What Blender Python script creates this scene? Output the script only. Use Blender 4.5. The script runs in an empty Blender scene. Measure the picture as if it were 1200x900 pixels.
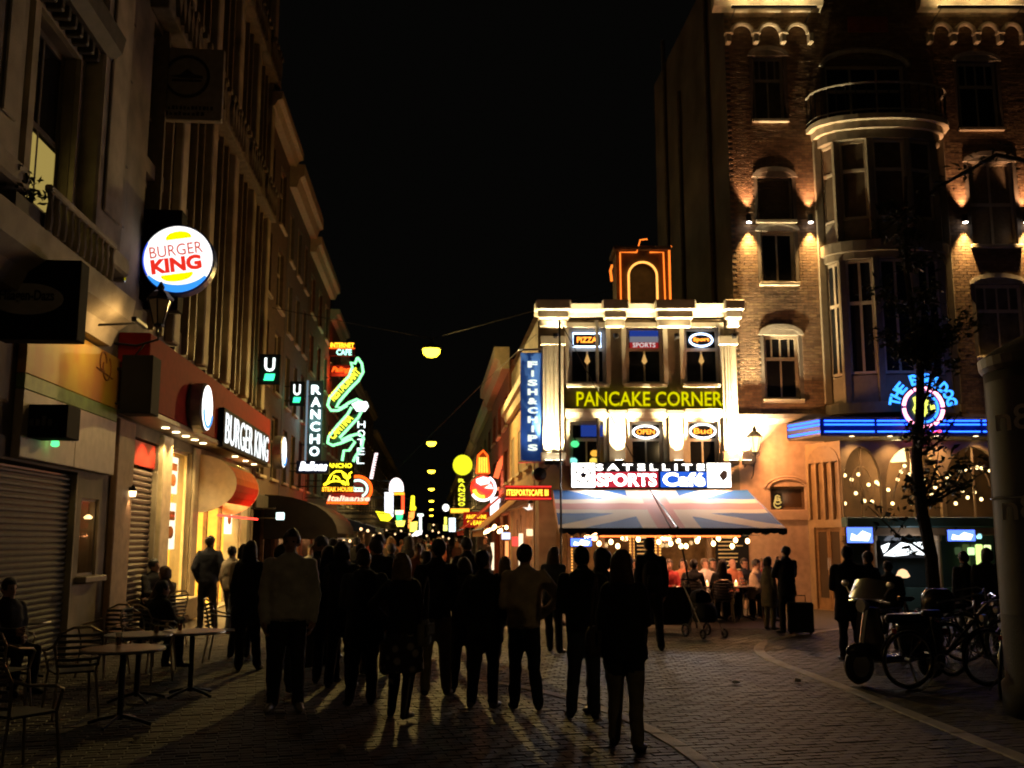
import bpy, math, random
import numpy as np
from mathutils import Vector, noise, Matrix
random.seed(7)
sc = bpy.context.scene
COL = sc.collection
R = math.radians
# ---------------------------------------------------------------- camera
TH, PS, CH, FP = R(8.77), R(4.55), 1.8, 1166.7
cd = bpy.data.cameras.new('camera'); cam = bpy.data.objects.new('camera', cd); COL.objects.link(cam)
cd.lens = 35; cd.sensor_width = 36; cd.clip_start = .1; cd.clip_end = 2000
cam.location = (0, 0, CH); cam.rotation_euler = (R(90) + TH, 0, 0)
sc.camera = cam
cd.dof.use_dof = True; cd.dof.focus_distance = 3.0; cd.dof.aperture_fstop = 6.8
# ---------------------------------------------------------------- night sky
w = bpy.data.worlds.new('World'); sc.world = w; w.use_nodes = True
bg = w.node_tree.nodes['Background']; bg.inputs[0].default_value = (1.0, .93, .78, 1); bg.inputs[1].default_value = .0015
# ---------------------------------------------------------------- exposure and render
vs = sc.view_settings; vs.view_transform = 'Standard'; vs.look = 'None'; vs.exposure = 0; vs.gamma = 1; vs.use_curve_mapping = False
cy = sc.cycles
cy.use_denoising = True
try: cy.denoiser = 'OPENIMAGEDENOISE'
except Exception: pass
cy.sample_clamp_indirect = 2.0; cy.sample_clamp_direct = 0
cy.max_bounces = 5; cy.diffuse_bounces = 3; cy.glossy_bounces = 3; cy.transparent_max_bounces = 12; cy.caustics_reflective = False; cy.caustics_refractive = False
cy.use_light_tree = True
WARM = (1, .62, .28); SODIUM = (1, .66, .2)

# ---------------------------------------------------------------- picture position -> place in the scene
def ray(px, py):
    a = (px - 600) / FP; b = (450 - py) / FP
    return a, math.cos(TH) - b * math.sin(TH), math.sin(TH) + b * math.cos(TH)
def front(px, py, Y):                  # on a wall facing the square, Y metres away -> x, z
    d = ray(px, py); t = Y / d[1]
    return t * d[0], CH + t * d[2]
def onground(px, py):
    d = ray(px, py); t = -CH / d[2]
    return t * d[0], t * d[1]
cP, sP = math.cos(PS), math.sin(PS)
def side(px, py, u):                   # on a wall along the street -> s (along), z
    d = ray(px, py); t = u / (d[0] * cP + d[1] * sP)
    return t * (-d[0] * sP + d[1] * cP), CH + t * d[2]
def across(px, py, s):                 # on a plane across the street -> u, z
    d = ray(px, py); t = s / (-d[0] * sP + d[1] * cP)
    return t * (d[0] * cP + d[1] * sP), CH + t * d[2]
def S(u, s, z=0): return (u * cP - s * sP, u * sP + s * cP, z)

# ---------------------------------------------------------------- materials
MC = {}
def M(name, col=(.5, .5, .5), rough=.7, metal=0, var=.25, scale=6, bump=0, bscale=40, spec=None):
    if name in MC: return MC[name]
    m = bpy.data.materials.new(name); MC[name] = m; m.use_nodes = True
    nt = m.node_tree; b = nt.nodes['Principled BSDF']
    b.inputs['Roughness'].default_value = rough; b.inputs['Metallic'].default_value = metal
    if spec is not None: b.inputs['Specular IOR Level'].default_value = spec
    b.inputs['Base Color'].default_value = (*col, 1)
    tc = nt.nodes.new('ShaderNodeTexCoord')
    if var:
        n = nt.nodes.new('ShaderNodeTexNoise'); n.inputs['Scale'].default_value = scale; n.inputs['Detail'].default_value = 5
        cr = nt.nodes.new('ShaderNodeValToRGB'); nt.links.new(tc.outputs['Object'], n.inputs['Vector']); nt.links.new(n.outputs['Fac'], cr.inputs[0])
        cr.color_ramp.elements[0].position = .3; cr.color_ramp.elements[1].position = .7
        cr.color_ramp.elements[0].color = (*[c * (1 - var) for c in col], 1); cr.color_ramp.elements[1].color = (*[min(1, c * (1 + var * .5)) for c in col], 1)
        nt.links.new(cr.outputs[0], b.inputs['Base Color'])
    if bump:
        n2 = nt.nodes.new('ShaderNodeTexNoise'); n2.inputs['Scale'].default_value = bscale; n2.inputs['Detail'].default_value = 4
        bp = nt.nodes.new('ShaderNodeBump'); bp.inputs['Strength'].default_value = bump; bp.inputs['Distance'].default_value = .02
        nt.links.new(tc.outputs['Object'], n2.inputs['Vector']); nt.links.new(n2.outputs['Fac'], bp.inputs['Height']); nt.links.new(bp.outputs[0], b.inputs['Normal'])
    return m
def E(name, col, st):
    if name in MC: return MC[name]
    m = bpy.data.materials.new(name); MC[name] = m; m.use_nodes = True; nt = m.node_tree
    nt.nodes.remove(nt.nodes['Principled BSDF']); e = nt.nodes.new('ShaderNodeEmission')
    e.inputs[0].default_value = (*col, 1); e.inputs[1].default_value = st
    nt.links.new(e.outputs[0], nt.nodes['Material Output'].inputs[0]); return m
def canvas(name, col, tr=.35):
    m = M(name, col, .85); nt = m.node_tree; b = nt.nodes['Principled BSDF']; t = nt.nodes.new('ShaderNodeBsdfTranslucent'); mx = nt.nodes.new('ShaderNodeMixShader'); mx.inputs[0].default_value = tr; t.inputs[0].default_value = (*col, 1)
    nt.links.new(b.outputs[0], mx.inputs[1]); nt.links.new(t.outputs[0], mx.inputs[2]); nt.links.new(mx.outputs[0], nt.nodes['Material Output'].inputs[0]); return m
def glass(name, tint=(1, 1, 1), refl=.12):
    if name in MC: return MC[name]
    m = bpy.data.materials.new(name); MC[name] = m; m.use_nodes = True; nt = m.node_tree
    nt.nodes.remove(nt.nodes['Principled BSDF'])
    t = nt.nodes.new('ShaderNodeBsdfTransparent'); t.inputs[0].default_value = (*tint, 1)
    g = nt.nodes.new('ShaderNodeBsdfGlossy'); g.inputs['Roughness'].default_value = .04
    mx = nt.nodes.new('ShaderNodeMixShader'); mx.inputs[0].default_value = refl
    nt.links.new(t.outputs[0], mx.inputs[1]); nt.links.new(g.outputs[0], mx.inputs[2]); nt.links.new(mx.outputs[0], nt.nodes['Material Output'].inputs[0])
    return m

# ---------------------------------------------------------------- mesh building
class G:
    def __init__(s): s.v = []; s.f = []; s.m = []
    def add(s, vs, fs, mi=0):
        o = len(s.v); s.v.extend([tuple(q) for q in vs]); s.f.extend([tuple(i + o for i in f) for f in fs]); s.m.extend([mi] * len(fs)); return s
    def box(s, x0, x1, y0, y1, z0, z1, mi=0):
        return s.add([(x0, y0, z0), (x1, y0, z0), (x1, y1, z0), (x0, y1, z0), (x0, y0, z1), (x1, y0, z1), (x1, y1, z1), (x0, y1, z1)],
                     [(3, 2, 1, 0), (4, 5, 6, 7), (0, 1, 5, 4), (1, 2, 6, 5), (2, 3, 7, 6), (3, 0, 4, 7)], mi)
    def bbox(s, x0, x1, y0, y1, z0, z1, b=.01, mi=0):      # box with its edges chamfered
        xs, ys, zs = (x0, x1), (y0, y1), (z0, z1); V = []; idx = {}
        for i in (0, 1):
            for j in (0, 1):
                for k in (0, 1):
                    sx, sy, sz = (b if i == 0 else -b), (b if j == 0 else -b), (b if k == 0 else -b)
                    for ax, q in enumerate(((xs[i], ys[j] + sy, zs[k] + sz), (xs[i] + sx, ys[j], zs[k] + sz), (xs[i] + sx, ys[j] + sy, zs[k]))):
                        idx[i, j, k, ax] = len(V); V.append(q)
        Fc = []
        for i in (0, 1):
            q = [idx[i, 0, 0, 0], idx[i, 1, 0, 0], idx[i, 1, 1, 0], idx[i, 0, 1, 0]]; Fc.append(q if i else q[::-1])
            q = [idx[0, i, 0, 1], idx[0, i, 1, 1], idx[1, i, 1, 1], idx[1, i, 0, 1]]; Fc.append(q if i else q[::-1])
            q = [idx[0, 0, i, 2], idx[1, 0, i, 2], idx[1, 1, i, 2], idx[0, 1, i, 2]]; Fc.append(q if i else q[::-1])
        for a in (0, 1):
            for c in (0, 1):
                Fc.append([idx[a, c, 0, 0], idx[a, c, 1, 0], idx[a, c, 1, 1], idx[a, c, 0, 1]])
                Fc.append([idx[a, 0, c, 0], idx[a, 1, c, 0], idx[a, 1, c, 2], idx[a, 0, c, 2]])
                Fc.append([idx[0, a, c, 1], idx[1, a, c, 1], idx[1, a, c, 2], idx[0, a, c, 2]])
                for k in (0, 1): Fc.append([idx[a, c, k, 0], idx[a, c, k, 1], idx[a, c, k, 2]])
        return s.add(V, Fc, mi)
    def prism(s, pts, y0, y1, mi=0):                        # outline in x,z drawn back along y
        n = len(pts)
        return s.add([(p[0], y0, p[1]) for p in pts] + [(p[0], y1, p[1]) for p in pts],
                     [tuple(range(n)), tuple(range(2 * n - 1, n - 1, -1))] + [(i, i + n, (i + 1) % n + n, (i + 1) % n) for i in range(n)], mi)
    def xprism(s, pts, x0, x1, mi=0):                       # outline in y,z drawn along x
        n = len(pts)
        return s.add([(x0, p[0], p[1]) for p in pts] + [(x1, p[0], p[1]) for p in pts],
                     [tuple(range(n)), tuple(range(2 * n - 1, n - 1, -1))] + [(i, i + n, (i + 1) % n + n, (i + 1) % n) for i in range(n)], mi)
    def zprism(s, pts, z0, z1, mi=0):
        n = len(pts)
        return s.add([(p[0], p[1], z0) for p in pts] + [(p[0], p[1], z1) for p in pts],
                     [tuple(range(n - 1, -1, -1)), tuple(range(n, 2 * n))] + [(i, (i + 1) % n, (i + 1) % n + n, i + n) for i in range(n)], mi)
    def tube(s, pts, r, n=6, closed=False, mi=0):
        P = [Vector(p) for p in pts]; k = len(P); rs = r if isinstance(r, (list, tuple)) else [r] * k
        o = len(s.v); up = None
        for i, p in enumerate(P):
            a = P[i - 1] if (i or closed) else p; c = P[(i + 1) % k] if (i < k - 1 or closed) else p
            d = (c - a); d = d.normalized() if d.length > 1e-9 else Vector((0, 0, 1))
            if up is None: up = Vector((0, 0, 1)) if abs(d.z) < .9 else Vector((1, 0, 0))
            x = d.cross(up)
            if x.length < 1e-6: x = d.orthogonal()
            x.normalize(); y = x.cross(d).normalized(); up = y
            for j in range(n):
                t = 2 * math.pi * j / n; s.v.append(tuple(p + (x * math.cos(t) + y * math.sin(t)) * rs[i]))
        for i in range(k if closed else k - 1):
            i2 = (i + 1) % k
            for j in range(n):
                j2 = (j + 1) % n; s.f.append((o + i * n + j, o + i * n + j2, o + i2 * n + j2, o + i2 * n + j)); s.m.append(mi)
        if not closed:
            s.f.append(tuple(o + j for j in range(n))[::-1]); s.f.append(tuple(o + (k - 1) * n + j for j in range(n))); s.m += [mi, mi]
        return s
    def lathe(s, prof, n=16, c=(0, 0, 0), mi=0, arc=1.0, axis='z'):
        o = len(s.v); k = len(prof)
        for r, z in prof:
            for j in range(n):
                t = 2 * math.pi * j / n
                q = (r * math.cos(t), r * math.sin(t), z)
                if axis == 'y': q = (q[0], z, q[1])
                if axis == 'x': q = (z, q[0], q[1])
                s.v.append((c[0] + q[0], c[1] + q[1], c[2] + q[2]))
        for i in range(k - 1):
            for j in range(n):
                j2 = (j + 1) % n; s.f.append((o + i * n + j, o + i * n + j2, o + (i + 1) * n + j2, o + (i + 1) * n + j)); s.m.append(mi)
        s.f.append(tuple(o + j for j in range(n))[::-1]); s.f.append(tuple(o + (k - 1) * n + j for j in range(n))); s.m += [mi, mi]
        return s
    def sph(s, c, rx, ry=None, rz=None, nu=10, nv=7, mi=0, keep=None):
        ry = ry or rx; rz = rz or rx; o = len(s.v); vs = [(c[0], c[1], c[2] - rz)]
        for i in range(1, nv):
            a = -math.pi / 2 + math.pi * i / nv
            for j in range(nu):
                t = 2 * math.pi * j / nu; vs.append((c[0] + rx * math.cos(a) * math.cos(t), c[1] + ry * math.cos(a) * math.sin(t), c[2] + rz * math.sin(a)))
        vs.append((c[0], c[1], c[2] + rz)); fs = []
        for j in range(nu):
            j2 = (j + 1) % nu; fs.append((0, 1 + j2, 1 + j))
            for i in range(nv - 2): fs.append((1 + i * nu + j, 1 + i * nu + j2, 1 + (i + 1) * nu + j2, 1 + (i + 1) * nu + j))
            fs.append((len(vs) - 1, 1 + (nv - 2) * nu + j, 1 + (nv - 2) * nu + j2))
        if keep: fs = [f for f in fs if keep(sum((Vector(vs[i]) for i in f), Vector()) / len(f))]
        return s.add(vs, fs, mi)
    def holes(s, x0, x1, z0, z1, hs, y0, y1, mi=0):         # wall front with openings and their reveals
        xs = sorted({x0, x1, *[h[0] for h in hs], *[h[1] for h in hs]}); zs = sorted({z0, z1, *[h[2] for h in hs], *[h[3] for h in hs]})
        xs = [x for x in xs if x0 <= x <= x1]; zs = [z for z in zs if z0 <= z <= z1]
        inh = lambda x, z: any(h[0] < x < h[1] and h[2] < z < h[3] for h in hs)
        for i in range(len(xs) - 1):
            for j in range(len(zs) - 1):
                a, b, c, d = xs[i], xs[i + 1], zs[j], zs[j + 1]
                if not inh((a + b) / 2, (c + d) / 2): s.add([(a, y0, c), (b, y0, c), (b, y0, d), (a, y0, d)], [(0, 1, 2, 3)], mi)
        for a, b, c, d in hs:
            s.add([(a, y0, c), (b, y0, c), (b, y0, d), (a, y0, d), (a, y1, c), (b, y1, c), (b, y1, d), (a, y1, d)], [(1, 0, 4, 5), (2, 1, 5, 6), (3, 2, 6, 7), (0, 3, 7, 4)], mi)
        return s
    def mesh(s, name, mats, smooth=False):
        me = bpy.data.meshes.new(name); me.from_pydata(s.v, [], s.f)
        for m in (mats if isinstance(mats, (list, tuple)) else [mats]): me.materials.append(m)
        me.polygons.foreach_set('material_index', s.m)
        if smooth: me.polygons.foreach_set('use_smooth', [True] * len(s.f))
        me.update(); return me
    def build(s, name, mats, parent=None, smooth=False, loc=(0, 0, 0), rz=0, **kw):
        return put(s.mesh(name, mats, smooth), name, parent, loc, rz, **kw)
def put(me, name, parent=None, loc=(0, 0, 0), rz=0, **kw):
    o = bpy.data.objects.new(name, me); COL.objects.link(o); o.parent = parent; o.location = loc; o.rotation_euler = (0, 0, rz)
    for k, v in kw.items(): o[k] = v
    return o
def thing(name, label, cat, loc=(0, 0, 0), rz=0, group=None):
    o = bpy.data.objects.new(name, None); COL.objects.link(o); o.empty_display_size = .1
    o.location = loc; o.rotation_euler = (0, 0, rz); o['label'] = label; o['category'] = cat
    if group: o['group'] = group
    return o
def dup(root, loc, rz, label=None, group=None, scale=None):
    r = root.copy(); COL.objects.link(r); r.location = loc; r.rotation_euler = (0, 0, rz)
    if scale: r.scale = scale
    if label: r['label'] = label
    if group: r['group'] = group
    for ch in list(root.children):
        c = ch.copy(); COL.objects.link(c); c.parent = r
        for g in ch.children:
            d = g.copy(); COL.objects.link(d); d.parent = c
    return r
def light(kind, loc, energy, col=WARM, parent=None, aim=None, spot=60, blend=.6, size=.08, name='lamp_light'):
    l = bpy.data.lights.new(name, kind); l.energy = energy; l.color = col
    if kind == 'SPOT': l.spot_size = R(spot); l.spot_blend = blend
    if kind == 'AREA': l.size = size
    else: l.shadow_soft_size = size
    o = bpy.data.objects.new(name, l); COL.objects.link(o); o.location = loc; o.parent = parent
    if aim: o.rotation_euler = Vector(aim).to_track_quat('-Z', 'Y').to_euler()
    return o
DG = None
def textmesh(txt, w, h, mat, ext=.02, bold=0.0, shear=0, name='letters', spacing=1, bevel=0, res=3):
    c = bpy.data.curves.new(name, 'FONT'); c.body = txt; c.extrude = .02; c.offset = bold; c.shear = shear; c.space_character = spacing; c.resolution_u = res; c.bevel_depth = bevel
    o = bpy.data.objects.new(name, c); COL.objects.link(o)
    dg = bpy.context.evaluated_depsgraph_get(); me = bpy.data.meshes.new_from_object(o.evaluated_get(dg))
    bpy.data.objects.remove(o)
    n = len(me.vertices); co = np.empty(n * 3); me.vertices.foreach_get('co', co); co = co.reshape(-1, 3)
    lo, hi = co.min(0), co.max(0); co = (co - lo) / np.maximum(hi - lo, 1e-6)
    out = np.stack([(co[:, 0] - .5) * w, -co[:, 2] * ext, co[:, 1] * h], 1)
    me.vertices.foreach_set('co', out.ravel()); me.materials.clear(); me.materials.append(mat); me.name = name; me.update()
    return me
def text(parent, txt, x, y, z, w, h, mat, name='letters', **kw):   # x centre, z bottom, front towards -y
    return put(textmesh(txt, w, h, mat, name=name, **kw), name, parent, (x, y, z))
def arc(cx, cz, r, a0, a1, n=16, y=0, rz=None):
    return [(cx + r * math.cos(R(a0 + (a1 - a0) * i / n)), y, cz + (rz or r) * math.sin(R(a0 + (a1 - a0) * i / n))) for i in range(n + 1)]

# window = frame part with pane, sill as sub-parts; y = outer face of frame
def window(parent, x0, x1, z0, z1, y, fm, pm, cols=(), rows=(), fw=.07, sill=True, sillm=None, d=.06, bar=.045, blind=None, partial=()):
    g = G(); g.box(x0, x0 + fw, y, y + d, z0, z1); g.box(x1 - fw, x1, y, y + d, z0, z1); g.box(x0 + fw, x1 - fw, y, y + d, z0, z0 + fw); g.box(x0 + fw, x1 - fw, y, y + d, z1 - fw, z1)
    for r_ in rows: g.box(x0 + fw, x1 - fw, y + .004, y + d - .004, z0 + (z1 - z0) * r_ - bar, z0 + (z1 - z0) * r_ + bar)
    for c in cols: g.box(x0 + (x1 - x0) * c - bar * .7, x0 + (x1 - x0) * c + bar * .7, y + .008, y + d - .008, z0 + fw, z1 - fw)
    for c, a, b in partial: g.box(x0 + (x1 - x0) * c - bar * .5, x0 + (x1 - x0) * c + bar * .5, y + .012, y + d - .012, z0 + (z1 - z0) * a, z0 + (z1 - z0) * b)
    wo = g.build('window', fm, parent)
    G().box(x0 + fw * .5, x1 - fw * .5, y + d * .45, y + d * .55, z0 + fw * .5, z1 - fw * .5).build('pane', pm, wo)
    if blind: G().box(x0 + fw, x1 - fw, y + d + .06, y + d + .08, z0 + fw, z1 - fw).build('blind', blind, wo)
    if sill: G().bbox(x0 - .08, x1 + .08, y - .22, y + d, z0 - .1, z0 - .003, .012).build('sill', sillm or fm, wo)
    return wo

# ---------------------------------------------------------------- shared materials
white_paint = M('white_paint', (.6, .56, .46), .5, var=.12)
cream = M('cream_plaster', (.5, .46, .36), .8, var=.25, bump=.2)
dark_glass = M('dark_window_glass', (.012, .013, .015), .06, var=0)
clear = glass('clear_glass', (.97, .97, .95), .07)
black_metal = M('black_metal', (.012, .012, .013), .4, .3, var=.2)
black_board = M('black_board', (.01, .01, .012), .85, var=.2, spec=.15)
steel = M('steel', (.5, .5, .5), .3, 1, var=.1)
stone = M('grey_stone', (.34, .31, .26), .8, var=.3, bump=.3)
darkstone = M('dark_stone', (.13, .115, .095), .8, var=.3, bump=.3)
wood = M('brown_wood', (.16, .09, .045), .5, var=.4, scale=9)
# ================================================================ ground
def paving_mat(name, col, joint):
    m = bpy.data.materials.new(name); m.use_nodes = True; nt = m.node_tree; b = nt.nodes['Principled BSDF']
    tc = nt.nodes.new('ShaderNodeTexCoord'); mp = nt.nodes.new('ShaderNodeMapping'); mp.inputs['Rotation'].default_value[2] = R(14)
    br = nt.nodes.new('ShaderNodeTexBrick'); br.inputs['Scale'].default_value = 1; br.inputs['Brick Width'].default_value = .21; br.inputs['Row Height'].default_value = .105; br.inputs['Mortar Size'].default_value = .006
    br.inputs['Color1'].default_value = (*col, 1); br.inputs['Color2'].default_value = (*[c * .6 for c in col], 1); br.inputs['Mortar'].default_value = (*joint, 1)
    nt.links.new(tc.outputs['Object'], mp.inputs[0]); nt.links.new(mp.outputs[0], br.inputs['Vector']); nt.links.new(br.outputs['Color'], b.inputs['Base Color'])
    bp = nt.nodes.new('ShaderNodeBump'); bp.inputs['Strength'].default_value = .5; bp.inputs['Distance'].default_value = .01; bp.invert = True
    nt.links.new(br.outputs['Fac'], bp.inputs['Height']); nt.links.new(bp.outputs[0], b.inputs['Normal']); b.inputs['Roughness'].default_value = .5
    return m
g = G(); g.add([(-150, -40, -.009), (150, -40, -.009), (150, 400, -.009), (-150, 400, -.009)], [(0, 1, 2, 3)])
ground = g.build('ground', paving_mat('far_paving', (.085, .07, .055), (.03, .026, .022)), kind='structure')
pav = [M('paving_clay', (.055, .042, .03), .66, var=.35, scale=9, bump=.25, bscale=60), M('paving_grey', (.06, .05, .038), .64, var=.35, scale=9, bump=.25, bscale=60), M('paving_brown', (.044, .034, .025), .68, var=.35, scale=9, bump=.25, bscale=60)]
ca, sa = math.cos(R(14)), math.sin(R(14)); bl, bw = .21, .105
cells = []
for i in range(-95, 96):
    for j in range(55, 225):
        a = (i + (.5 if j % 2 else 0)) * bl; c = j * bw; x, y = a * ca - c * sa, a * sa + c * ca
        if 7.4 < y < 20.5 and abs(x) < .56 * y + .8: cells.append((x, y, a, c))
cells.sort(key=lambda q: math.hypot(q[0] - 2.2, (q[1] - 8.6) * .9))
paving = bpy.data.objects.new('paving', None); COL.objects.link(paving); paving['kind'] = 'structure'
base = []
for k in range(6):
    g = G(); hx, hy, b = bl / 2 - .003, bw / 2 - .003, .006; rr = random.Random(k); t = [rr.uniform(-.0022, .0022) for _ in range(4)]
    g.add([(-hx, -hy, -.03), (hx, -hy, -.03), (hx, hy, -.03), (-hx, hy, -.03), (-hx, -hy, -.008), (hx, -hy, -.008), (hx, hy, -.008), (-hx, hy, -.008),
           (-hx + b, -hy + b, t[0]), (hx - b, -hy + b, t[1]), (hx - b, hy - b, t[2]), (-hx + b, hy - b, t[3])],
          [(0, 1, 5, 4), (1, 2, 6, 5), (2, 3, 7, 6), (3, 0, 4, 7), (4, 5, 9, 8), (5, 6, 10, 9), (6, 7, 11, 10), (7, 4, 8, 11), (8, 9, 10, 11)])
    base.append((g, g.mesh('paving_brick', pav[k % 3])))
for n, (x, y, a, c) in enumerate(cells[:300]):
    put(random.choice(base)[1], 'paving_brick', paving, (x, y, random.uniform(-.003, .003)), R(14) + random.uniform(-.012, .012))
rest = G(); 
for x, y, a, c in cells[300:]:
    b = random.choice(base)[0]; dz = random.uniform(-.003, .003); q = R(14) + random.uniform(-.012, .012); cq, sq = math.cos(q), math.sin(q)
    rest.add([(x + v[0] * cq - v[1] * sq, y + v[0] * sq + v[1] * cq, v[2] + dz) for v in b.v[4:]], [tuple(i - 4 for i in f) for f in b.f[4:]], random.choice((0, 0, 1, 2)))
rest.build('paving_bricks', pav, paving, kind='stuff')
# two pale kerb bands: rows of kerb stones
kerbm = M('kerb_granite', (.4, .34, .25), .7, var=.3, scale=5, bump=.3)
def kerb(pix, wid=.15):
    kb = bpy.data.objects.new('kerb', None); COL.objects.link(kb); kb['kind'] = 'structure'
    P = [Vector((*onground(*p), 0)) for p in pix]; path = []
    for i in range(len(P) - 1):
        p0, p1, p2, p3 = P[max(i - 1, 0)], P[i], P[i + 1], P[min(i + 2, len(P) - 1)]
        for k in range(12):
            t = k / 12; path.append(.5 * ((2 * p1) + (p2 - p0) * t + (2 * p0 - 5 * p1 + 4 * p2 - p3) * t * t + (3 * p1 - p0 - 3 * p2 + p3) * t ** 3))
    path.append(P[-1]); acc = 0; run = [path[0]]
    for a, b in zip(path, path[1:]):
        acc += (b - a).length; run.append(b)
        if acc > .55:
            q0, q1 = run[0], run[-1]; d = (q1 - q0).normalized(); nn = Vector((-d.y, d.x, 0)); q0 = q0 + d * .006; q1 = q1 - d * .006
            h = .008 + random.uniform(0, .003); g = G(); o = [q0 + nn * wid / 2, q0 - nn * wid / 2, q1 - nn * wid / 2, q1 + nn * wid / 2]; m_ = sum(o, Vector()) / 4
            o2 = [v + (m_ - v) * .06 for v in o]
            g.add([(v.x, v.y, -.05) for v in o] + [(v.x, v.y, h - .006) for v in o] + [(v.x, v.y, h) for v in o2],
                  [(0, 1, 5, 4), (1, 2, 6, 5), (2, 3, 7, 6), (3, 0, 4, 7), (4, 5, 9, 8), (5, 6, 10, 9), (6, 7, 11, 10), (7, 4, 8, 11), (8, 9, 10, 11)])
            g.build('kerb_stone', kerbm, kb); acc = 0; run = [b]
kerb([(555, 797), (600, 803), (650, 814), (700, 829), (745, 847), (790, 871), (830, 899), (850, 920)])
kerb([(1010, 734), (950, 742), (905, 750), (889, 760), (903, 773), (950, 791), (1020, 818), (1100, 850), (1200, 890), (1260, 915)], .17)

# ================================================================ right side: the pale corner building with the striped awning
PY = 26.0
X = lambda px, py=520, Y=PY: front(px, py, Y)[0]
Z = lambda py, px=750, Y=PY: front(px, py, Y)[1]
xl, xr = X(631), X(865)
pc = thing('corner_building', 'low floodlit cream corner building with a flag awning and lit gable on its roof', 'building', (0, PY, 0))
pwall = M('corner_plaster', (.22, .17, .11), .8, var=.5, scale=1.6, bump=.45)
ptrim = M('corner_trim', (.62, .55, .42), .6, var=.15)
wr = lambda a, b, c, d: (X(a, (c + d) / 2), X(b, (c + d) / 2), Z(d), Z(c))
upw = [wr(667, 710, 384, 450), wr(734, 777, 384, 450), wr(802, 843, 384, 450)]
low = [wr(668, 707, 494, 546), wr(738, 777, 494, 546), wr(806, 842, 494, 546)]
ztop = Z(374); zs0 = Z(574)
shop = (xl + .45, xr - .35, .02, 2.85)
g = G(); g.holes(xl, xr, 0, ztop, upw + low + [shop], 0, .28)
g.build('wall', pwall, pc)
sidev = Vector((-sP, cP)); dpt = 9.0
bx, by = xl + sidev.x * dpt, sidev.y * dpt
g = G(); g.add([(xl, 0, 0), (xl, 0, ztop), (bx, by, ztop), (bx, by, 0)], [(0, 1, 2, 3)]); g.add([(xl, 0, ztop + .3), (xr, 0, ztop + .3), (xr, 9, ztop + .3), (bx, by, ztop + .3)], [(0, 1, 2, 3)])
g.add([(xl, .3, 3.0), (xr, .3, 3.0), (xr, 6, 3.0), (xl, 6, 3.0)], [(0, 1, 2, 3)])
g.add([(xl, .34, 3.0), (xr, .34, 3.0), (xr, .34, ztop), (xl, .34, ztop)], [(0, 1, 2, 3)], 1)
g.build('side_wall', [pwall, M('dim_room', (.03, .022, .018), .9, var=0)], pc)
# cornice, frieze blocks
g = G(); zc = Z(372)
prof = [(0, zc), (-.12, zc), (-.16, zc + .1), (-.3, zc + .16), (-.34, zc + .3), (0, zc + .3)]
g.xprism(prof, xl - .1, xr + .02)
g.build('cornice', ptrim, pc)
for a, b in ((628, 668), (704, 735), (765, 812), (845, 868)):
    x0, x1 = X(a, 365), X(b, 365); g = G()
    g.bbox(x0, x1, -.5, -.02, zc + .1, zc + .38, .03); g.bbox(x0 + .06, x1 - .06, -.4, -.02, zc - .1, zc + .09, .02); g.bbox(x0 + .1, x1 - .1, -.26, -.02, zc - .3, zc - .11, .02)
    g.build('cornice_block', ptrim, pc)
# pilasters
pil = []
for a, b in ((636, 661), (847, 865)):
    x0, x1 = X(a), X(b); g = G(); g.bbox(x0, x1, -.16, -.002, 3.9, Z(395), .015); g.bbox(x0 - .05, x1 + .05, -.22, -.002, Z(395) - .25, Z(395), .02); g.bbox(x0 - .05, x1 + .05, -.2, -.002, 3.75, 4.0, .02)
    for k in range(3): g.bbox(x0 + .08 + k * (x1 - x0 - .2) / 3, x0 + .1 + (k + .6) * (x1 - x0 - .2) / 3, -.2, -.155, 4.1, Z(400), .015)
    g.build('pilaster', ptrim, pc)
for a, b in ((713, 733), (783, 800)):
    x0, x1 = X(a), X(b); g = G(); g.bbox(x0, x1, -.14, -.002, 3.75, Z(482), .015); g.bbox(x0 - .05, x1 + .05, -.2, -.002, Z(487), Z(481), .02)
    g.build('pilaster', ptrim, pc)
for z in (480,):
    G().xprism([(0, Z(490)), (-.1, Z(490)), (-.16, Z(484)), (-.16, Z(480)), (0, Z(480))], X(663), X(846)).build('string_course', ptrim, pc)
for h in upw:
    wo = window(pc, *h, .1, ptrim, dark_glass, cols=(), rows=(.62,), partial=((.5, .03, .6),), fw=.08)
    x0, x1, z0, z1 = h; G().prism([(x0 - .12, z0 - .02), (x0 - .005, z0 - .02), (x0 - .005, z1 + .005), (x1 + .005, z1 + .005), (x1 + .005, z0 - .02), (x1 + .12, z0 - .02), (x1 + .12, z1 + .13), (x0 - .12, z1 + .13)], -.06, -.002).build('surround', ptrim, wo)
for h in low:
    wo = window(pc, *h, .1, ptrim, dark_glass, rows=(.6,), partial=((.5, .03, .58),), fw=.08, sill=False)
    x0, x1, z0, z1 = h; G().prism([(x0 - .12, z0), (x0 - .005, z0), (x0 - .005, z1 + .005), (x1 + .005, z1 + .005), (x1 + .005, z0), (x1 + .12, z0), (x1 + .12, z1 + .12), (x0 - .12, z1 + .12)], -.06, -.002).build('surround', ptrim, wo)
# window lamps behind the upper panes (small candle-shaped lamps)
for i, h in enumerate(upw):
    g = G(); cx = (h[0] + h[1]) / 2; z = h[2] + .55; g.lathe([(.02, z), (.075, z + .07), (.05, z + .15), (.012, z + .27)], 8, (cx, .08, 0)); g.tube([(cx, .08, z + .3), (cx, .08, z + .34)], .008, 5)
    g.build('window_lamp', E('candle_glow', (1, .55, .16), .7), pc)
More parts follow.
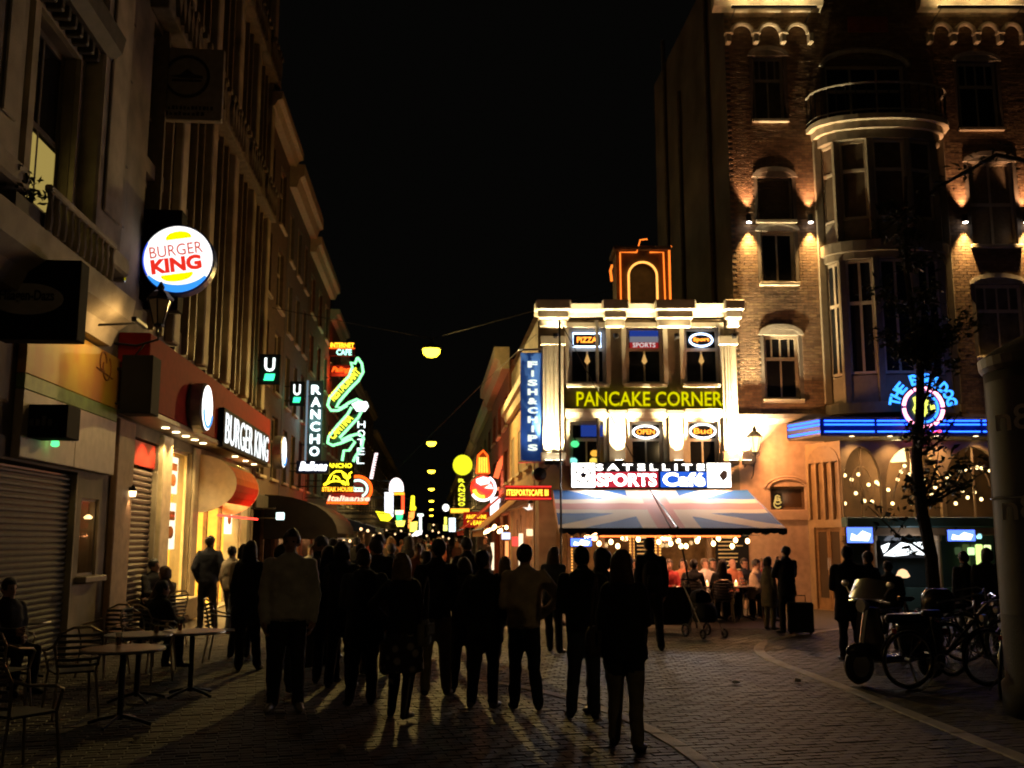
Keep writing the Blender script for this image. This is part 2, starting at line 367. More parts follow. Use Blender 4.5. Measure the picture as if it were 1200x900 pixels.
# roof gable with arch
ga = [X(722, 320), X(783, 320)]; zg0 = zc + .3; zg1 = Z(295); ax0, ax1 = X(736, 330), X(769, 330); acx = (ax0 + ax1) / 2; ar = (ax1 - ax0) / 2; az = Z(325)
gb = M('gable_brick', (.2, .12, .07), .8, var=.35, bump=.4)
g = G(); ap = [(p[0], p[2]) for p in arc(acx, az, ar, 0, 180, 16)]
g.box(ga[0], ax0, -.1, .9, zg0, zg1); g.box(ax1, ga[1], -.1, .9, zg0, zg1)
for i in range(16):
    a, b = ap[i], ap[i + 1]; g.prism([a, (a[0], zg1), (b[0], zg1), b], -.1, .9)
g.bbox(ga[0] - .08, ga[1] + .08, -.18, .95, zg1, zg1 + .12, .02)
g.build('roof_gable', gb, pc)
G().box(ax0 - .05, ax1 + .05, .25, .3, zg0, az + ar).build('gable_door', M('gable_door', (.16, .14, .12), .7, bump=.2), pc)
rope = E('orange_rope_light', (1, .2, .02), 1.9); ropey = E('yellow_rope_light', (1, .42, .08), 2.0)
rl = thing('rope_light', 'orange rope light outlining the square gable and its arch on the roof', 'rope light', (0, PY, 0))
g = G(); a, b = ga; g.tube([(a + .1, -.15, zg0 + .02), (a + .1, -.15, zg1 - .06), (acx - .15, -.15, zg1 - .06), (acx - .05, -.17, zg1 + .28), (acx + .14, -.17, zg1 + .3)], .02, 6)
g.tube([(acx + .2, -.15, zg1 - .06), (b - .14, -.15, zg1 - .06), (b - .12, -.15, zg0 + .02)], .02, 6)
g.tube([(b + .02, -.13, zg0 + .02), (b + .02, -.13, zg1), (b + .08, -.13, zg1 + .12)], .03, 6)
g.tube([(a - .1, .2, zg0 + .75), (a - .13, .2, zg0 + 1.05), (a - .08, .2, zg0 + 1.2)], .035, 6)
g.build('outer_tube', rope, rl)
g = G(); g.tube([(ax0, -.15, zg0 + .02)] + arc(acx, az, ar, 180, 0, 18, -.15) + [(ax1, -.15, zg0 + .02)], .03, 6); g.build('arch_tube', ropey, rl)
# yellow letters
pn = thing('lit_sign', 'yellow lit capital letters across the cream facade between its two window rows', 'sign', (0, PY, 0))
x0, x1 = X(675, 468), X(845, 468); zz = Z(477); hh = Z(460) - zz
ye = E('yellow_neon', (1, .9, .0), .72)
text(pn, 'PANCAKE CORNER', (x0 + x1) / 2, -.16, zz, x1 - x0, hh, ye, bold=.012, ext=.03)
G().box(x0 - .02, x1 + .02, -.1, -.02, zz + hh * .45, zz + hh * .5).build('rail', black_metal, pn)
G().tube([(X(701), -.06, 3.1), (X(701), -.06, Z(376))], .045, 8).build('drainpipe', darkstone, pc)
# long sign of the sports cafe
sg = thing('shop_sign', 'long lit sign in white, red and blue above the flag awning', 'sign', (0, PY - .45, 0))
sx = lambda px: X(px, 558, PY - .45); sz = lambda py: Z(py, 760, PY - .45)
G().box(sx(669), sx(856), 0, .4, sz(572), sz(542)).build('sign_case', black_metal, sg)
wht = E('lit_white', (1, .95, .86), 6.5); redp = E('lit_red', (.8, .04, .07), .8); blup = E('lit_blue', (.03, .14, .8), 1.0)
for a, b, c, d, m_, n in ((670, 697, 543, 571, wht, 'white_panel'), (697.3, 771, 553, 571, redp, 'red_panel'), (774, 828, 553, 571, blup, 'blue_panel'), (829, 856, 543, 571, wht, 'white_panel')):
    G().box(sx(a), sx(b), -.03, -.002, sz(d), sz(c)).build(n, m_, sg)
text(sg, 'SATELLITE', sx(762), -.035, sz(551.5), sx(826) - sx(699), sz(544) - sz(551.5), wht, bold=.02, ext=.02, spacing=1.5)
text(sg, 'SPORTS', sx(734), -.035, sz(570), sx(769) - sx(699), sz(555) - sz(570), wht, bold=.03, ext=.02)
text(sg, 'Caf\u00e9', sx(801), -.035, sz(570), sx(826) - sx(777), sz(554) - sz(570), wht, bold=.03, ext=.02)
for q in (-1.4, 0, 1.4):  # added lamps hidden at the sign, there to brighten the awning
    light('AREA', ((sx(669) + sx(856)) / 2 + q, -.2, sz(560)), 32, (1, .93, .9), sg, (0, -.95, -.45), size=.16)
G().box(sx(669), sx(856), -.06, .0, sz(573), sz(572) - .003).build('added_lamp_strip', black_metal, sg)
g = G(); cx, cz, r0 = sx(683.5), sz(557), .2
g.tube(arc(cx, cz, r0, 0, 360, 18, -.04)[:-1], .022, 5, True)
g.prism([(cx + .085 * math.cos(R(90 + 72 * k)), cz + .085 * math.sin(R(90 + 72 * k))) for k in range(5)], -.06, -.032)
for k in range(5): g.tube([(cx + .07 * math.cos(R(90 + 72 * k)), -.04, cz + .07 * math.sin(R(90 + 72 * k))), (cx + .19 * math.cos(R(90 + 72 * k)), -.04, cz + .19 * math.sin(R(90 + 72 * k)))], .02, 4)
g.build('ball_mark', M('sign_ink', (.03, .03, .05), .5, var=0), sg)
g = G(); cx = sx(843); g.prism([(cx - .02, cz), (cx + .1, cz + .14), (cx + .2, cz + .1), (cx + .2, cz - .05), (cx + .08, cz - .16)], -.045, -.032); g.tube(arc(cx - .12, cz - .13, .04, 0, 360, 10, -.04)[:-1], .015, 5, True)
g.build('arrow_mark', MC['sign_ink'], sg)
# small neon signs in the windows
def neonwin(px, py, w, h, label, txt, ring, tcol, rectangular=True):
    x, z = front(px, py, PY); t = thing('neon_sign', label, 'neon sign', (x, PY + .05, z), 0, 'neon signs in the corner building windows')
    if rectangular: g = G(); g.tube([(-w / 2, 0, -h / 2), (w / 2, 0, -h / 2), (w / 2, 0, h / 2), (-w / 2, 0, h / 2)], .028, 6, True)
    else: g = G(); g.tube(arc(0, 0, w / 2, 0, 360, 24, 0, h / 2)[:-1], .028, 6, True)
    g.build('border_tube', ring, t)
    text(t, txt, 0, 0, -h * .2, w * .72, h * .42, tcol, bold=.02, ext=.02); G().box(-w / 2, w / 2, .03, .04, -h / 2, h / 2).build('backing', black_board, t)
nb = E('neon_pale_blue', (.55, .7, 1), 4); no = E('neon_orange', (1, .3, .03), 3); nw = E('neon_white', (1, .95, .9), 3.5)
neonwin(688, 398, .74, .36, 'pale blue oblong neon sign with orange letters in upper left window', 'PIZZA', nb, no)
neonwin(822, 398, .6, .34, 'pale blue neon bow with orange letters in upper right window', 'Sport', nb, no, False)
neonwin(757, 506, .66, .32, 'white oval neon sign with orange letters in lower middle window', 'OPEN', nw, no, False)
neonwin(824, 505, .66, .36, 'pale oval neon sign with red letters in lower right window', 'Bud', nw, no, False)
x, z = front(755, 397, PY); t = thing('window_banner', 'red, white and blue banner in the upper middle window', 'banner', (x, PY + .06, z))
for k, m_ in enumerate((E('banner_red', (.6, .03, .03), .5), E('banner_white', (.55, .55, .65), .3), E('banner_blue', (.03, .08, .5), .5))): G().box(-.38, .38, 0, .02, -.24 + k * .16, -.085 + k * .16).build('stripe', m_, t)
text(t, 'SPORTS', 0, -.002, -.22, .6, .12, E('banner_letters', (.9, .85, .8), 1), ext=.01)
x, z = front(690, 505, PY); t = thing('window_banner', 'dark blue banner in the lower left window', 'banner', (x + .1, PY + .06, z)); G().box(-.3, .3, 0, .02, -.14, .16).build('stripe', MC['banner_blue'], t)
# coloured lights seen through the lower left window
for px, py, c, n in ((674, 520, (.1, 1, .3), 'green'), (697, 531, (1, .45, .05), 'orange'), (672, 540, (.3, 1, .8), 'turquoise'), (696, 540, (1, .7, .1), 'yellow')):
    x, z = front(px, py, PY); t = thing('party_lamp', f'small {n} lamp in the lower left window', 'lamp', (x, PY + .07, z)); g = G(); g.sph((0, 0, 0), .11, .05, .09); g.build('bulb', E('party_' + n, c, 1.2), t); G().tube([(0, 0, .08), (0, 0, .16)], .02, 6).build('socket', black_metal, t)
# floodlights standing on the sign ledge and shining up the pilasters
FL = (1, .78, .42)
for i, (px, e) in enumerate(((643, 2400), (654, 900), (724, 2300), (793, 2000), (857, 6000), (872, 3500))):
    x, z = front(px, 545, PY)
    t = thing('floodlight', ['floodlight at the foot of the left corner pilaster', 'second floodlight by the left corner pilaster, on its inner side', 'floodlight between left and middle lower windows', 'floodlight between middle and right lower windows', 'brightest floodlight at the foot of the right pilaster', 'floodlight at the right end beside the wall lantern'][i], 'floodlight', (x, PY - .34, z), 0, 'floodlights on the corner building')
    G().bbox(-.12, .12, -.08, .08, -.02, .1, .015).build('housing', black_metal, t); G().tube([(0, .05, 0), (0, .3, -.05)], .02, 6).build('bracket', black_metal, t)
    G().box(-.1, .1, -.06, .06, .102, .11).build('lens', E('flood_lens', (1, .85, .6), 12), t)
    light('SPOT', (0, 0, .16), e, FL, t, (0, .14, 1), (60, 60, 62, 62, 75, 100)[i], .75, .05)
for i, (px, e) in enumerate(((650, 110), (720, 14), (790, 14), (856, 110))):
    x = X(px, 385); t = thing('uplight', ['small uplight under the left end of the cornice', 'small uplight left of the middle upper window', 'small uplight right of the middle upper window', 'small uplight under the right end of the cornice'][i], 'uplight', (x, PY - .42, Z(400)), 0, 'uplights below the cornice')
    G().lathe([(.05, 0), (.07, .04), (.07, .12)], 10).build('housing', black_metal, t); G().tube([(0, .05, .03), (0, .43, .03)], .015, 5).build('bracket', black_metal, t); light('SPOT', (0, 0, .15), e, FL, t, (0, .25, 1), 110, .8, .04)
# awning with the flag print
aY = 21.8; axl, axr = X(655, 622, aY) , X(922, 615, aY); azl = Z(624, 780, aY); TY = PY - .5; axt0, axt1 = X(648, 574, TY), X(876, 574, TY); azt = Z(574, 750, TY)
def flag_mat():
    m = bpy.data.materials.new('flag_canvas'); m.use_nodes = True; nt = m.node_tree; b = nt.nodes['Principled BSDF']; b.inputs['Roughness'].default_value = .85
    uv = nt.nodes.new('ShaderNodeUVMap'); sp = nt.nodes.new('ShaderNodeSeparateXYZ'); nt.links.new(uv.outputs[0], sp.inputs[0])
    def mth(op, a, c=None):
        n = nt.nodes.new('ShaderNodeMath'); n.operation = op
        for i, q in enumerate((a, c)):
            if q is None: continue
            if isinstance(q, (int, float)): n.inputs[i].default_value = q
            else: nt.links.new(q, n.inputs[i])
        return n.outputs[0]
    x = mth('ABSOLUTE', mth('SUBTRACT', sp.outputs[0], .5)); y = mth('ABSOLUTE', mth('SUBTRACT', sp.outputs[1], .6))
    diag = mth('ABSOLUTE', mth('SUBTRACT', x, mth('MULTIPLY', y, .85)))
    wdiag = mth('LESS_THAN', diag, .085); rdiag = mth('LESS_THAN', diag, .0)
    wc = mth('MAXIMUM', mth('LESS_THAN', x, .13), mth('LESS_THAN', y, .17)); rc = mth('MAXIMUM', mth('LESS_THAN', x, .062), mth('LESS_THAN', y, .075))
    def mix(f, a, c):
        n = nt.nodes.new('ShaderNodeMix'); n.data_type = 'RGBA'; nt.links.new(f, n.inputs[0])
        for i, q in ((6, a), (7, c)):
            if isinstance(q, tuple): n.inputs[i].default_value = (*q, 1)
            else: nt.links.new(q, n.inputs[i])
        return n.outputs[2]
    W_, B_, R_ = (.66, .57, .46), (.01, .105, .36), (.58, .25, .22)
    c = mix(wdiag, B_, W_); c = mix(wc, c, W_); c = mix(rc, c, R_); nt.links.new(c, b.inputs['Base Color'])
    # light passes through the canvas a little
    b.inputs['Subsurface Weight'].default_value = 0
    return m
aw = thing('awning', 'wide sloping awning printed like a British flag over the terrace tables', 'awning', (0, 0, 0))
flagm = flag_mat(); nu, nv = 24, 10
vs_, fs_, uvs = [], [], []
for j in range(nv + 1):
    v = j / nv
    for i in range(nu + 1):
        u = i / nu; xx = (axt0 + (axt1 - axt0) * u) * (1 - v) + (axl + (axr - axl) * u) * v
        vs_.append((xx, TY * (1 - v) + aY * v, azt * (1 - v) + (azl + .07) * v - .05 * math.sin(math.pi * v) - .012 * abs(math.sin(u * math.pi * 6)))); uvs.append((u, 1 - v))
for j in range(nv):
    for i in range(nu): fs_.append((j * (nu + 1) + i, (j + 1) * (nu + 1) + i, (j + 1) * (nu + 1) + i + 1, j * (nu + 1) + i + 1))
me = bpy.data.meshes.new('canvas'); me.from_pydata(vs_, [], fs_); ul = me.uv_layers.new(name='UVMap')
for lp in me.loops: ul.data[lp.index].uv = uvs[lp.vertex_index]
me.materials.append(flagm); me.polygons.foreach_set('use_smooth', [True] * len(fs_)); put(me, 'canvas', aw)
g = G(); n = 26
for i in range(n):
    a, b = axl + (axr - axl) * i / n, axl + (axr - axl) * (i + 1) / n; h = .07 + .03 * (i % 2); g.prism([(a, azl + .07), (b, azl + .07), (b, azl + .07 - h), ((a + b) / 2, azl + .04 - h), (a, azl + .07 - h)], aY - .03, aY - .018)
g.build('valance', M('valance_canvas', (.04, .06, .09), .8), aw)
g = G(); g.tube([(axl, aY, azl + .07), (axr, aY, azl + .07)], .03, 6); g.tube([((axt0 + axt1) / 2, TY, azt + .01), ((axl + axr) / 2 + .1, aY, azl + .11)], .025, 6)
for xx, xt in ((axl + .3, axt0 + .3), ((axl + axr) / 2, (axt0 + axt1) / 2), (axr - .3, axt1 - .3)): g.tube([(xt, PY - .05, 2.3), ((xx + xt) / 2 + .4, 24.2, 2.3), (xx, aY + .05, azl + .05)], .025, 6)
g.build('frame', black_metal, aw)
for sgn, (xt, xb) in ((1, (axt1, axr)), (-1, (axt0, axl))):
    G().add([(xt, TY, azt), (xb, aY, azl + .07), (xb, aY, azl - .05), (xt, TY, azt - .35)], [(0, 1, 2, 3)]).build('side_flap', M('flap_canvas', (.45, .3, .26), .8), aw)
# shop under the awning: built-out frame, boards, bulbs, screen
room = thing('terrace_shop', 'warm lit wooden shop front under the flag awning with menu boards', 'shop front', (0, PY, 0))
inner = M('shop_wall', (.35, .2, .09), .8, var=.4, scale=3); x0, x1 = shop[0], shop[1]
g = G(); g.add([(x0, 3, 0), (x1, 3, 0), (x1, 3, 2.9), (x0, 3, 2.9)], [(0, 1, 2, 3)]); g.add([(x0, .3, 0), (x0, 3, 0), (x0, 3, 2.9), (x0, .3, 2.9)], [(0, 1, 2, 3)]); g.add([(x1, 3, 0), (x1, .3, 0), (x1, .3, 2.9), (x1, 3, 2.9)], [(0, 1, 2, 3)]); g.add([(x0, .3, .03), (x1, .3, .03), (x1, 3, .03), (x0, 3, .03)], [(0, 1, 2, 3)])
g.build('back_wall', inner, room)
posts = [X(p, 660) for p in (668, 706, 741, 771, 832, 884)]
for p in posts: G().bbox(p - .07, p + .07, .02, .2, .02, 2.85, .01).build('post', wood, room)
G().bbox(x0, x1, .03, .18, 2.15, 2.3, .01).build('transom', wood, room)
for a, b in zip(posts, posts[1:]):
    po = G().box(a + .08, b - .08, .1, .12, .5, 2.14).build('glass_panel', clear, room); G().bbox(a + .08, b - .08, .06, .17, .02, .49, .01).build('panel_base', wood, po)
light('POINT', (1.2, 1.6, 2.5), 150, (1, .55, .2), room, size=.15); light('POINT', (4.2, 1.6, 2.5), 150, (1, .55, .2), room, size=.15)
for px, wd in ((755, .5), (858, .85)):
    t = thing('menu_board', 'narrow black menu board with chalk lines beside the doorway' if px == 755 else 'wide black menu board with chalk lines at the right of the shop front', 'menu board', (X(px, 660), PY - .05, 0), 0, 'menu boards')
    G().bbox(-wd / 2, wd / 2, -.03, .03, .75, 2.0, .01).build('board', black_board, t); k = random.Random(px); lm = M('chalk', (.6, .5, .3), .9, var=0)
    for i in range(11):
        z = 1.88 - i * .1; l = wd * k.uniform(.4, .8); G().box(-wd / 2 + .06, -wd / 2 + .06 + l, -.036, -.031, z, z + .028).build('chalk_line', lm, t)
    G().bbox(-wd / 2, wd / 2, -.12, -.04, 2.02, 2.1, .01).build('board_lamp', black_metal, t); light('AREA', (0, -.12, 1.99), 1.2, (1, .7, .35), t, (0, .12, -1), size=.2)
ropes = thing('rope_light', 'vertical warm rope lights on the posts under the flag awning', 'rope light', (0, PY, 0))
for p in posts[2:4]:
    for dx in (-.05, .06): 
        g = G(); 
        for k in range(17): g.sph((p + dx, -.02, .9 + k * .075), .026, nu=6, nv=4)
        g.build('bulb_row', ropey, ropes)
g = G()
for k in range(17): g.sph((posts[0] + .05, -.02, .9 + k * .075), .024, nu=6, nv=4)
g.build('bulb_row', ropey, ropes)
bulb = G().sph((0, 0, 0), .055, .055, .065, 8, 6).mesh('bulb', E('warm_bulb', (1, .66, .28), 9), True)
sb = thing('bulb_string', 'string of warm bulbs along the shop front under the flag awning', 'string light', (0, 24.6, 0))
bp = [(682, 636), (716, 635), (724, 640), (748, 632), (772, 635), (795, 634), (804, 640), (817, 634), (836, 637), (842, 631), (862, 633), (876, 634), (858, 640), (702, 637), (786, 637), (798, 640)]
for px, py in bp: x, z = front(px, py, 24.6); put(bulb, 'bulb', sb, (x, 0, z))
xs_ = sorted(front(a, b, 24.6)[0] for a, b in bp)
G().tube([(xs_[0] - .3, 0, 1.86)] + [(x, 0, 1.83 + .03 * (i % 2)) for i, x in enumerate(xs_)] + [(xs_[-1] + .3, 0, 1.86)], .008, 4).build('cable', black_metal, sb)
for px in (700, 750, 800, 850): light('POINT', (front(px, 634, 24.3)[0], -.25, 1.78), 34, (1, .58, .24), sb, size=.06)
def screen(px0, py0, px1, py1, Y, label, col, st=3):
    xa, za = front(px0, py1, Y); xb, zb = front(px1, py0, Y); t = thing('tv_screen', label, 'screen', ((xa + xb) / 2, Y, za)); W, H = xb - xa, zb - za
    G().bbox(-W / 2, W / 2, 0, .08, 0, H, .01).build('case', black_board, t)
    G().box(-W / 2 + .02, W / 2 - .02, -.006, -.002, .02, H - .02).build('display', E('screen_blue', col, st), t)
    G().prism([(-W * .35, H * .2), (W * .3, H * .15), (W * .4, H * .55), (W * .1, H * .75), (-W * .1, H * .45), (-W * .3, H * .6)], -.012, -.008).build('bright_image', E('screen_white', (.85, .9, 1), st), t)
    G().tube([(0, .08, H * .6), (0, .4, H * .6 + .25)], .025, 6).build('bracket', black_metal, t); return t
screen(668, 630, 694, 641, 25.0, 'glowing blue television screen under the left end of the flag awning', (.08, .16, .9))
# ================================================================ tall brick building
bk = thing('brick_building', 'tall dark brick building with a pale oriel bay, wall lamps and lit cornice', 'building', (0, PY, 0))
bx0, bx1 = X(864, 480), 17.5; btop = front(880, -60, PY)[1]; zmould = Z(487, 900)
b_ = lambda a, b, c, d: (X(a, (c + d) / 2), X(b, (c + d) / 2), Z(d, (a + b) / 2), Z(c, (a + b) / 2))
bwin = [b_(883, 919, 66, 140), b_(888, 929, 208, 258), b_(892, 932, 271, 331), b_(896, 937, 393, 468), b_(1124, 1170, 72, 150), b_(1137, 1190, 190, 287), b_(1145, 1201, 333, 418)]
obx0, obx1 = X(964, 300), X(1104, 300)
ob = (obx0 + .1, obx1 - .1, Z(480, 1000), Z(152, 1000))
topw = b_(968, 1062, 75, 150)
mort = M('brick_mortar', (.12, .1, .08), .9, var=.2)
brs = [M('brick_red', (.2, .125, .075), .8, var=.35, scale=8), M('brick_brown', (.15, .095, .058), .8, var=.35, scale=8), M('brick_orange', (.24, .16, .09), .8, var=.35, scale=8)]
g = G(); g.holes(bx0, bx1, zmould, btop, bwin + [ob, topw], 0, .3); g.build('wall', mort, bk)
rr = random.Random(3); bg_ = G(); ch = .078; rows = int((btop - .9 - zmould) / ch); allh = bwin + [ob, topw]
for j in range(rows):
    z = zmould + j * ch; x = bx0 + (0 if j % 2 else .11)
    xend = 14.5
    while x < xend:
        L = .21; a, b = x + .005, min(x + L - .005, xend); x += L
        for h in allh:
            if h[0] - .1 < b and a < h[1] + .1 and h[2] - .06 < z + ch and z < h[3] + .08:
                if a < h[0] - .1 - .03: b = h[0] - .1
                elif b > h[1] + .1 + .03: a = h[1] + .1
                else: a = b
        if b - a < .02: continue
        p = -.006 - rr.uniform(0, .004); q = .003
        bg_.add([(a, 0, z), (b, 0, z), (b, 0, z + ch - .012), (a, 0, z + ch - .012), (a + q, p, z + q), (b - q, p, z + q), (b - q, p, z + ch - .012 - q), (a + q, p, z + ch - .012 - q)],
               [(0, 1, 5, 4), (1, 2, 6, 5), (2, 3, 7, 6), (3, 0, 4, 7), (4, 5, 6, 7)], rr.choice((0, 0, 1, 2)))
bg_.build('brickwork', brs, bk, kind='stuff')
g = G(); sx_, sy_ = bx0 - sP / cP * 8.6, 8.6
g.add([(bx0, 0, 0), (bx0, 0, btop), (sx_, sy_, btop), (sx_, sy_, 0)], [(0, 1, 2, 3)]); g.add([(bx0, 0, btop), (bx1, 0, btop), (bx1, 9, btop), (sx_, sy_, btop)], [(0, 1, 2, 3)]); g.add([(bx0, .32, zmould), (bx1, .32, zmould), (bx1, .32, btop), (bx0, .32, btop)], [(0, 1, 2, 3)])
g.build('side_wall', M('dark_brick', (.13, .11, .09), .9, var=.6, scale=.6, bump=.5), bk)
for q, h_ in ((1.6, btop), (4.9, btop - 2), (6.8, btop + .8)): G().tube([(bx0 - sP / cP * q - .08, q, 5), (bx0 - sP / cP * q - .08, q, h_)], .07, 8).build('side_pipe', darkstone, bk)
wf = M('window_paint', (.42, .36, .27), .5, var=.15); blindm = M('wooden_blind', (.16, .12, .08), .7, var=.3, scale=12)
for i, h in enumerate(bwin):
    if i in (1, 5): 
        s_ = G(); n = int((h[3] - h[2]) / .09)
        wo = window(bk, *h, .12, wf, blindm, cols=(.5,) if i == 5 else (), rows=(.5,) if i == 5 else (), fw=.06)
        for k in range(n): G().bbox(h[0] + .07, h[1] - .07, .1, .135, h[2] + .07 + k * .085, h[2] + .13 + k * .085, .005).build('slat', blindm, wo) if i == 1 else None
    else: wo = window(bk, *h, .12, wf, M('net_curtain', (.1, .09, .07), .3, var=.5, scale=5) if i in (0, 6) else dark_glass, cols=(), rows=(.64,) if i != 2 else (), partial=((.5, .02, .63), (.25, .66, .97), (.5, .66, .97), (.75, .66, .97)) if i != 2 else ((.5, .02, .98),), fw=.08)
    w2 = (h[1] - h[0]) / 2; cx = (h[0] + h[1]) / 2; zt = h[3]; g = G(); ao = arc(cx, zt + .01, w2 + .14, 0, 180, 10, 0, .3); ai = arc(cx, zt + .01, w2 + .04, 0, 180, 10, 0, .17)
    for q in range(10): g.prism([(ai[q][0], ai[q][2]), (ao[q][0], ao[q][2]), (ao[q + 1][0], ao[q + 1][2]), (ai[q + 1][0], ai[q + 1][2])], -.04, .0)
    g.prism([(p[0], p[2]) for p in ai], -.02, .02); g.build('arched_lintel', stone, wo)
# cornice with corbel arches
cornl = M('cornice_stone', (.5, .44, .32), .7, var=.2)
for a, b in ((838, 960), (1073, 1230)):
    x0, x1 = X(a, 6), X(b, 6); z = Z(13, (a + b) / 2); g = G(); g.xprism([(0, z - .05), (-.3, z), (-.36, z + .12), (-.5, z + .18), (-.55, z + .34), (-.3, z + .5), (0, z + .5)], x0 if a > 900 else x0 - .1, x1); g.build('cornice', cornl, bk)
    n = 3 if a < 900 else 4; xa = X(a + 14, 38); xb = X(b - 12, 38) if a < 900 else X(1196, 38); st = (xb - xa) / n
    for k in range(n):
        c0 = xa + st * (k + .5); g = G(); zz = Z(43, a); pts = arc(c0, zz, st * .4, 180, 0, 10, -.16, .3); g.tube(pts, .06, 6)
        g.bbox(c0 - st / 2 - .07, c0 - st / 2 + .07, -.22, 0, zz - .26, zz + .02, .02); g.bbox(c0 - st / 2 - .1, c0 - st / 2 + .1, -.26, 0, zz - .02, zz + .08, .02)
        if k == n - 1: g.bbox(c0 + st / 2 - .07, c0 + st / 2 + .07, -.22, 0, zz - .26, zz + .02, .02)
        g.build('corbel_arch', cornl, bk)
    x0 = X(a + 10, 25); t = thing('cornice_lamp', 'lamp strip lighting the brick cornice left of the gable' if a < 900 else 'lamp strip lighting the brick cornice right of the gable', 'lamp', ((X(a, 25) + X(min(b, 1200), 25)) / 2, PY - .75, z - .28), 0, 'cornice lamp strips')
    W = (X(min(b, 1200), 25) - X(a, 25)) * .4; G().bbox(-W, W, -.04, .04, -.05, .02, .01).build('housing', black_metal, t); G().box(-W, W, -.02, .02, .022, .03).build('lens', E('strip_lens', (1, .7, .3), 3), t)
    for q in (-W, W): G().tube([(q * .9, .03, -.02), (q * .9, .74, -.1)], .015, 5).build('bracket', black_metal, t)
    for q in (-.66, 0, .66): light('SPOT', (W * q, .02, .06), 22, (1, .68, .28), t, (0, .5, 1), 130, .8, .05)
G().box(X(993, 27), X(1040, 27), -.04, 0, Z(38, 1016), Z(20, 1016)).build('gable_panel', M('red_panel_dim', (.3, .08, .03), .8), bk)
# string mouldings
G().xprism([(0, zmould - .22), (-.1, zmould - .22), (-.16, zmould - .1), (-.16, zmould + .02), (0, zmould + .02)], bx0, bx1).build('moulding', stone, bk)
# round-headed top window with balcony
h = topw; wo = window(bk, *h, .14, wf, dark_glass, cols=(.33, .66), rows=(.6,), fw=.09)
G().tube(arc((h[0] + h[1]) / 2, h[3] - .1, (h[1] - h[0]) / 2 + .1, 0, 180, 16, -.02, .5), .08, 6).build('arched_lintel', stone, wo)
# oriel bay (three sides, curved cornice on top)
ocx = (obx0 + obx1) / 2; ow = (obx1 - obx0) / 2; od = .85
def bay(t, inset=0): return [(ocx - ow + inset, -.002), (ocx - ow * .55, -od + inset), (ocx + ow * .55, -od + inset), (ocx + ow - inset, -.002)]
def bayring(za, zb, out, name, mat):
    o = [(ocx - ow - out, 0)] + [(ocx + (ow + out) * math.cos(a), -(od + out) * math.sin(a) ** .7) for a in [math.pi * (1 - k / 14) for k in range(1, 14)]] + [(ocx + ow + out, 0)]
    G().zprism(o[::-1], za, zb).build(name, mat, orl); 
orl = thing('oriel_bay', 'pale curved oriel bay on two floors projecting from the brick facade', 'oriel', (0, PY, 0))
bstone = M('bay_stone', (.2, .17, .12), .75, var=.2)
zb0, zb1, zb2, zb3, zb4 = Z(480, 1000), Z(410, 1000), Z(305, 1000), Z(262, 1000), Z(160, 1000)
zA, zB = Z(468, 1000), Z(298, 1000)      # lower floor; upper floor base
bayring(Z(488, 1000), Z(476, 1000), .12, 'lower_ledge', bstone); bayring(Z(304, 1000), Z(292, 1000), .1, 'middle_ledge', bstone); bayring(Z(312, 1000), Z(304.2, 1000), .02, 'middle_band', bstone); bayring(Z(176, 1000), Z(166, 1000), .05, 'upper_band', bstone); bayring(Z(165.8, 1000), Z(158, 1000), .16, 'bay_cornice', cornl); bayring(Z(157.8, 1000), Z(152, 1000), .3, 'bay_cornice', cornl)
wallr = lambda za, zb: None
for (za, zb, n) in ((Z(476, 1000), Z(312, 1000), 0), (Z(292, 1000), Z(176, 1000), 1)):
    angs = [math.pi * (1 - k / 5) for k in range(6)]; pts = [(ocx + ow * math.cos(a), -od * max(math.sin(a), 0) ** .7) for a in angs]
    for p in pts: G().bbox(p[0] - .09, p[0] + .09, p[1] - .03, p[1] + .15, za, zb, .015).build('bay_post', bstone, orl)
    for k in range(5):
        a, b = Vector((*pts[k], 0)), Vector((*pts[k + 1], 0)); d = b - a; L = d.length; ang = math.atan2(d.y, d.x)
        wo = window(orl, .08, L - .08, za + .75 if n == 0 else za + .62, zb - .02, .03, wf, M('curtain_pane', (.1, .075, .05), .15, var=.3, scale=4) if n else dark_glass, cols=(.5,) if n == 0 else (), rows=(.62,), sill=False)
        wo.location = a; wo.rotation_euler = (0, 0, ang)
        pn_ = G().bbox(.08, L - .08, .02, .12, za + .01, za + (.72 if n == 0 else .6), .01).build('bay_panel', bstone, wo)
t = thing('lit_curtain', 'glowing curtain gap in the upper oriel window', 'curtain', (X(1022, 195, PY - .7), PY - .62, Z(205, 1022, PY - .7))); G().box(-.12, .12, 0, .03, 0, .35).build('cloth', E('curtain_glow', (.9, .55, .3), .12), t)
t = thing('balcony_railing', 'black iron balcony railing on top of the oriel bay', 'railing', (0, PY, 0))
zr = Z(151, 1000); pts = [(ocx + (ow + .25) * math.cos(math.pi * (1 - k / 20)), -(od + .25) * math.sin(math.pi * k / 20) ** .7) for k in range(21)]
g = G(); g.tube([(p[0], p[1], zr + .85) for p in pts], .03, 6); g.tube([(p[0], p[1], zr + .1) for p in pts], .02, 6); g.build('rail', stone, t)
for p in pts: G().tube([(p[0], p[1], zr), (p[0], p[1], zr + .85)], .014, 5).build('baluster', black_metal, t)
# pale drainpipe-like pilasters beside the bay
for px in (962, 1109):
    x = X(px, 300); G().bbox(x - .1, x + .1, -.12, -.02, zmould + .3, Z(150, 1000), .02).build('corner_strip', bstone, bk)
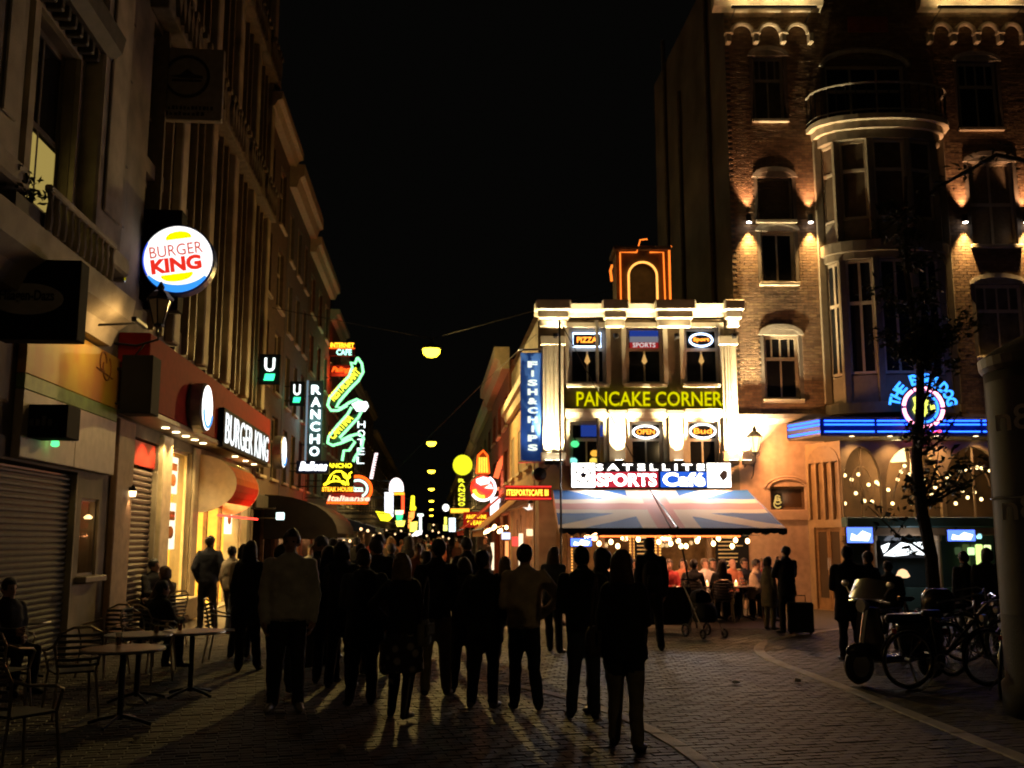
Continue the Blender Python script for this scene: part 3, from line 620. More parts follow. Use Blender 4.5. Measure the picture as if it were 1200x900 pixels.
# up and down wall lamps
for i, px in enumerate((876, 948, 1128, 1199)):
    x = X(px, 257); t = thing('wall_lamp', ['up and down wall lamp at the outer left edge of the brick facade', 'up and down wall lamp just left of the oriel bay', 'up and down wall lamp just right of the oriel bay', 'up and down wall lamp at the right edge of the photo'][i], 'wall lamp', (x, PY - .15, Z(258, px)), 0, 'wall lamps on the brick facade')
    G().lathe([(.06, -.1), (.075, -.09), (.075, .1), (.06, .11)], 12).build('body', black_metal, t); G().tube([(0, .05, 0), (0, .14, 0)], .03, 6).build('bracket', black_metal, t)
    G().lathe([(.0, -.125), (.062, -.12), (.062, -.102)], 12).build('lens', E('lamp_lens', (1, .85, .75), 14), t)
    light('SPOT', (0, 0, -.16), 1100, (1, .58, .2), t, (0, .04, -1), 62, 1.0, .03); light('SPOT', (0, 0, .16), 330, (1, .48, .22), t, (0, .05, 1), 58, .8, .03)
# ground floor of the brick building: pink plaster with fanlight, glazed door
pk = M('pink_plaster', (.5, .33, .22), .75, var=.2, bump=.15)
fl = (X(903, 585), X(944, 585), Z(597, 920), Z(570, 920)); dr = (X(951, 680), X(986, 680), .02, Z(622, 970))
gx1 = X(990, 600)
g = G(); g.holes(bx0, gx1, 0, zmould - .22, [fl], 0, .3); g.add([(bx0, .32, 0), (gx1, .32, 0), (gx1, .32, zmould), (bx0, .32, zmould)], [(0, 1, 2, 3)]); g.build('ground_wall', pk, bk)
wo = window(bk, *fl, .1, wood, M('fanlight_glass', (.06, .03, .015), .2, var=0), fw=.06, sill=False)
g = G(); cx = (fl[0] + fl[1]) / 2
for r_ in (.52, .62): g.tube(arc(cx, fl[3] - .12, r_, 12, 168, 14, -.02, r_ * .6), .035, 6)
g.build('arched_lintel', pk, wo); G().bbox(fl[0] - .08, fl[1] + .08, -.06, 0, fl[2] - .28, fl[2] - .02, .015).build('sill', pk, wo)
t = thing('gold_emblem', 'small golden emblem glowing in the fanlight window of the pink wall', 'emblem', (X(912, 585), PY + .05, Z(587, 912))); g = G()
for k in range(3): g.tube(arc(.0, .08 * k - .08, .1 - .02 * k, 20, 320, 10), .018, 5)
g.build('gold_tube', E('emblem_gold', (1, .6, .15), .8), t); G().box(-.12, .12, .02, .03, -.2, .2).build('backing', black_board, t)
dA = Vector((X(948, 640), PY - .02)); dB = Vector((front(987, 560, PY - 1.3)[0], PY - 1.3)); dL = (dB - dA).length; dang = math.atan2(dB.y - dA.y, dB.x - dA.x); dr = (.22, dL - .2, .02, 2.05)
gd = thing('glazed_door', 'tall glazed double door with an amber wooden frame beside the neon cafe', 'door', (dA.x, dA.y, 0), dang)
dm = M('door_oak', (.3, .17, .07), .45, var=.3); m_ = (dr[0] + dr[1]) / 2
for a, b in ((dr[0], m_ - .004), (m_ + .004, dr[1])):
    g = G(); g.bbox(a, a + .07, .06, .12, dr[2], dr[3], .006); g.bbox(b - .07, b, .06, .12, dr[2], dr[3], .006); g.bbox(a + .07, b - .07, .06, .12, dr[2], dr[2] + .28, .006); g.bbox(a + .07, b - .07, .06, .12, dr[3] - .1, dr[3], .006)
    lf = g.build('door_leaf', dm, gd); G().box(a + .07, b - .07, .08, .1, dr[2] + .28, dr[3] - .1).build('pane', M('door_pane', (.07, .05, .03), .1, var=0), lf)
    G().tube([((m_ + (-.04 if b < m_ else .04)), .04, 1.0), ((m_ + (-.04 if b < m_ else .04)), .04, 1.3)], .012, 6).build('handle', steel, lf)
# ---- wall lantern builder (lit or unlit)
def lantern(label, loc, rz, lit, sc_=1.0, arm=.5):
    t = thing('wall_lantern', label, 'lantern', loc, rz); q = sc_
    g = G(); g.lathe([(.02 * q, .0), (.09 * q, .02 * q), (.1 * q, .06 * q), (.04 * q, .08 * q)], 8); g.lathe([(.24 * q, .5 * q), (.25 * q, .53 * q), (.14 * q, .66 * q), (.06 * q, .7 * q), (.07 * q, .76 * q), (.015 * q, .86 * q)], 8)
    for k in range(6): a = math.pi / 3 * k; g.tube([(.095 * q * math.cos(a), .095 * q * math.sin(a), .06 * q), (.215 * q * math.cos(a), .215 * q * math.sin(a), .52 * q)], .012 * q, 4)
    g.build('frame', black_metal, t); G().lathe([(.085 * q, .07 * q), (.205 * q, .51 * q)], 6).build('glass', E('lantern_glass', (1, .7, .28), 3.5) if lit else M('milk_glass', (.55, .5, .42), .3, var=.1), t)
    g = G(); g.tube([(0, 0, 0), (0, 0, -.22 * q), (0, arm * .5, -.34 * q), (0, arm, -.3 * q)], .022 * q, 6); g.tube([(0, arm * .3, -.3 * q), (0, arm * .6, -.62 * q), (0, arm, -.7 * q)], .016 * q, 6)
    for s_ in (-1, 1): g.tube([(.0, 0, -.1 * q), (.12 * s_ * q, 0, -.04 * q), (.15 * s_ * q, 0, .06 * q), (.08 * s_ * q, 0, .1 * q)], .012 * q, 5)
    g.build('bracket', black_metal, t)
    if lit: light('POINT', (0, -.3, .32 * q), 300, (1, .43, .15), t, size=.1)
    return t
x, z = front(885, 532, PY - .5); lantern('glowing old lantern on a bracket at the pink plaster wall', (x, PY - .5, z), 0, True, .85, .5)
# ================================================================ cafe with blue neon fascia
by_ = PY - 1.3
bd = thing('neon_cafe', 'cafe front with blue neon fascia, tall arched windows and pale columns', 'cafe', (0, by_, 0))
Xb = lambda px, py=560: X(px, py, by_); Zb = lambda py, px=1060: Z(py, px, by_)
cafe = M('cafe_paint', (.34, .23, .12), .6, var=.2); teal = M('teal_paint', (.05, .11, .1), .5, var=.15)
fx0 = Xb(962); cx0, cx1 = Xb(987), Xb(1215); zt, zs, zw0, zw1 = Zb(516), Zb(618), Zb(606), Zb(522)
# arched window band
arcs = [(987, 1034), (1036, 1104), (1106, 1178), (1180, 1240)]
g = G()
for a, b in arcs:
    x0, x1 = Xb(a), Xb(b); c, r_ = (x0 + x1) / 2, (x1 - x0) / 2 - .03; hh = zw1 - .03 - zw0; ap = arc(c, zw0 + hh * .45, r_, 180, 0, 14, 0, hh * .55)
    g.box(x0 - .02, c - r_, 0, .15, zw0, zt); g.box(c + r_, x1 + .02, 0, .15, zw0, zt)
    for p, q in zip(ap, ap[1:]): g.prism([(p[0], p[2]), (p[0], zt), (q[0], zt), (q[0], q[2])], 0, .15)
g.build('arcade', cafe, bd)
for a, b in arcs[:3]:
    x0, x1 = Xb(a), Xb(b); c, r_ = (x0 + x1) / 2, (x1 - x0) / 2 - .03; po = G().box(c - r_, c + r_, .07, .08, zw0, zt - .03).build('pane', clear, bd)
    g = G(); g.box(c - .02, c + .02, .05, .1, zw0, zt - .1); g.tube(arc(c, zw0 + (zw1 - .1 - zw0) * .45, r_ * .55, 180, 0, 10, .08, .5), .018, 5); g.build('glazing_bar', cafe, po)
# angled side window at left of the bay
xa = Xb(944, 560)
sp_ = put(G().holes(0, dL, 0, zt, [dr, (.1, dL - .1, 2.25, zt - .5)], 0, .12).mesh('side_panel', cafe), 'side_panel', bd, (dA.x, dA.y - by_, 0), dang)
so = put(G().box(.1, dL - .1, .06, .08, 2.25, zt - .5).mesh('side_pane', M('side_window', (.3, .19, .09), .3, var=.4, scale=3)), 'side_pane', bd, (dA.x, dA.y - by_, 0), dang)  # look of a lit brown interior put into the pane colour
for k in range(5): x_ = .1 + (dL - .2) * k / 4; G().bbox(x_ - .03, x_ + .03, -.03, .05, 2.25, zt - .45, .006).build('mullion', cafe, so)
G().prism([(p[0], p[2]) for p in arc(dL / 2, zt - .5, dL / 2 - .1, 0, 180, 12, 0, .42)], -.02, .05).build('arched_head', M('side_head', (.26, .17, .09), .5), so)
light('POINT', (dA.x - .1, -.4 + .0, 2.9), 4, (1, .6, .28), bd, size=.1)
G().bbox(cx0 - .05, cx1, -.3, .1, zs, zw0 - .003, .02).build('teal_sill', teal, bd)
G().bbox(cx0 - .05, cx1, -.1, .1, zs - .2, zs - .003, .015).build('lower_band', M('band_paint', (.3, .18, .09), .6), bd)
for px in (990, 1024, 1100, 1178): G().lathe([(.1, 0), (.1, .12), (.07, .16), (.065, zs - .35), (.1, zs - .3), (.1, zs - .2)], 12, (Xb(px, 660), -.03, 0)).build('column', cafe, bd)
bi = M('cafe_interior', (.13, .075, .035), .8, var=.6, scale=1.3)
g = G(); g.add([(cx0, 1.29, 0), (cx1, 1.29, 0), (cx1, 1.29, zt + .5), (cx0, 1.29, zt + .5)], [(0, 1, 2, 3)]); g.add([(cx0, .15, zs + .02), (cx1, .15, zs + .02), (cx1, 1.29, zs + .02), (cx0, 1.29, zs + .02)], [(0, 1, 2, 3)]); g.build('back_wall', bi, bd)
for a, b in ((990, 1024), (1024, 1100), (1100, 1178)):
    G().box(Xb(a, 660) + .1, Xb(b, 660) - .1, .3, .31, .6, zs - .2).build('lower_pane', M('lower_glass', (.03, .045, .045), .08, var=.3, scale=2), bd); G().bbox(Xb(a, 660) + .1, Xb(b, 660) - .1, .25, .36, .02, .59, .01).build('lower_panel', teal, bd)
# fascia with neon tubes
z0f, z1f = Zb(507), Zb(493); G().bbox(fx0, cx1, -.12, .2, z0f - .06, z1f + .05, .02).build('fascia', M('fascia_blue', (.02, .03, .12), .35), bd)
G().zprism([(fx0 - .003, -.12), (fx0 - .003, .2), (xa, 1.3), (xa - .1, 1.15)][::-1], z0f - .06, z1f + .05).build('side_fascia', MC['fascia_blue'], bd)
G().zprism([(fx0, -.1), (cx1, -.1), (cx1, 1.3), (xa - .05, 1.28)], z0f - .09, z0f - .063).box(fx0, cx1, -.1, 1.3, z1f + .051, z1f + .07).build('bay_roof', darkstone, bd)
bn = E('blue_neon', (.015, .1, 1), 6)
for zz in (Zb(494), Zb(498.3), Zb(506.5)):
    for k in range(4):
        a = fx0 + .1 + (cx1 - fx0 - .1) * k / 4; b = fx0 + .02 + (cx1 - fx0 - .1) * (k + 1) / 4; G().tube([(a, -.16, zz), (b, -.16, zz)], .02, 6).build('neon_tube', bn, bd)
    if zz > z0f: G().tube([(xa - .06, 1.08, zz), (fx0 - .03, -.16, zz)], .026, 6).build('neon_tube', bn, bd)
for k, px in enumerate((1000, 1045, 1100, 1146)):
    G().lathe([(0, z0f - .1), (.06, z0f - .1), (.06, z0f - .092)], 10, (Xb(px), -.05, 0)).build('downlight', E('fascia_downlight', (1, .75, .4), 5), bd); light('SPOT', (Xb(px), -.35, z0f - .12), 50, (1, .6, .27), bd, (0, .25, -1), 100, .8, .05)
light('AREA', ((cx0 + cx1) / 2 - 1, -.5, Zb(500)), 4, (.05, .15, 1), bd, (0, -1, -.3), size=2.5)
# fairy lights and hanging lamp behind the arches
fls = thing('fairy_lights', 'string of warm fairy lights sagging behind the arched cafe windows', 'string light', (0, by_ + .5, 0))
fb = G().sph((0, 0, 0), .047, nu=6, nv=5).mesh('bulb', E('fairy_bulb', (1, .72, .32), 5)); pts = []
for px, py in ((988, 550), (990, 557), (998, 562), (1003, 578), (990, 590), (1013, 587), (1018, 568), (1027, 565), (1030, 567), (1022, 588), (1034, 582), (1052, 562), (1056, 553), (1078, 568), (1083, 562), (1096, 571), (1101, 547), (1108, 566), (1110, 559), (1114, 555), (1125, 552), (1131, 550), (1138, 551), (1145, 548), (1150, 549), (1160, 552), (1120, 590), (1068, 590), (1074, 580), (1046, 590), (1041, 574), (1086, 586), (1092, 580), (1128, 575), (1134, 583), (1142, 577), (1150, 585), (1006, 556), (1060, 546), (1066, 556), (1112, 572)):
    x, z = front(px, py, by_ + .5); put(fb, 'bulb', fls, (x, 0, z)); pts.append((x, 0, z))
G().tube([(p[0], .03, p[2] + .02) for p in sorted(pts)], .006, 4).build('cable', black_metal, fls)
x, z = front(1051, 541, by_ + .55); t = thing('hanging_lamp', 'bright square hanging lamp behind the middle cafe arch', 'lamp', (x, by_ + .55, z)); G().lathe([(.26, 0), (.24, .02), (.2, .52), (.18, .54)], 4).build('shade', E('shade_glow', (1, .8, .35), 3), t); G().tube([(0, 0, .54), (0, 0, 1.2)], .012, 5).build('cord', black_metal, t); light('POINT', (0, -.05, -.15), 120, (1, .6, .25), t, size=.1)
# round neon sign with arched blue letters
x, z = front(1081, 478, by_ - .35); ns = thing('round_neon_sign', 'round neon sign, pink ring with arched blue letters above the cafe fascia', 'neon sign', (x, by_ - .35, z))
G().lathe([(.0, 0), (.5, 0), (.5, .1), (0, .1)], 28, axis='y').build('disc', M('disc_blue', (.02, .05, .2), .4), ns)
pk_ = E('pink_neon', (1, .3, .42), 4.5); cy_ = E('cyan_neon', (.03, .24, 1), 3.2); yl_ = E('lime_neon', (.85, .9, .12), 2)
for k in range(6): G().tube(arc(0, 0, .48, 62 + k * 60, 62 + k * 60 + 52, 8, -.06), .045, 6).build('ring_tube', pk_, ns)
for i, c in enumerate('THE BULLDOG'):
    if c == ' ': continue
    a = R(168 - i * 15.6); me = textmesh(c, .2, .27, cy_, bold=.03, ext=.03, name='letter'); o = put(me, 'letter', ns, (.58 * math.cos(a), -.05, .58 * math.sin(a))); o.rotation_euler = (0, R(90) - a, 0)
G().prism([(-.24, .24), (-.1, .32), (.04, .26), (.12, .3), (.14, .1), (.08, .02), (.1, -.12), (.0, -.24), (-.18, -.22), (-.26, -.05), (-.2, .08)], -.06, -.03).build('yellow_figure', yl_, ns)
G().prism([(.18, .1), (.28, .06), (.3, -.1), (.2, -.16)], -.06, -.03).build('yellow_patch', yl_, ns); G().tube(arc(.0, .0, .36, -100, 60, 10, -.05), .03, 5).build('inner_tube', cy_, ns); G().tube([(-.32, -.05, -.62), (.1, -.05, -.62)], .03, 5).tube([(.22, -.05, -.62), (.4, -.05, -.58)], .03, 5).build('foot_tube', E('red_neon', (1, .06, .1), 3.5), ns)
G().tube([(0, .1, -.2), (0, .3, -.25)], .04, 6).build('bracket', black_metal, ns)
screen(992, 617, 1023, 637, by_ - .45, 'blue screen hanging at the left column of the neon cafe', (.1, .2, 1))
screen(1110, 620, 1143, 635, by_ - .45, 'blue screen hanging at the right column of the neon cafe', (.15, .25, 1))
t = thing('lit_sign', 'slanting white lit sign low in the middle of the neon cafe', 'sign', (0, by_ - .1, 0)); f = lambda px, py: front(px, py, by_ - .1)
for q in (((1033, 640), (1043, 636), (1040, 644), (1036, 648)), ((1036, 651), (1056, 636), (1065, 636), (1065, 650), (1050, 652)), ((1067, 636), (1090, 635), (1090, 651), (1078, 650), (1067, 648))): G().prism([f(*p) for p in q][::-1], 0, .04).build('lit_panel', E('cold_white', (.9, .97, 1), 3), t)
G().box(f(1033, 652)[0], f(1090, 652)[0], .05, .12, f(1060, 654)[1], f(1060, 634)[1]).build('case', black_board, t)
for px, py, w_, h_, c, n in ((1149, 655, .16, .7, (.7, 1, .25), 'yellow green upright lamp beyond the tree in the cafe'), (1139, 646, .16, .18, (.6, 1, .4), 'small green lamp left of the upright lamp in the cafe'), (1158, 643, .16, .18, (.8, 1, .4), 'small green lamp right of the upright lamp in the cafe'), (1148, 628, .12, .14, (.4, .9, 1), 'small pale blue lamp above the green lamps in the cafe')):
    x, z = front(px, py, by_ - .1); t = thing('bar_lamp', n, 'lamp', (x, by_ - .1, z)); G().bbox(-w_ / 2, w_ / 2, 0, .08, -h_ / 2, h_ / 2, .02).build('glow', E('bar_' + str(px), c, 1.6), t); G().tube([(0, .04, h_ / 2), (0, .04, h_ / 2 + .2)], .01, 5).build('cord', black_metal, t)
light('POINT', (Xb(1060), -.3, 1.6), 14, (.8, .85, 1), bd, size=.3)
t = thing('table_lamp', 'small warm lamp glowing on a table behind the scooter', 'lamp', (*front(1058, 672, 23.4)[:1], 23.4, front(1058, 672, 23.4)[1] - .1)); G().lathe([(.1, 0), (.16, .04), (.1, .16), (.03, .2)], 10).build('shade', E('table_glow', (1, .6, .3), 1.5), t); G().tube([(0, 0, 0), (0, 0, -t.location.z + .0)], .02, 6).build('stem', black_metal, t)
# ================================================================ advertising column
AY = 10.5; x, _ = front(1170, 560, AY); ar_ = .78; acx_ = x + ar_; zc_ = front(1190, 430, AY)[1]
ac = thing('advertising_column', 'round advertising column with two dim posters at the right edge', 'advertising column', (acx_, AY, 0))
G().lathe([(ar_ + .04, 0), (ar_ + .04, .3), (ar_, .34), (ar_, zc_ - .05)], 72).build('drum', M('column_drum', (.03, .028, .026), .9, var=.4, scale=2, bump=.2), ac, smooth=True)
G().lathe([(ar_ + .01, zc_ - .05), (ar_ + .04, zc_), (ar_ + .05, zc_ + .1), (ar_ - .1, zc_ + .2), (.3, zc_ + .4), (.02, zc_ + .5)], 40).build('cap', M('column_cap', (.04, .035, .03), .6), ac)
pm_ = M('poster_paper', (.03, .03, .033), .7, var=.3, scale=3); pl = M('poster_print', (.3, .28, .24), .5, var=.1)
def poster(a0, a1, z0, z1, txt, zt_, hh):
    n = 24; g = G(); vs = []
    for k in range(n + 1):
        a = R(a0 + (a1 - a0) * k / n); vs += [((ar_ + .006) * math.cos(a), (ar_ + .006) * math.sin(a), z) for z in (z0, z1)]
    g.add(vs, [(2 * k, 2 * k + 2, 2 * k + 3, 2 * k + 1) for k in range(n)]); p = g.build('poster', pm_, ac)
    am = R((a0 + a1) / 2 + 8); me = textmesh(txt, .42, hh, pl, ext=.004, bold=.01, name='poster_text')
    o = put(me, 'poster_text', p, ((ar_ + .05) * math.cos(am), (ar_ + .05) * math.sin(am), zt_)); o.rotation_euler = (0, 0, am + R(90))
    for dx in (-.2, .2): pass
zz = lambda py: front(1180, py, AY)[1]
poster(168, 226, zz(582), zz(447), 'n8', zz(508), .26); poster(168, 226, zz(720), zz(586), 'n8', zz(610), .26)
G().lathe([(ar_ + .012, zz(584.5)), (ar_ + .02, zz(583))], 40).build('band', steel, ac)
# ================================================================ tree in front of the cafe and a branch from its neighbour
bark = M('bark', (.045, .035, .025), .9, var=.4, bump=.6, bscale=25); leafm = [M('leaf_dark', (.03, .042, .015), .6, var=.3), M('leaf_mid', (.045, .06, .02), .6, var=.3), M('leaf_dry', (.08, .07, .02), .6, var=.3)]
def tree(label, loc, H, crown, seed, trunk_r=.11, limbs=None, extra=()):
    rr = random.Random(seed); t = thing('street_tree', label, 'tree', loc, 0, None)
    g = G(); n = 10; tp = [(.06 * math.sin(k * 1.3), .06 * math.cos(k * 1.7), H * k / n) for k in range(n + 1)]; g.tube(tp, [trunk_r * (1 - .8 * k / n) * (1.35 if k == 0 else 1) for k in range(n + 1)], 9); g.build('trunk', bark, t)
    tips = []; lg = G()
    for k in range(limbs or 26):
        f = rr.uniform(.28, .97); b = Vector(tp[min(int(f * n), n)]); a = rr.uniform(0, 6.28); L = crown * (1.15 - f * .7) * rr.uniform(.6, 1.1); up = rr.uniform(.2, 1.0)
        p = [b]; d = Vector((math.cos(a), math.sin(a), up)).normalized()
        for s_ in range(4): d = (d + Vector((rr.uniform(-.3, .3), rr.uniform(-.3, .3), rr.uniform(-.05, .3)))).normalized(); p.append(p[-1] + d * L / 4)
        lg = G(); lg.tube(p, [.03, .022, .016, .011, .005], 5); tips += [(q, L) for q in p[1:]]
        for s_ in range(3):
            q = p[rr.randint(1, 3)]; d2 = Vector((rr.uniform(-1, 1), rr.uniform(-1, 1), rr.uniform(-.2, .8))).normalized(); e = q + d2 * L * .35; lg.tube([q, q + d2 * L * .18 + Vector((0, 0, .03)), e], [.01, .007, .003], 4); tips += [(e, L), (q + d2 * L * .2, L)]
        lg.build('limb', bark, t)
    for p in extra: G().tube(p, [.05 - .008 * k for k in range(len(p))], 6).build('limb', bark, t); tips += [(Vector(a).lerp(Vector(b), f), 1) for a, b in zip(p[1:], p[2:]) for f in (.2, .6, 1)]
    cg = G()
    for q, L in tips:
        for k in range(rr.randint(4, 9) + (5 if q.z > H * .5 else 0)):
            c = q + Vector((rr.gauss(0, .09), rr.gauss(0, .09), rr.gauss(0, .08))); a = Vector((rr.gauss(0, 1), rr.gauss(0, 1), rr.gauss(0, .6))).normalized(); b = a.orthogonal().normalized(); s_ = rr.uniform(.045, .085)
            n_ = a.cross(b) * s_ * .25; cg.add([c - a * s_, c + b * s_ * .5 + n_, c + a * s_, c - b * s_ * .5 + n_], [(0, 1, 2), (0, 2, 3)], rr.choice((0, 0, 1, 1, 2)))
    cg.build('crown', leafm, t); return t
x, _ = front(1090, 700, 15.5); tree('slim young street tree standing before the round neon sign', (x, 15.5, 0), 7.6, 1.25, 4, .115)
tree('taller street tree at the right edge reaching a branch into the photo', (9.4, 14.2, 0), 9, 2.6, 9, .16, 22, [[(0, 0, 6.3), (-1, 0, 7.2), (-2.1, .1, 7.5), (-3.0, .1, 7.0), (-3.9, .2, 6.3)]])
# ================================================================ left side of the street
LU = -5.5; LRZ = R(90) + PS; RRZ = PS - R(90); RU = 2.73
Ls = lambda px, py, u=LU: side(px, py, u)
def facade_root(name, label, cat, s, u=LU): return thing(name, label, cat, S(u, s, 0), LRZ)
lw = M('left_plaster', (.25, .21, .15), .85, var=.55, scale=1.2, bump=.4); lp = M('left_pale_stone', (.44, .38, .27), .8, var=.5, scale=1.4, bump=.35); ld = M('left_dark', (.07, .06, .05), .7, var=.3)
wfr = M('dull_window_paint', (.2, .17, .12), .5, var=.2)
# ---- pale stone building with the shuttered shop
A0, A1 = 5.0, 17.5; a_ = lambda s: s - A0
A = facade_root('stone_building', 'pale stone building with a balcony ledge and one lit window at the left edge', 'building', A0)
sh1 = (a_(12.9), a_(16.0), .0, 2.8); dw = (a_(16.25), a_(17.1), 1.2, 2.42)
wins = [(a_(13.2), a_(14.75), 6.3, 9.0), (a_(9.7), a_(11.2), 6.3, 9.0), (a_(13.2), a_(14.75), 10.6, 13.2), (a_(9.7), a_(11.2), 10.6, 13.2)]
door_ = (a_(8.2), a_(12.2), 0, 2.8)
g = G(); g.holes(0, A1 - A0, 0, 17, wins + [sh1, dw, door_], 0, .35); g.add([(0, .36, 0), (A1 - A0, .36, 0), (A1 - A0, .36, 17), (0, .36, 17)], [(0, 1, 2, 3)]); g.add([(0, 0, 17), (A1 - A0, 0, 17), (A1 - A0, 8, 17), (0, 8, 17)], [(0, 1, 2, 3)]); g.build('wall', lw, A)
litp = E('lit_pane', (.85, .62, .16), .4)
for i, h in enumerate(wins):
    wo = window(A, *h, .16, wfr, dark_glass, cols=(.5,), rows=(.47,), fw=.1)
    if i == 0: G().box(h[0] + .1, h[1] - .1, .17, .18, h[2] + .1, h[2] + 1.15).build('lit_pane', litp, wo)
    G().prism([(h[0] - .2, h[2]), (h[0] - .01, h[2]), (h[0] - .01, h[3] + .01), (h[1] + .01, h[3] + .01), (h[1] + .01, h[2]), (h[1] + .2, h[2]), (h[1] + .2, h[3] + .2), (h[0] - .2, h[3] + .2)], -.08, -.002).build('surround', lp, wo)
for z in (9.25, 13.5):
    g = G(); g.xprism([(-.002, z), (-.35, z), (-.5, z + .15), (-.55, z + .4), (-.002, z + .4)], a_(9.2), a_(15.3)); g.build('window_cornice', ld, A)
    for k in range(24): G().bbox(a_(9.3) + k * .25, a_(9.42) + k * .25, -.3, -.004, z - .2, z - .003, .02).build('bracket', ld, A)
for s0, s1 in ((15.0, 16.3), (11.3, 12.2)):
    g = G(); g.bbox(a_(s0), a_(s1), -.35, -.002, 6.35, 16.9, .04); g.bbox(a_(s0) - .08, a_(s1) + .08, -.48, -.002, 6.02, 6.33, .04); g.bbox(a_(s0) + .25, a_(s1) - .25, -.4, -.36, 6.8, 16.5, .02); g.build('pilaster', lp, A)
g = G(); g.xprism([(-.002, 4.85), (-.3, 4.85), (-.4, 5.1), (-.6, 5.25), (-.65, 5.6), (-.5, 5.7), (-.002, 5.7)], a_(6), a_(16.25)); g.build('ledge', lp, A)
bal = thing('balcony_railing', 'low stone railing on the ledge below the lit window', 'railing', S(LU, A0), LRZ)
G().bbox(a_(12.7), a_(15.4), -.58, -.48, 6.2, 6.3, .02).build('rail', lp, bal)
for k in range(11): G().lathe([(.04, 5.705), (.06, 5.85), (.03, 6.1), (.05, 6.2)], 8, (a_(12.8) + k * .25, -.53, 0)).build('baluster', lp, bal)
t = thing('flower_box', 'dark plants in a box outside the left edge window', 'planter', S(LU + .35, 12.4, 5.72), LRZ); G().bbox(-.5, .5, -.12, .12, 0, .22, .02).build('box', ld, t); g = G(); rr = random.Random(2)
for k in range(160): c = Vector((rr.uniform(-.5, .5), rr.uniform(-.15, .15), .24 + rr.random() * .35)); a = Vector((rr.gauss(0, 1), rr.gauss(0, 1), rr.gauss(0, 1))).normalized(); b = a.orthogonal(); g.add([c - a * .06, c + b * .03, c + a * .06, c - b * .03], [(0, 1, 2, 3)])
g.build('foliage', leafm[0], t)
slat = M('shutter_steel', (.09, .085, .07), .55, .3, var=.2); slatr = M('shutter_paint', (.16, .12, .1), .45, .2, var=.2)
def shutter(label, x0, x1, z0, z1, root_s, mat, pitch):
    t = thing('roller_shutter', label, 'shutter', S(LU, root_s), LRZ); n = int((z1 - z0) / pitch); me = G(); 
    me.xprism([(.1, 0), (.07, pitch * .2), (.065, pitch * .55), (.1, pitch * .86)], x0, x1); m_ = me.mesh('slat', mat)
    G().box(x0, x1, .11, .13, z0, z1).build('backing', black_metal, t)
    for k in range(n): put(m_, 'slat', t, (0, 0, z0 + k * pitch))
    for x in (x0 - .06, x1): G().bbox(x, x + .06, -.02, .12, z0, z1, .008).build('guide_rail', lp, t)
    return t
shutter('wide closed roller shutter of the pale stone building', sh1[0] + .07, sh1[1] - .07, .02, 2.76, A0, slat, .085)
G().box(door_[0], door_[1], .2, .22, 0, 2.8).build('dark_door', ld, A)
wo = window(A, *dw, .05, wfr, clear, fw=.04)
inn = M('display_back', (.3, .13, .05), .8, var=.4, scale=5); G().box(dw[0], dw[1], .33, .34, dw[2], dw[3]).build('display_back', inn, wo); light('POINT', ((dw[0] + dw[1]) / 2, .2, 2.2), 1.6, (1, .5, .2), A, size=.05)
t = thing('ring_lamp', 'small glowing lamp high in the narrow display window', 'lamp', S(LU - .1, 16.9, 2.1), LRZ); G().lathe([(.05, 0), (.07, .03), (.02, .07)], 10).build('shade', E('display_glow', (1, .65, .25), 3), t); G().tube([(0, 0, .07), (0, 0, .25)], .006, 5).build('cord', black_metal, t)
# hoarding over the shutter
G().tube([(a_(16.6), -.06, 5.8), (a_(16.6), -.06, 16.9)], .05, 8).build('drainpipe', darkstone, A)
for z in (7.2, 8.3, 9.9, 11.0, 12.1): G().box(a_(16.35), a_(17.45), -.012, -.002, z, z + .03).build('wall_joint', ld, A)
G().tube([(a_(12.6), -.03, 5.95), (a_(14.9), -.03, 5.8), (a_(17.4), -.03, 6.0)], .012, 5).build('wall_cable', black_metal, A)
hb = thing('hoarding', 'shop sign panel, orange above and white below, over the wide shutter', 'sign', S(LU, A0), LRZ)
def grad(name, c1, c2, sc_=1.2):
    m = M(name, c1, .6, var=0); nt = m.node_tree; b = nt.nodes['Principled BSDF']; n = nt.nodes.new('ShaderNodeTexNoise'); n.inputs['Scale'].default_value = sc_; n.inputs['Detail'].default_value = 3; tc = nt.nodes.new('ShaderNodeTexCoord'); cr = nt.nodes.new('ShaderNodeValToRGB')
    cr.color_ramp.elements[0].position = .38; cr.color_ramp.elements[1].position = .62; cr.color_ramp.elements[0].color = (*c1, 1); cr.color_ramp.elements[1].color = (*c2, 1); nt.links.new(tc.outputs['Object'], n.inputs[0]); nt.links.new(n.outputs[0], cr.inputs[0]); nt.links.new(cr.outputs[0], b.inputs['Base Color']); return m
G().bbox(a_(13.4), a_(17.3), -.14, -.02, 3.95, 4.82, .01).build('orange_print', grad('orange_print', (.5, .22, .03), (.55, .4, .05)), hb)
G().bbox(a_(13.4), a_(17.3), -.14, -.02, 3.74, 3.945, .01).build('green_stripe', M('green_print', (.2, .3, .08), .6), hb)
G().bbox(a_(13.4), a_(15.4), -.14, -.02, 2.84, 3.735, .01).build('white_board', M('white_board', (.5, .44, .36), .6, var=.15), hb); G().bbox(a_(15.41), a_(17.3), -.14, -.02, 2.84, 3.735, .01).build('white_board', MC['white_board'], hb)
g = G(); g.tube(arc(a_(16.4), 4.62, .16, 0, 300, 12, -.15), .014, 5).tube(arc(a_(16.6), 4.55, .2, 160, 420, 12, -.15), .012, 5).tube([(a_(16.1), -.15, 4.48), (a_(16.9), -.15, 4.42)], .012, 5); g.build('print_emblem', M('brown_print', (.2, .08, .02), .7), hb)
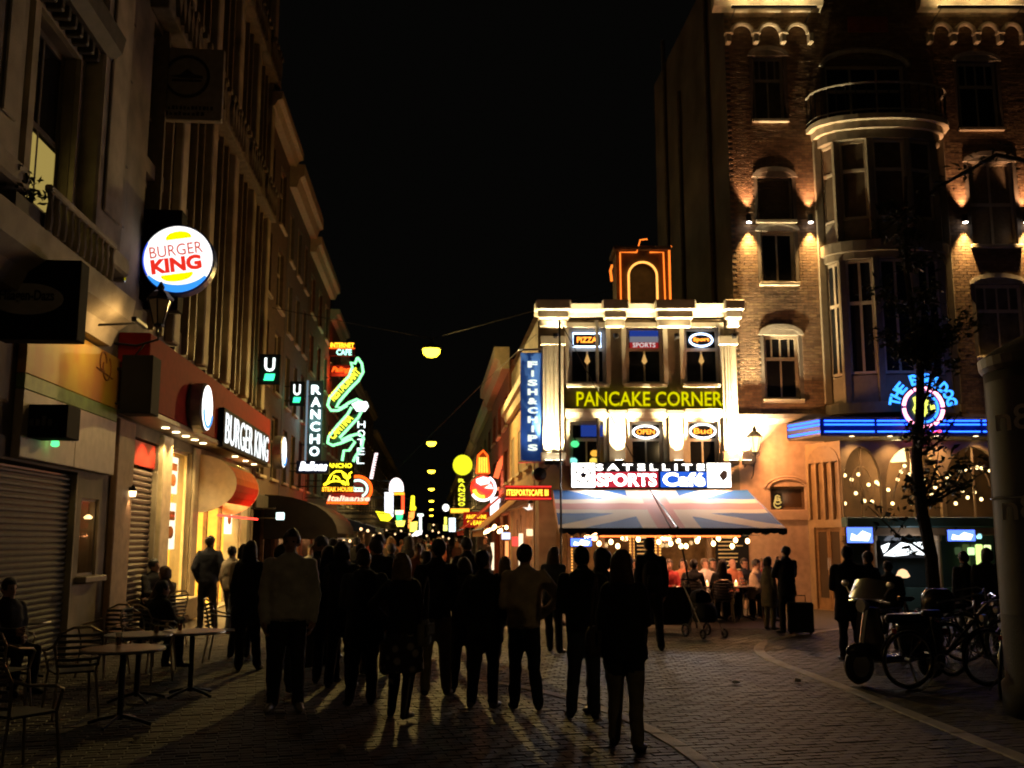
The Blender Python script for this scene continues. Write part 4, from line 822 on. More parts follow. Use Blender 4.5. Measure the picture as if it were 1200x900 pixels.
light('AREA', (a_(15.4), -1.0, 5.0), 16.0, (1, .6, .22), hb, (0, 1, -.5), size=.5)  # added lamp to brighten the panel; its head and arm are made up
G().bbox(a_(15.1), a_(15.7), -1.02, -.94, 5.03, 5.1, .01).build('added_lamp_head', black_metal, hb); G().tube([(a_(15.4), -.98, 5.06), (a_(15.4), -.02, 5.0)], .02, 6).build('added_lamp_arm', black_metal, hb)
text(hb, 'on', a_(15.05), -.145, 3.2, .5, .3, M('grey_print', (.32, .28, .23), .7), ext=.006)
t = thing('green_light', 'tiny green indicator light under the thin black sign board', 'lamp', S(LU + .25, 14.3, 3.05), LRZ); G().lathe([(.03, 0), (.06, .02), (.05, .1), (.02, .12)], 8).build('bulb', E('tiny_green', (.1, 1, .25), 2), t)
# ---- modern shop building with the lit burger restaurant
B0, B1 = 17.5, 31.0; b_x = lambda s: s - B0; bW = B1 - B0
B = facade_root('shop_building', 'dark tall building with upright fins above the lit burger restaurant', 'building', B0)
sh2 = (b_x(18.6), b_x(20.5), .0, 3.65); swn = (b_x(21.3), b_x(23.35), .5, 3.7); ent = (b_x(24.0), b_x(29.2), .02, 3.7)
floors = [(6.2, 8.7), (9.0, 11.75), (12.9, 16.3), (17.5, 20.6)]; bays = [(18.6 + k * 2.66, 18.6 + k * 2.66 + 1.95) for k in range(5)]
hs = [(b_x(a), b_x(b), z0, z1) for a, b in bays for z0, z1 in floors]
g = G(); g.holes(0, bW, 0, 22, hs + [sh2, swn, ent], 0, .4); g.add([(0, .42, 3.8), (bW, .42, 3.8), (bW, .42, 22), (0, .42, 22)], [(0, 1, 2, 3)]); g.add([(bW, 0, 0), (bW, 9, 0), (bW, 9, 22), (bW, 0, 22)], [(0, 1, 2, 3)]); g.add([(0, 0, 22), (bW, 0, 22), (bW, 9, 22), (0, 9, 22)], [(0, 1, 2, 3)]); g.add([(0, 0, 17), (0, 9, 17), (0, 9, 22), (0, 0, 22)], [(0, 1, 2, 3)]); g.build('wall', lw, B)
for i, h in enumerate(hs): window(B, *h, .2, M('bronze_frame', (.12, .09, .06), .4, var=.2), dark_glass, cols=(.33, .66), fw=.07, sill=False)
for k in range(1, 6):
    s = 17.75 + k * 2.66; g = G(); g.bbox(b_x(s), b_x(s) + .5, -.2, -.002, 5.75, 21.8, .03); g.build('fin', lp, B)
for s in [b_ + 0.0 for a, b in bays for b_ in ((a * 2 + b) / 3, (a + 2 * b) / 3)]: G().bbox(b_x(s) - .05, b_x(s) + .05, -.12, .15, 5.75, 21.8, .01).build('thin_fin', M('fin_bronze', (.24, .19, .12), .6), B)
orn = M('spandrel_relief', (.2, .17, .12), .8, var=.4, bump=.5)
for z0, z1 in ((11.85, 12.8), (16.4, 17.4)):
    for a, b in bays:
        p = G().bbox(b_x(a) - .35, b_x(b) + .35, -.36, -.003, z0, z1, .02).build('spandrel', orn, B); g = G(); n = 6
        for k in range(n):
            c = b_x(a) + (k + .5) * (b - a) / n; h = (z1 - z0) / 2; zc2 = (z0 + z1) / 2; g.prism([(c - .13, zc2), (c, zc2 - h * .8), (c + .13, zc2), (c, zc2 + h * .8)][::-1], -.44, -.355); g.bbox(b_x(a) - .34 + k * .44, b_x(a) - .14 + k * .44, -.46, -.355, z1 - .16, z1 - .02, .01)
        g.build('diamond', orn, p)
# shop: fascia canopy, column, windows, room
redf = M('fascia_red', (.26, .02, .012), .85, var=.15, spec=.15); FU = .55
fc = thing('red_fascia', 'dark red shop fascia carrying white lit letters over the burger restaurant', 'fascia', S(LU, B0), LRZ)
G().bbox(.05, bW - .3, -FU, -.003, 4.02, 5.35, .02).build('board', redf, fc); G().bbox(.05, bW - .3, -FU - .05, -.003, 3.9, 4.0, .015).build('soffit', M('soffit_grey', (.3, .27, .22), .4), fc)
lit = E('letter_white', (.95, 1, 1), 1.6); s0, zb = Ls(266, 519, LU + FU + .2); s1, _ = Ls(316, 530, LU + FU + .2); _, zt_ = Ls(266, 482, LU + FU + .2)
G().bbox(b_x(s0) - .15, b_x(s1) + .15, -FU - .14, -FU, zb - .1, zt_ + .1, .02).build('letter_board', black_board, fc)
text(fc, 'BURGER KING', b_x((s0 + s1) / 2), -FU - .15, zb, s1 - s0, zt_ - zb, lit, bold=.0, ext=.012)
down = E('downlight', (1, .78, .42), 9)
for k, s in enumerate((19.6, 20.4, 21.2, 22.0, 22.8, 26.5, 28.0, 29.3)):
    G().lathe([(.0, 3.885), (.075, 3.885), (.075, 3.899)], 12, (b_x(s), -.35, 0)).build('downlight', down, fc)
    light('SPOT', (b_x(s), -.35, 3.86), 120, (1, .66, .26), fc, (0, .1, -1), 110, .6, .05)
def shop_disc(px, py, dia, label):
    s, z = Ls(px, py, LU + FU + .25); t = thing('round_sign', label, 'sign', S(LU + FU, s, z), LRZ); r = dia / 2
    G().lathe([(0, -.003), (r, -.003), (r + .02, -.08), (r + .02, -.26), (r - .02, -.3)], 28, axis='y').build('drum', M('grey_metal', (.3, .3, .3), .4, .5), t); G().lathe([(0, -.31), (r - .03, -.31), (r - .03, -.302)], 28, axis='y').build('face', E('disc_white', (1, .98, .95), 2.6), t)
    G().tube(arc(0, 0, r - .09, 190, 340, 14, -.315), .03, 5).build('blue_rim', E('disc_blue_rim', (.1, .35, .9), 1.5), t); return t
shop_disc(240, 478, .98, 'round white lit sign on the red fascia before the white letters'); shop_disc(331, 530, 1.0, 'round white lit sign at the far end of the red fascia')
rm = M('restaurant_wall', (.55, .36, .1), .7, var=.2); x0, x1 = b_x(20.6), b_x(30.3)
g = G(); g.add([(x0, 5, 0), (x1, 5, 0), (x1, 5, 3.8), (x0, 5, 3.8)], [(0, 1, 2, 3)]); g.add([(x0, .42, 3.79), (x1, .42, 3.79), (x1, 5, 3.79), (x0, 5, 3.79)], [(0, 1, 2, 3)]); g.add([(x0, .42, 0), (x0, 5, 0), (x0, 5, 3.8), (x0, .42, 3.8)], [(0, 1, 2, 3)]); g.add([(x1, 5, 0), (x1, .42, 0), (x1, .42, 3.8), (x1, 5, 3.8)], [(0, 1, 2, 3)]); g.add([(x0, .4, .03), (x1, .4, .03), (x1, 5, .03), (x0, 5, .03)], [(0, 1, 2, 3)])
g.build('restaurant_room', rm, B)
light('AREA', (b_x(22.5), 2.4, 3.7), 1100, (1, .7, .22), B, (0, 0, -1), size=2); light('AREA', (b_x(27), 2.4, 3.7), 1000, (1, .7, .22), B, (0, 0, -1), size=3)
G().box(b_x(23.9), b_x(29), 3.4, 4.0, .04, 1.15).build('counter', M('counter_red', (.35, .06, .03), .4), B)
mb = E('menu_glow', (1, .85, .55), 1.6)
for k in range(4):
    p = G().bbox(b_x(24) + k * 1.25, b_x(25.1) + k * 1.25, 4.7, 4.8, 2.3, 3.2, .01).build('menu_panel', mb, B); G().box(b_x(24.1) + k * 1.25, b_x(25) + k * 1.25, 4.68, 4.699, 2.4, 2.65).build('menu_text', M('menu_red', (.4, .03, .02), .6), p)
G().bbox(b_x(23.42), b_x(23.95), -.06, .3, .02, 3.85, .02).build('column', M('shop_column', (.62, .52, .34), .4), B); G().bbox(b_x(29.25), b_x(30.2), -.06, .3, .02, 3.85, .02).build('column', MC['shop_column'], B); G().bbox(b_x(20.55), b_x(21.25), -.1, .1, .02, 3.85, .02).build('column', MC['shop_column'], B)
wo = window(B, *swn, .1, MC['shop_column'], clear, cols=(), fw=.06, sill=True)
G().bbox(b_x(21.3), b_x(23.4), -.28, -.01, .03, .5, .02).build('window_plinth', M('plinth', (.35, .28, .18), .6), B)
for k, (s, z, h) in enumerate(((22.3, 2.75, .8), (22.3, 1.55, 1.0), (28.6, 1.9, 1.1))):
    t = thing('lit_poster', ['upper lit food poster in the restaurant window', 'lower lit food poster in the restaurant window', 'lit food poster at the right of the restaurant entrance'][k], 'poster', S(LU - .15, s, z), LRZ, 'food posters in the restaurant')
    G().bbox(-.42, .42, 0, .05, 0, h, .01).build('light_box', E('poster_glow', (1, .86, .6), 2.0), t); g = G(); g.sph((0, -.01, h * .36), .26, .02, .14, 10, 6); g.box(-.3, .3, -.012, -.004, h * .62, h * .82); g.build('poster_print', M('poster_food', (.45, .14, .03), .6), t)
for s in (24.02, 25.7, 27.4): G().bbox(b_x(s), b_x(s) + .1, .12, .22, .02, 2.6, .006).build('door_post', wood, B)
G().bbox(b_x(24.0), b_x(29.2), .1, .24, 2.6, 2.75, .01).build('door_head', redf, B)
shutter('narrow closed roller shutter with a red panel above it', sh2[0] + .07, sh2[1] - .07, .02, 3.1, B0, slatr, .11)
G().bbox(sh2[0], sh2[1], .06, .16, 3.15, 3.62, .01).build('red_panel', M('lit_red_panel', (.5, .03, .02), .4), B)
pst = M('pink_stone', (.32, .21, .13), .7, var=.25, bump=.2)
G().bbox(b_x(17.55), b_x(18.5), -.12, -.003, 0, 3.85, .02).build('stone_pier', pst, B)
t = thing('wall_lamp', 'small glowing wall lamp on the stone pier between the two shutters', 'wall lamp', S(LU + .18, 18.3, 2.62), LRZ); G().lathe([(.07, 0), (.07, .02), (.02, .1)], 10).build('cap', black_metal, t); G().lathe([(.05, -.1), (.065, -.003)], 10).build('glass', E('pier_glow', (1, .7, .35), 5), t); G().tube([(0, 0, .06), (0, .12, .06)], .015, 5).build('bracket', black_metal, t); light('SPOT', (0, 0, -.14), 6, (1, .55, .25), t, (0, .2, -1), 100, .8, .03)
t = thing('red_light_tube', 'red light tube glowing under the barrel awning', 'light tube', S(LU, 0), LRZ); G().tube([(24.0, -.5, 2.32), (29.3, -.5, 2.32)], .03, 6).build('tube', E('red_tube', (1, .05, .03), 3.5), t); light('AREA', (26.5, -.5, 2.4), 25, (1, .06, .03), t, (0, .3, 1), size=2)
# barrel awning
ba = thing('barrel_awning', 'rounded barrel awning with cream end and orange striped front', 'awning', S(LU, 23.9), LRZ)
n = 10; rad, cz0 = .92, 3.05; pr = [(-math.sin(math.pi * .72 * k / n) * rad, cz0 + math.cos(math.pi * .72 * k / n) * .68) for k in range(n + 1)]
bands = [canvas('canvas_cream', (.4, .32, .14)), canvas('canvas_orange', (.65, .2, .02)), canvas('canvas_red', (.5, .05, .02))]
for k in range(n):
    mi = 0 if k < 4 else (1 if k < 7 else 2); a, b = pr[k], pr[k + 1]
    G().add([(0, a[0], a[1]), (3.0, a[0], a[1]), (3.0, b[0], b[1]), (0, b[0], b[1]), (0, a[0] + .01, a[1] - .015), (3.0, a[0] + .01, a[1] - .015), (3.0, b[0] + .01, b[1] - .015), (0, b[0] + .01, b[1] - .015)], [(0, 3, 2, 1), (4, 5, 6, 7), (0, 1, 5, 4), (1, 2, 6, 5), (2, 3, 7, 6), (3, 0, 4, 7)]).build('canvas_strip', bands[mi], ba)
cap = [(0, cz0 + .68)] + [(-math.sin(math.pi * k / 16) * rad, cz0 + math.cos(math.pi * k / 16) * .68) for k in range(1, 16)] + [(0, cz0 - .68)]
for x in (-.03, 3.02): G().xprism(cap, x, x + .02).build('end_cap', canvas('cap_cream', (.82, .74, .58)), ba)
for k, s in enumerate((19.5, 22.2, 24.9, 27.6, 30.0)):
    t = thing('fascia_uplight', ['small uplight on the fascia nearest the round projecting sign', 'small uplight on the fascia, second along the street', 'small uplight in the middle of the red fascia', 'small uplight on the fascia above the white letters', 'small uplight near the far end of the red fascia'][k], 'uplight', S(LU + .42, s, 5.36), LRZ, 'uplights on the red fascia'); G().lathe([(.05, 0), (.06, .03), (.06, .1)], 10).build('housing', black_metal, t); light('SPOT', (0, 0, .14), 14, (1, .62, .2), t, (0, .35, 1), 90, .9, .04)
# ---- further houses of the left row
def house(label, s0, s1, h, wallm, trimm, nb, fl, cornice=.5, ground=3.2, left=True, name='town_house', lit=(), sgn=None, cth=.5):
    t = thing(name, label, 'house', S(LU, s0) if left else S(RU, s1), LRZ if left else RRZ); W = s1 - s0; hs = []; fh = (h - ground - .8) / fl; bw_ = W / nb
    for k in range(nb):
        for f_ in range(fl): hs.append((bw_ * (k + .25), bw_ * (k + .75), ground + fh * f_ + .6, ground + fh * f_ + fh - .25))
    shp = (.4, W - .4, .02, ground - .5)
    g = G(); g.holes(0, W, 0, h, hs + [shp], 0, .3); g.add([(0, .31, ground), (W, .31, ground), (W, .31, h), (0, .31, h)], [(0, 1, 2, 3)])
    for x in (0, W): g.add([(x, 0, 0), (x, 8, 0), (x, 8, h), (x, 0, h)], [(0, 1, 2, 3)])
    g.add([(0, 0, h), (W, 0, h), (W, 8, h), (0, 8, h)], [(0, 1, 2, 3)]); g.build('wall', wallm, t)
    for i, q in enumerate(hs): window(t, *q, .12, trimm, dark_glass, rows=(.62,), cols=(.5,), fw=.07)
    if cornice: g = G(); g.xprism([(-.002, h - .35), (-cornice * .5, h - .35), (-cornice * .7, h - .35 + cth * .4), (-cornice, h - .35 + cth * .5), (-cornice, h - .35 + cth), (-.002, h - .35 + cth)], -.05, W + .05); g.build('cornice', trimm, t)
    g = G(); g.box(shp[0], shp[1], 2.6, 2.62, .02, ground - .5); g.build('shop_back', M('shop_glow_wall', (.4, .22, .09), .8, var=.4, scale=2), t); G().bbox(.2, W - .2, -.12, -.002, ground - .48, ground - .05, .015).build('shop_fascia', ld, t)
    for k in range(3): G().bbox(shp[0] + (shp[1] - shp[0]) * k / 2 - .06, shp[0] + (shp[1] - shp[0]) * k / 2 + .06, .02, .14, .02, ground - .5, .01).build('shop_post', wood, t)
    return t
tr = M('house_trim', (.5, .42, .3), .7, var=.2); brn = M('house_brown', (.13, .09, .06), .85, var=.35, bump=.3); rdb = M('house_red', (.22, .07, .04), .85, var=.35, bump=.3); gry = M('house_grey', (.12, .11, .1), .85, var=.3, bump=.3)
house('narrow dark house right after the finned building, with a pale cornice', 31.1, 36.4, 16.0, brn, tr, 2, 4, .5)
house('dark house with a deep cream gable cornice facing the street', 36.5, 43.0, 15.2, gry, tr, 3, 4, .55, cth=.9)
house('brown house under a long orange lit gutter', 43.1, 52.0, 14.6, brn, tr, 3, 4, .5, cth=.7)
house('red lit house behind the green neon sign', 52.1, 58.5, 13.6, rdb, tr, 3, 4, .5)
house('dim grey house beyond the red lit house in the street', 58.6, 76, 12.4, gry, tr, 4, 3, .4)
house('dim brown house far down on the left of the street', 76.1, 92, 12.8, brn, tr, 5, 3, .4)
house('unlit house near the far end of the left row', 92.1, 118, 11.5, gry, tr, 6, 3, .4)
house('last dark house closing the left row', 118.1, 160, 11.5, brn, tr, 8, 3, .4)
# antennas on the roofs
t = thing('roof_aerial', 'thin television aerials on the roof of the orange lit house', 'aerial', S(LU - .3, 55, 13.6), LRZ); g = G()
for x, h in ((-.8, 3.0), (.9, 2.4)): g.tube([(x, 0, 0), (x, 0, h)], .03, 5); g.tube([(x - .6, 0, h - .2), (x + .6, 0, h - .2)], .02, 4); g.tube([(x - .4, -.6, h - .7), (x - .4, .9, h - .7)], .02, 4)
g.build('mast', black_metal, t)
# ================================================================ right side of the street
house('dim red house with a cream gutter behind the blue banner', 35.5, 46, 8.2, rdb, tr, 3, 2, .55, left=False, cth=.8)
house('low ornate house lit orange beside the corner building', 35.2 - 8.3, 35.4, 6.2, M('lit_ornate', (.4, .26, .13), .8, var=.4, bump=.6, bscale=14), tr, 3, 1, .3, left=False)
house('dark house beyond the red house on the right of the street', 46.1, 62, 8.0, brn, tr, 4, 2, .4, left=False)
house('low house far down on the right of the street', 62.1, 88, 7.8, gry, tr, 6, 2, .4, left=False)
house('last dark house closing the right row', 88.1, 160, 7.8, brn, tr, 12, 2, .4, left=False)
g = G(); g.box(-14, 12, 0, 8, 0, 10); t = thing('end_block', 'black block of houses closing the far end of the street', 'building', S(0, 330), PS); g.build('wall', gry, t)
for k in range(8): window(t, -12 + k * 2.6, -10.6 + k * 2.6, 4, 6.5, -.06, tr, dark_glass, cols=(.5,), fw=.12)
# ================================================================ hanging street lamps with their span wires
lens = E('sodium_lens', (1, .7, .03), 9)
for i, (py, s, e) in enumerate(((411, 33.5, 2600), (519, 65, 2000), (552, 93, 1500), (573, 127, 1200), (587, 165, 900), (597, 215, 900), (604, 270, 900))):
    u, z = across(505.5, py, s)
    t = thing('street_lamp', ['nearest and brightest street lamp hanging over the street', 'second street lamp hanging below the brightest one', 'third hanging street lamp down the street', 'fourth hanging street lamp down the street', 'fifth small hanging street lamp far down the street', 'sixth tiny hanging street lamp far down the street', 'last tiny hanging street lamp at the end of the street'][i], 'street lamp', S(u, s, z), PS, 'street lamps hung along the middle of the street')
    g = G(); g.lathe([(.36, .05), (.3, .13), (.12, .2), (.05, .3), (.03, .42)], 16); g.build('hood', black_metal, t); q = .3 if i == 0 else .28 + i * .03
    G().lathe([(.02, -.24), (q * .6, -.2), (q * .95, -.1), (q, .045)], 16).build('lens', lens, t)
    if i == 0:
        light('SPOT', (0, 0, -.36), e, SODIUM, t, (0, -.55, -1), 158, .5, .25); light('POINT', (0, 0, -.55), 200, SODIUM, t, size=.2)
    elif i < 5: light('SPOT', (0, 0, -.36), e, SODIUM, t, (0, 0, -1), 165, .5, .25)
    if i < 4:
        wt = thing('span_wire', ['span wire carrying the nearest street lamp from wall to wall', 'span wire carrying the second street lamp', 'span wire carrying the third street lamp', 'span wire carrying the fourth street lamp'][i], 'wire', S(0, s), PS, 'span wires across the street'); ur = 2.9 if i else 6; 
        G().tube([(LU, 0, z + 1.4), (u, 0, z + .42), (ur, -6.5 if i == 0 else 0, z + .9)], .012 + .004 * i, 4).build('cable', black_metal, wt)
q_ = [S(*(lambda c, s_: (c[0], s_, c[1]))(across(a_, b__, s_), s_)) for a_, b__, s_ in ((628, 392, 26), (560, 455, 36), (505, 510, 47), (440, 575, 60))]; g = G(); g.tube(q_, .012, 4); t = thing('overhead_cable', 'slack cable running slantwise down the street', 'wire'); g.build('cable', M('cable_grey', (.05, .045, .04), .8), t)
# thin pole with a guy wire before the corner building
px, _ = front(657, 560, 21.3); t = thing('thin_pole', 'thin black pole standing in front of the corner building', 'pole', (px, 21.3, 0)); zt2 = front(657, 375, 21.3)[1]; G().tube([(0, 0, 0), (0, 0, zt2)], .022, 8).build('shaft', black_metal, t); G().lathe([(.12, 0), (.1, .05), (.04, .1)], 12).build('foot', black_metal, t)
t = thing('guy_wire', 'wire slanting from the thin pole down across the awning', 'wire'); e = front(800, 645, 20.5); G().tube([(px, 21.3, zt2), (e[0], 20.5, e[1])], .011, 5).build('cable', black_metal, t); G().tube([(e[0], 20.5, e[1] + .02), (e[0] + .25, 20.5, 0)], .02, 5).build('stay', black_metal, t)

# added post lamp on the square, unseen, lighting the facades and people
t = thing('street_lamp', 'added unseen post lamp on the square behind the camera, lighting the facades', 'street lamp', (9.5, -7.0, 0)); G().lathe([(.14, 0), (.14, .5), (.08, .6), (.06, 6.6)], 12).build('post', black_metal, t); G().lathe([(.3, 7.15), (.26, 7.25), (.05, 7.35)], 12).build('hood', black_metal, t); G().lathe([(.06, 6.62), (.16, 6.66), (.26, 7.14)], 12).build('lens', lens, t); light('POINT', (-.45, .3, 6.9), 140, (1, .66, .3), t, size=.2)
# ================================================================ signs hanging over the street (they face the square)
def sign(name, label, px0, py0, px1, py1, s, cat='sign', case=None, dpt=.16, wall=None, group=None):
    u0, zb = across(px0, py1, s); u1, zt = across(px1, py0, s); W, H = u1 - u0, zt - zb
    t = thing(name, label, cat, S((u0 + u1) / 2, s, zb), PS, group)
    if case: G().bbox(-W / 2, W / 2, 0, dpt, 0, H, .012).build('case', case, t)
    wl = (LU if (u0 + u1) / 2 < -.5 else RU) - (u0 + u1) / 2
    if wall is not False:
        g = G()
        for z in (H * .2, H * .8): g.tube([(max(-W / 2, min(W / 2, wl)), dpt * .5, z), (wl, dpt * .5, z)], .025, 5)
        g.build('bracket', black_metal, t)
    return t, W, H
# round white restaurant sign on a black box
t, W, H = sign('black_sign_box', 'black sign box behind the round white restaurant sign', 149, 246, 214, 362, 18.9, case=black_board, dpt=.4)
t, W, H = sign('round_sign', 'big round white lit sign with a blue rim and red letters over the burger restaurant', 164, 260, 252, 348, 18.5)
r = W / 2; G().lathe([(r, .3), (r + .02, .28), (r + .02, .02), (r - .01, 0)], 40, (0, 0, H / 2), axis='y').build('drum', M('drum_blue', (.03, .08, .3), .4), t)
G().lathe([(.01, -.006), (r - .012, -.006), (r - .012, .01)], 40, (0, 0, H / 2), axis='y').build('white_face', E('face_white', (1, .97, .96), 1.4), t)
o_ = [(r * .985 * math.cos(R(a)), H / 2 + r * .985 * math.sin(R(a))) for a in range(-146, -29, 6)]; i_ = [(r * (.84 + .1 * abs((a + 88) / 60) ** 2) * math.cos(R(a)), H / 2 + .02 + r * (.8 + .16 * abs((a + 88) / 60) ** 2) * math.sin(R(a))) for a in range(-32, -147, -6)]
G().prism((o_ + i_), -.02, -.008).build('blue_crescent', E('crescent_blue', (.04, .3, .95), 1.25), t); o2 = [(r * .985 * math.cos(R(a)), H / 2 + r * .985 * math.sin(R(a))) for a in range(150, 215, 6)]; i2 = [(r * .95 * math.cos(R(a)), H / 2 + r * .95 * math.sin(R(a))) for a in range(214, 149, -6)]
G().prism(o2 + i2, -.02, -.008).build('blue_edge', E('crescent_dark', (.04, .1, .85), 1.3), t)
def bun(c, w_, h_, a, flip, nm):
    pts = [(w_ * .5, 0)] + [(w_ * .5 * math.cos(R(q)), h_ * math.sin(R(q)) ** .8) for q in range(10, 171, 10)] + [(-w_ * .5, 0)]
    pts = [(x, -z if flip else z) for x, z in pts]; pts = pts[::-1] if flip else pts; ca_, sa_ = math.cos(R(a)), math.sin(R(a)); pts = [(c[0] + x * ca_ - z * sa_, c[1] + x * sa_ + z * ca_) for x, z in pts]
    G().prism(pts[::-1], -.022, -.008).build(nm, E('bun_yellow', (1, .82, .0), 1.3), t)
bun((-.0, H / 2 + r * .6), r * .72, r * .22, 9, False, 'yellow_bun'); bun((.0, H / 2 - r * .44), r * .9, r * .22, 9, True, 'yellow_bun')
rl1 = E('letter_thin_red', (.75, .1, .06), .9); rl2 = E('letter_red', (.85, .03, .015), 1.05)
for s_, w_, h_, x, z, m_, bd in (('BURGER', r * 1.5, r * .34, -.02, H / 2 + r * .1, rl1, 0), ('KING', r * 1.42, r * .44, .0, H / 2 - r * .38, rl2, .05)): o = put(textmesh(s_, w_, h_, m_, ext=.012, bold=bd, name='letters'), 'letters', t, (x, -.01, z)); o.rotation_euler = (0, -R(9), 0)
# square sign with a lying figure
t, W, H = sign('square_sign', 'square unlit sign with a figure in a ring, high on the left facades', 174, 58, 263, 139, 19.3, case=M('sign_cream', (.3, .26, .19), .6))
ink = M('sign_black', (.02, .018, .015), .6, var=0); G().tube(arc(.0, H * .6, W * .3, 0, 360, 28, -.01)[:-1], .032, 6, True).build('ring', ink, t)
G().prism([(-W * .23, H * .6), (-W * .1, H * .62), (.0, H * .7), (W * .1, H * .63), (W * .22, H * .61), (W * .22, H * .58), (-W * .05, H * .58)][::-1], -.02, -.003).build('figure', ink, t); G().box(-W * .21, W * .2, -.02, -.003, H * .53, H * .555).build('figure_line', ink, t)

for zz_, n_, wd_ in ((.14, 15, .8), (.06, 9, .55)):
    g = G(); rr = random.Random(n_)
    for k in range(n_): x_ = -W * wd_ / 2 + W * wd_ * k / n_; g.box(x_, x_ + W * wd_ / n_ * rr.uniform(.45, .8), -.012, -.003, H * zz_, H * (zz_ + rr.choice((.035, .05))))
    g.build('small_print', ink, t)
# oval sign, black box
t, W, H = sign('oval_sign', 'large unlit black sign with a grey oval at the left edge', -6, 305, 96, 397, 12.6, case=black_board, dpt=.3)
G().lathe([(.01, -.012), (.36, -.012), (.37, -.003)], 36, axis='y').build('oval', M('oval_grey', (.42, .4, .36), .6, var=.2), t, loc=(-.14, 0, H * .5)).scale = (1.2, 1, .55)
text(t, 'H\u00e4agen-Dazs', -.14, -.015, H * .44, .66, H * .17, ink, ext=.008, bold=.02)
# thin sign board below it and dark box by the lantern
t, W, H = sign('thin_sign_board', 'thin black sign board jutting out over the shutter at the left edge', -8, 474, 80, 512, 13.6, case=black_board, dpt=.5); g = G()
for k in range(8): g.box(-W * .36 + W * .085 * k, -W * .3 + W * .085 * k, -.008, -.003, H * .35, H * (.55 + .1 * (k % 3 == 0)))
g.build('worn_print', M('dim_print', (.09, .085, .08), .6), t)
t, W, H = sign('dark_sign_box', 'plain black sign box under the old lantern', 139, 416, 180, 484, 16.9, case=black_board, dpt=.5)
u, z = across(186, 384, 17.3); lantern('unlit old street lantern beside the round white sign', S(u, 17.3, z), LRZ, False, .95, u - LU - .02)
u, z = across(134, 327, 17.2); t = thing('security_camera', 'small security camera on the ledge left of the round sign', 'camera', S(u, 17.2, z), PS); G().bbox(-.22, .16, -.07, .07, -.05, .08, .02).build('housing', M('camera_grey', (.25, .24, .22), .5), t); G().tube([(-.2, 0, .0), (LU - u, 0, -.1)], .02, 6).build('bracket', black_metal, t); G().lathe([(.05, .16), (.055, .18)], 10, axis='x').build('lens', dark_glass, t)
# green and white letter signs
gw = E('sign_cold_white', (.9, 1, .97), 2.2); gg = E('sign_green', (.05, 1, .4), 2.2)
for (a, b, c, d, s, lab) in ((303, 415, 329, 450, 30.5, 'nearer small black sign with a white U over a green bar'), (339, 447, 357, 475, 37, 'farther small black sign with a white U over a green bar')):
    t, W, H = sign('letter_sign', lab, a, b, c, d, s, case=black_board, group='black signs with a white letter'); text(t, 'U', 0, -.004, H * .42, W * .5, H * .45, gw, bold=.02); G().prism([(-W * .27, H * .12), (W * .2, H * .12), (W * .27, H * .34), (-W * .2, H * .34)][::-1], -.02, -.003).build('green_bar', gg, t); light('POINT', (0, -.3, H * .3), 2.5, (.2, 1, .5), t, size=.1)
def vertical(t, txt, W, H, mat, z0=.04, z1=.96, wf=.7, bold=.03):
    n = len(txt); ch = H * (z1 - z0) / n
    for i, c in enumerate(txt): text(t, c, 0, -.004, H * z0 + ch * (n - 1 - i) + ch * .12, W * wf, ch * .76, mat, name='letter', bold=bold)
t, W, H = sign('vertical_sign', 'upright sign with white glowing letters RANCHO on the left facades', 360, 446, 379, 540, 41.5, case=M('sign_teal', (.06, .13, .14), .5)); vertical(t, 'RANCHO', W, H, E('rancho_white', (.85, 1, 1), 3))
G().box(-W / 2 - .12, -W / 2 - .05, 0, .1, 0, H).build('side_strip', E('pale_strip', (.35, .5, .6), .5), t); light('POINT', (0, -.5, H * .5), 16, (.7, 1, .95), t, size=.3)
t, W, H = sign('script_sign', 'white script letters on a dark blue board below the upright sign', 347, 540, 386, 555, 39, case=M('sign_navy', (.015, .03, .1), .4)); text(t, 'Ballons', .02, -.004, H * .22, W * .86, H * .7, E('script_white', (.95, .97, 1), 3), shear=.3, bold=.04)
# green neon worm with yellow letters
t, W, H = sign('green_neon_sign', 'tall zigzag green neon outline filled with yellow letters', 382, 417, 434, 548, 50, cat='neon sign')
gn = E('green_neon', (.28, 1, .4), 2.2); yn = E('yellow_letter', (.95, .9, .05), 2); P = lambda px, py: ((across(px, py, 50)[0] - (across(382, 548, 50)[0] + across(434, 417, 50)[0]) / 2), 0, across(px, py, 50)[1] - across(382, 548, 50)[1])
def neon_path(pts, m, name='neon_tube', r=.075, closed=False, y=0): G().tube([(p[0], y, p[2]) for p in [P(*q) for q in pts]], r, 6, closed).build(name, m, t)
neon_path([(419, 419), (424, 426), (425.5, 436), (420, 446), (411, 455), (398, 470), (394, 477), (400, 478), (409, 472), (418, 468), (424, 471)], gn)
neon_path([(419, 419), (416, 426), (411, 425), (413, 430), (409, 441), (398, 452), (386, 467), (384, 475), (388, 481), (396, 481), (407, 475)], gn)
neon_path([(424, 481), (420, 489), (410, 500), (398, 513), (400, 516), (410, 511), (421, 508), (426, 513), (424, 524), (416, 536), (414, 541)], gn)
neon_path([(412, 477), (407, 486), (396, 498), (385, 512), (384, 519), (390, 522), (400, 519), (412, 514), (416, 518), (409, 528), (403, 528), (401, 540)], gn)
G().prism([(P(a, b)[0], P(a, b)[2]) for a, b in ((412, 474), (420, 470), (430, 471), (432, 476), (428, 482), (418, 482))][::-1], -.05, .05).build('white_head', E('head_white', (.9, 1, .95), 3), t)
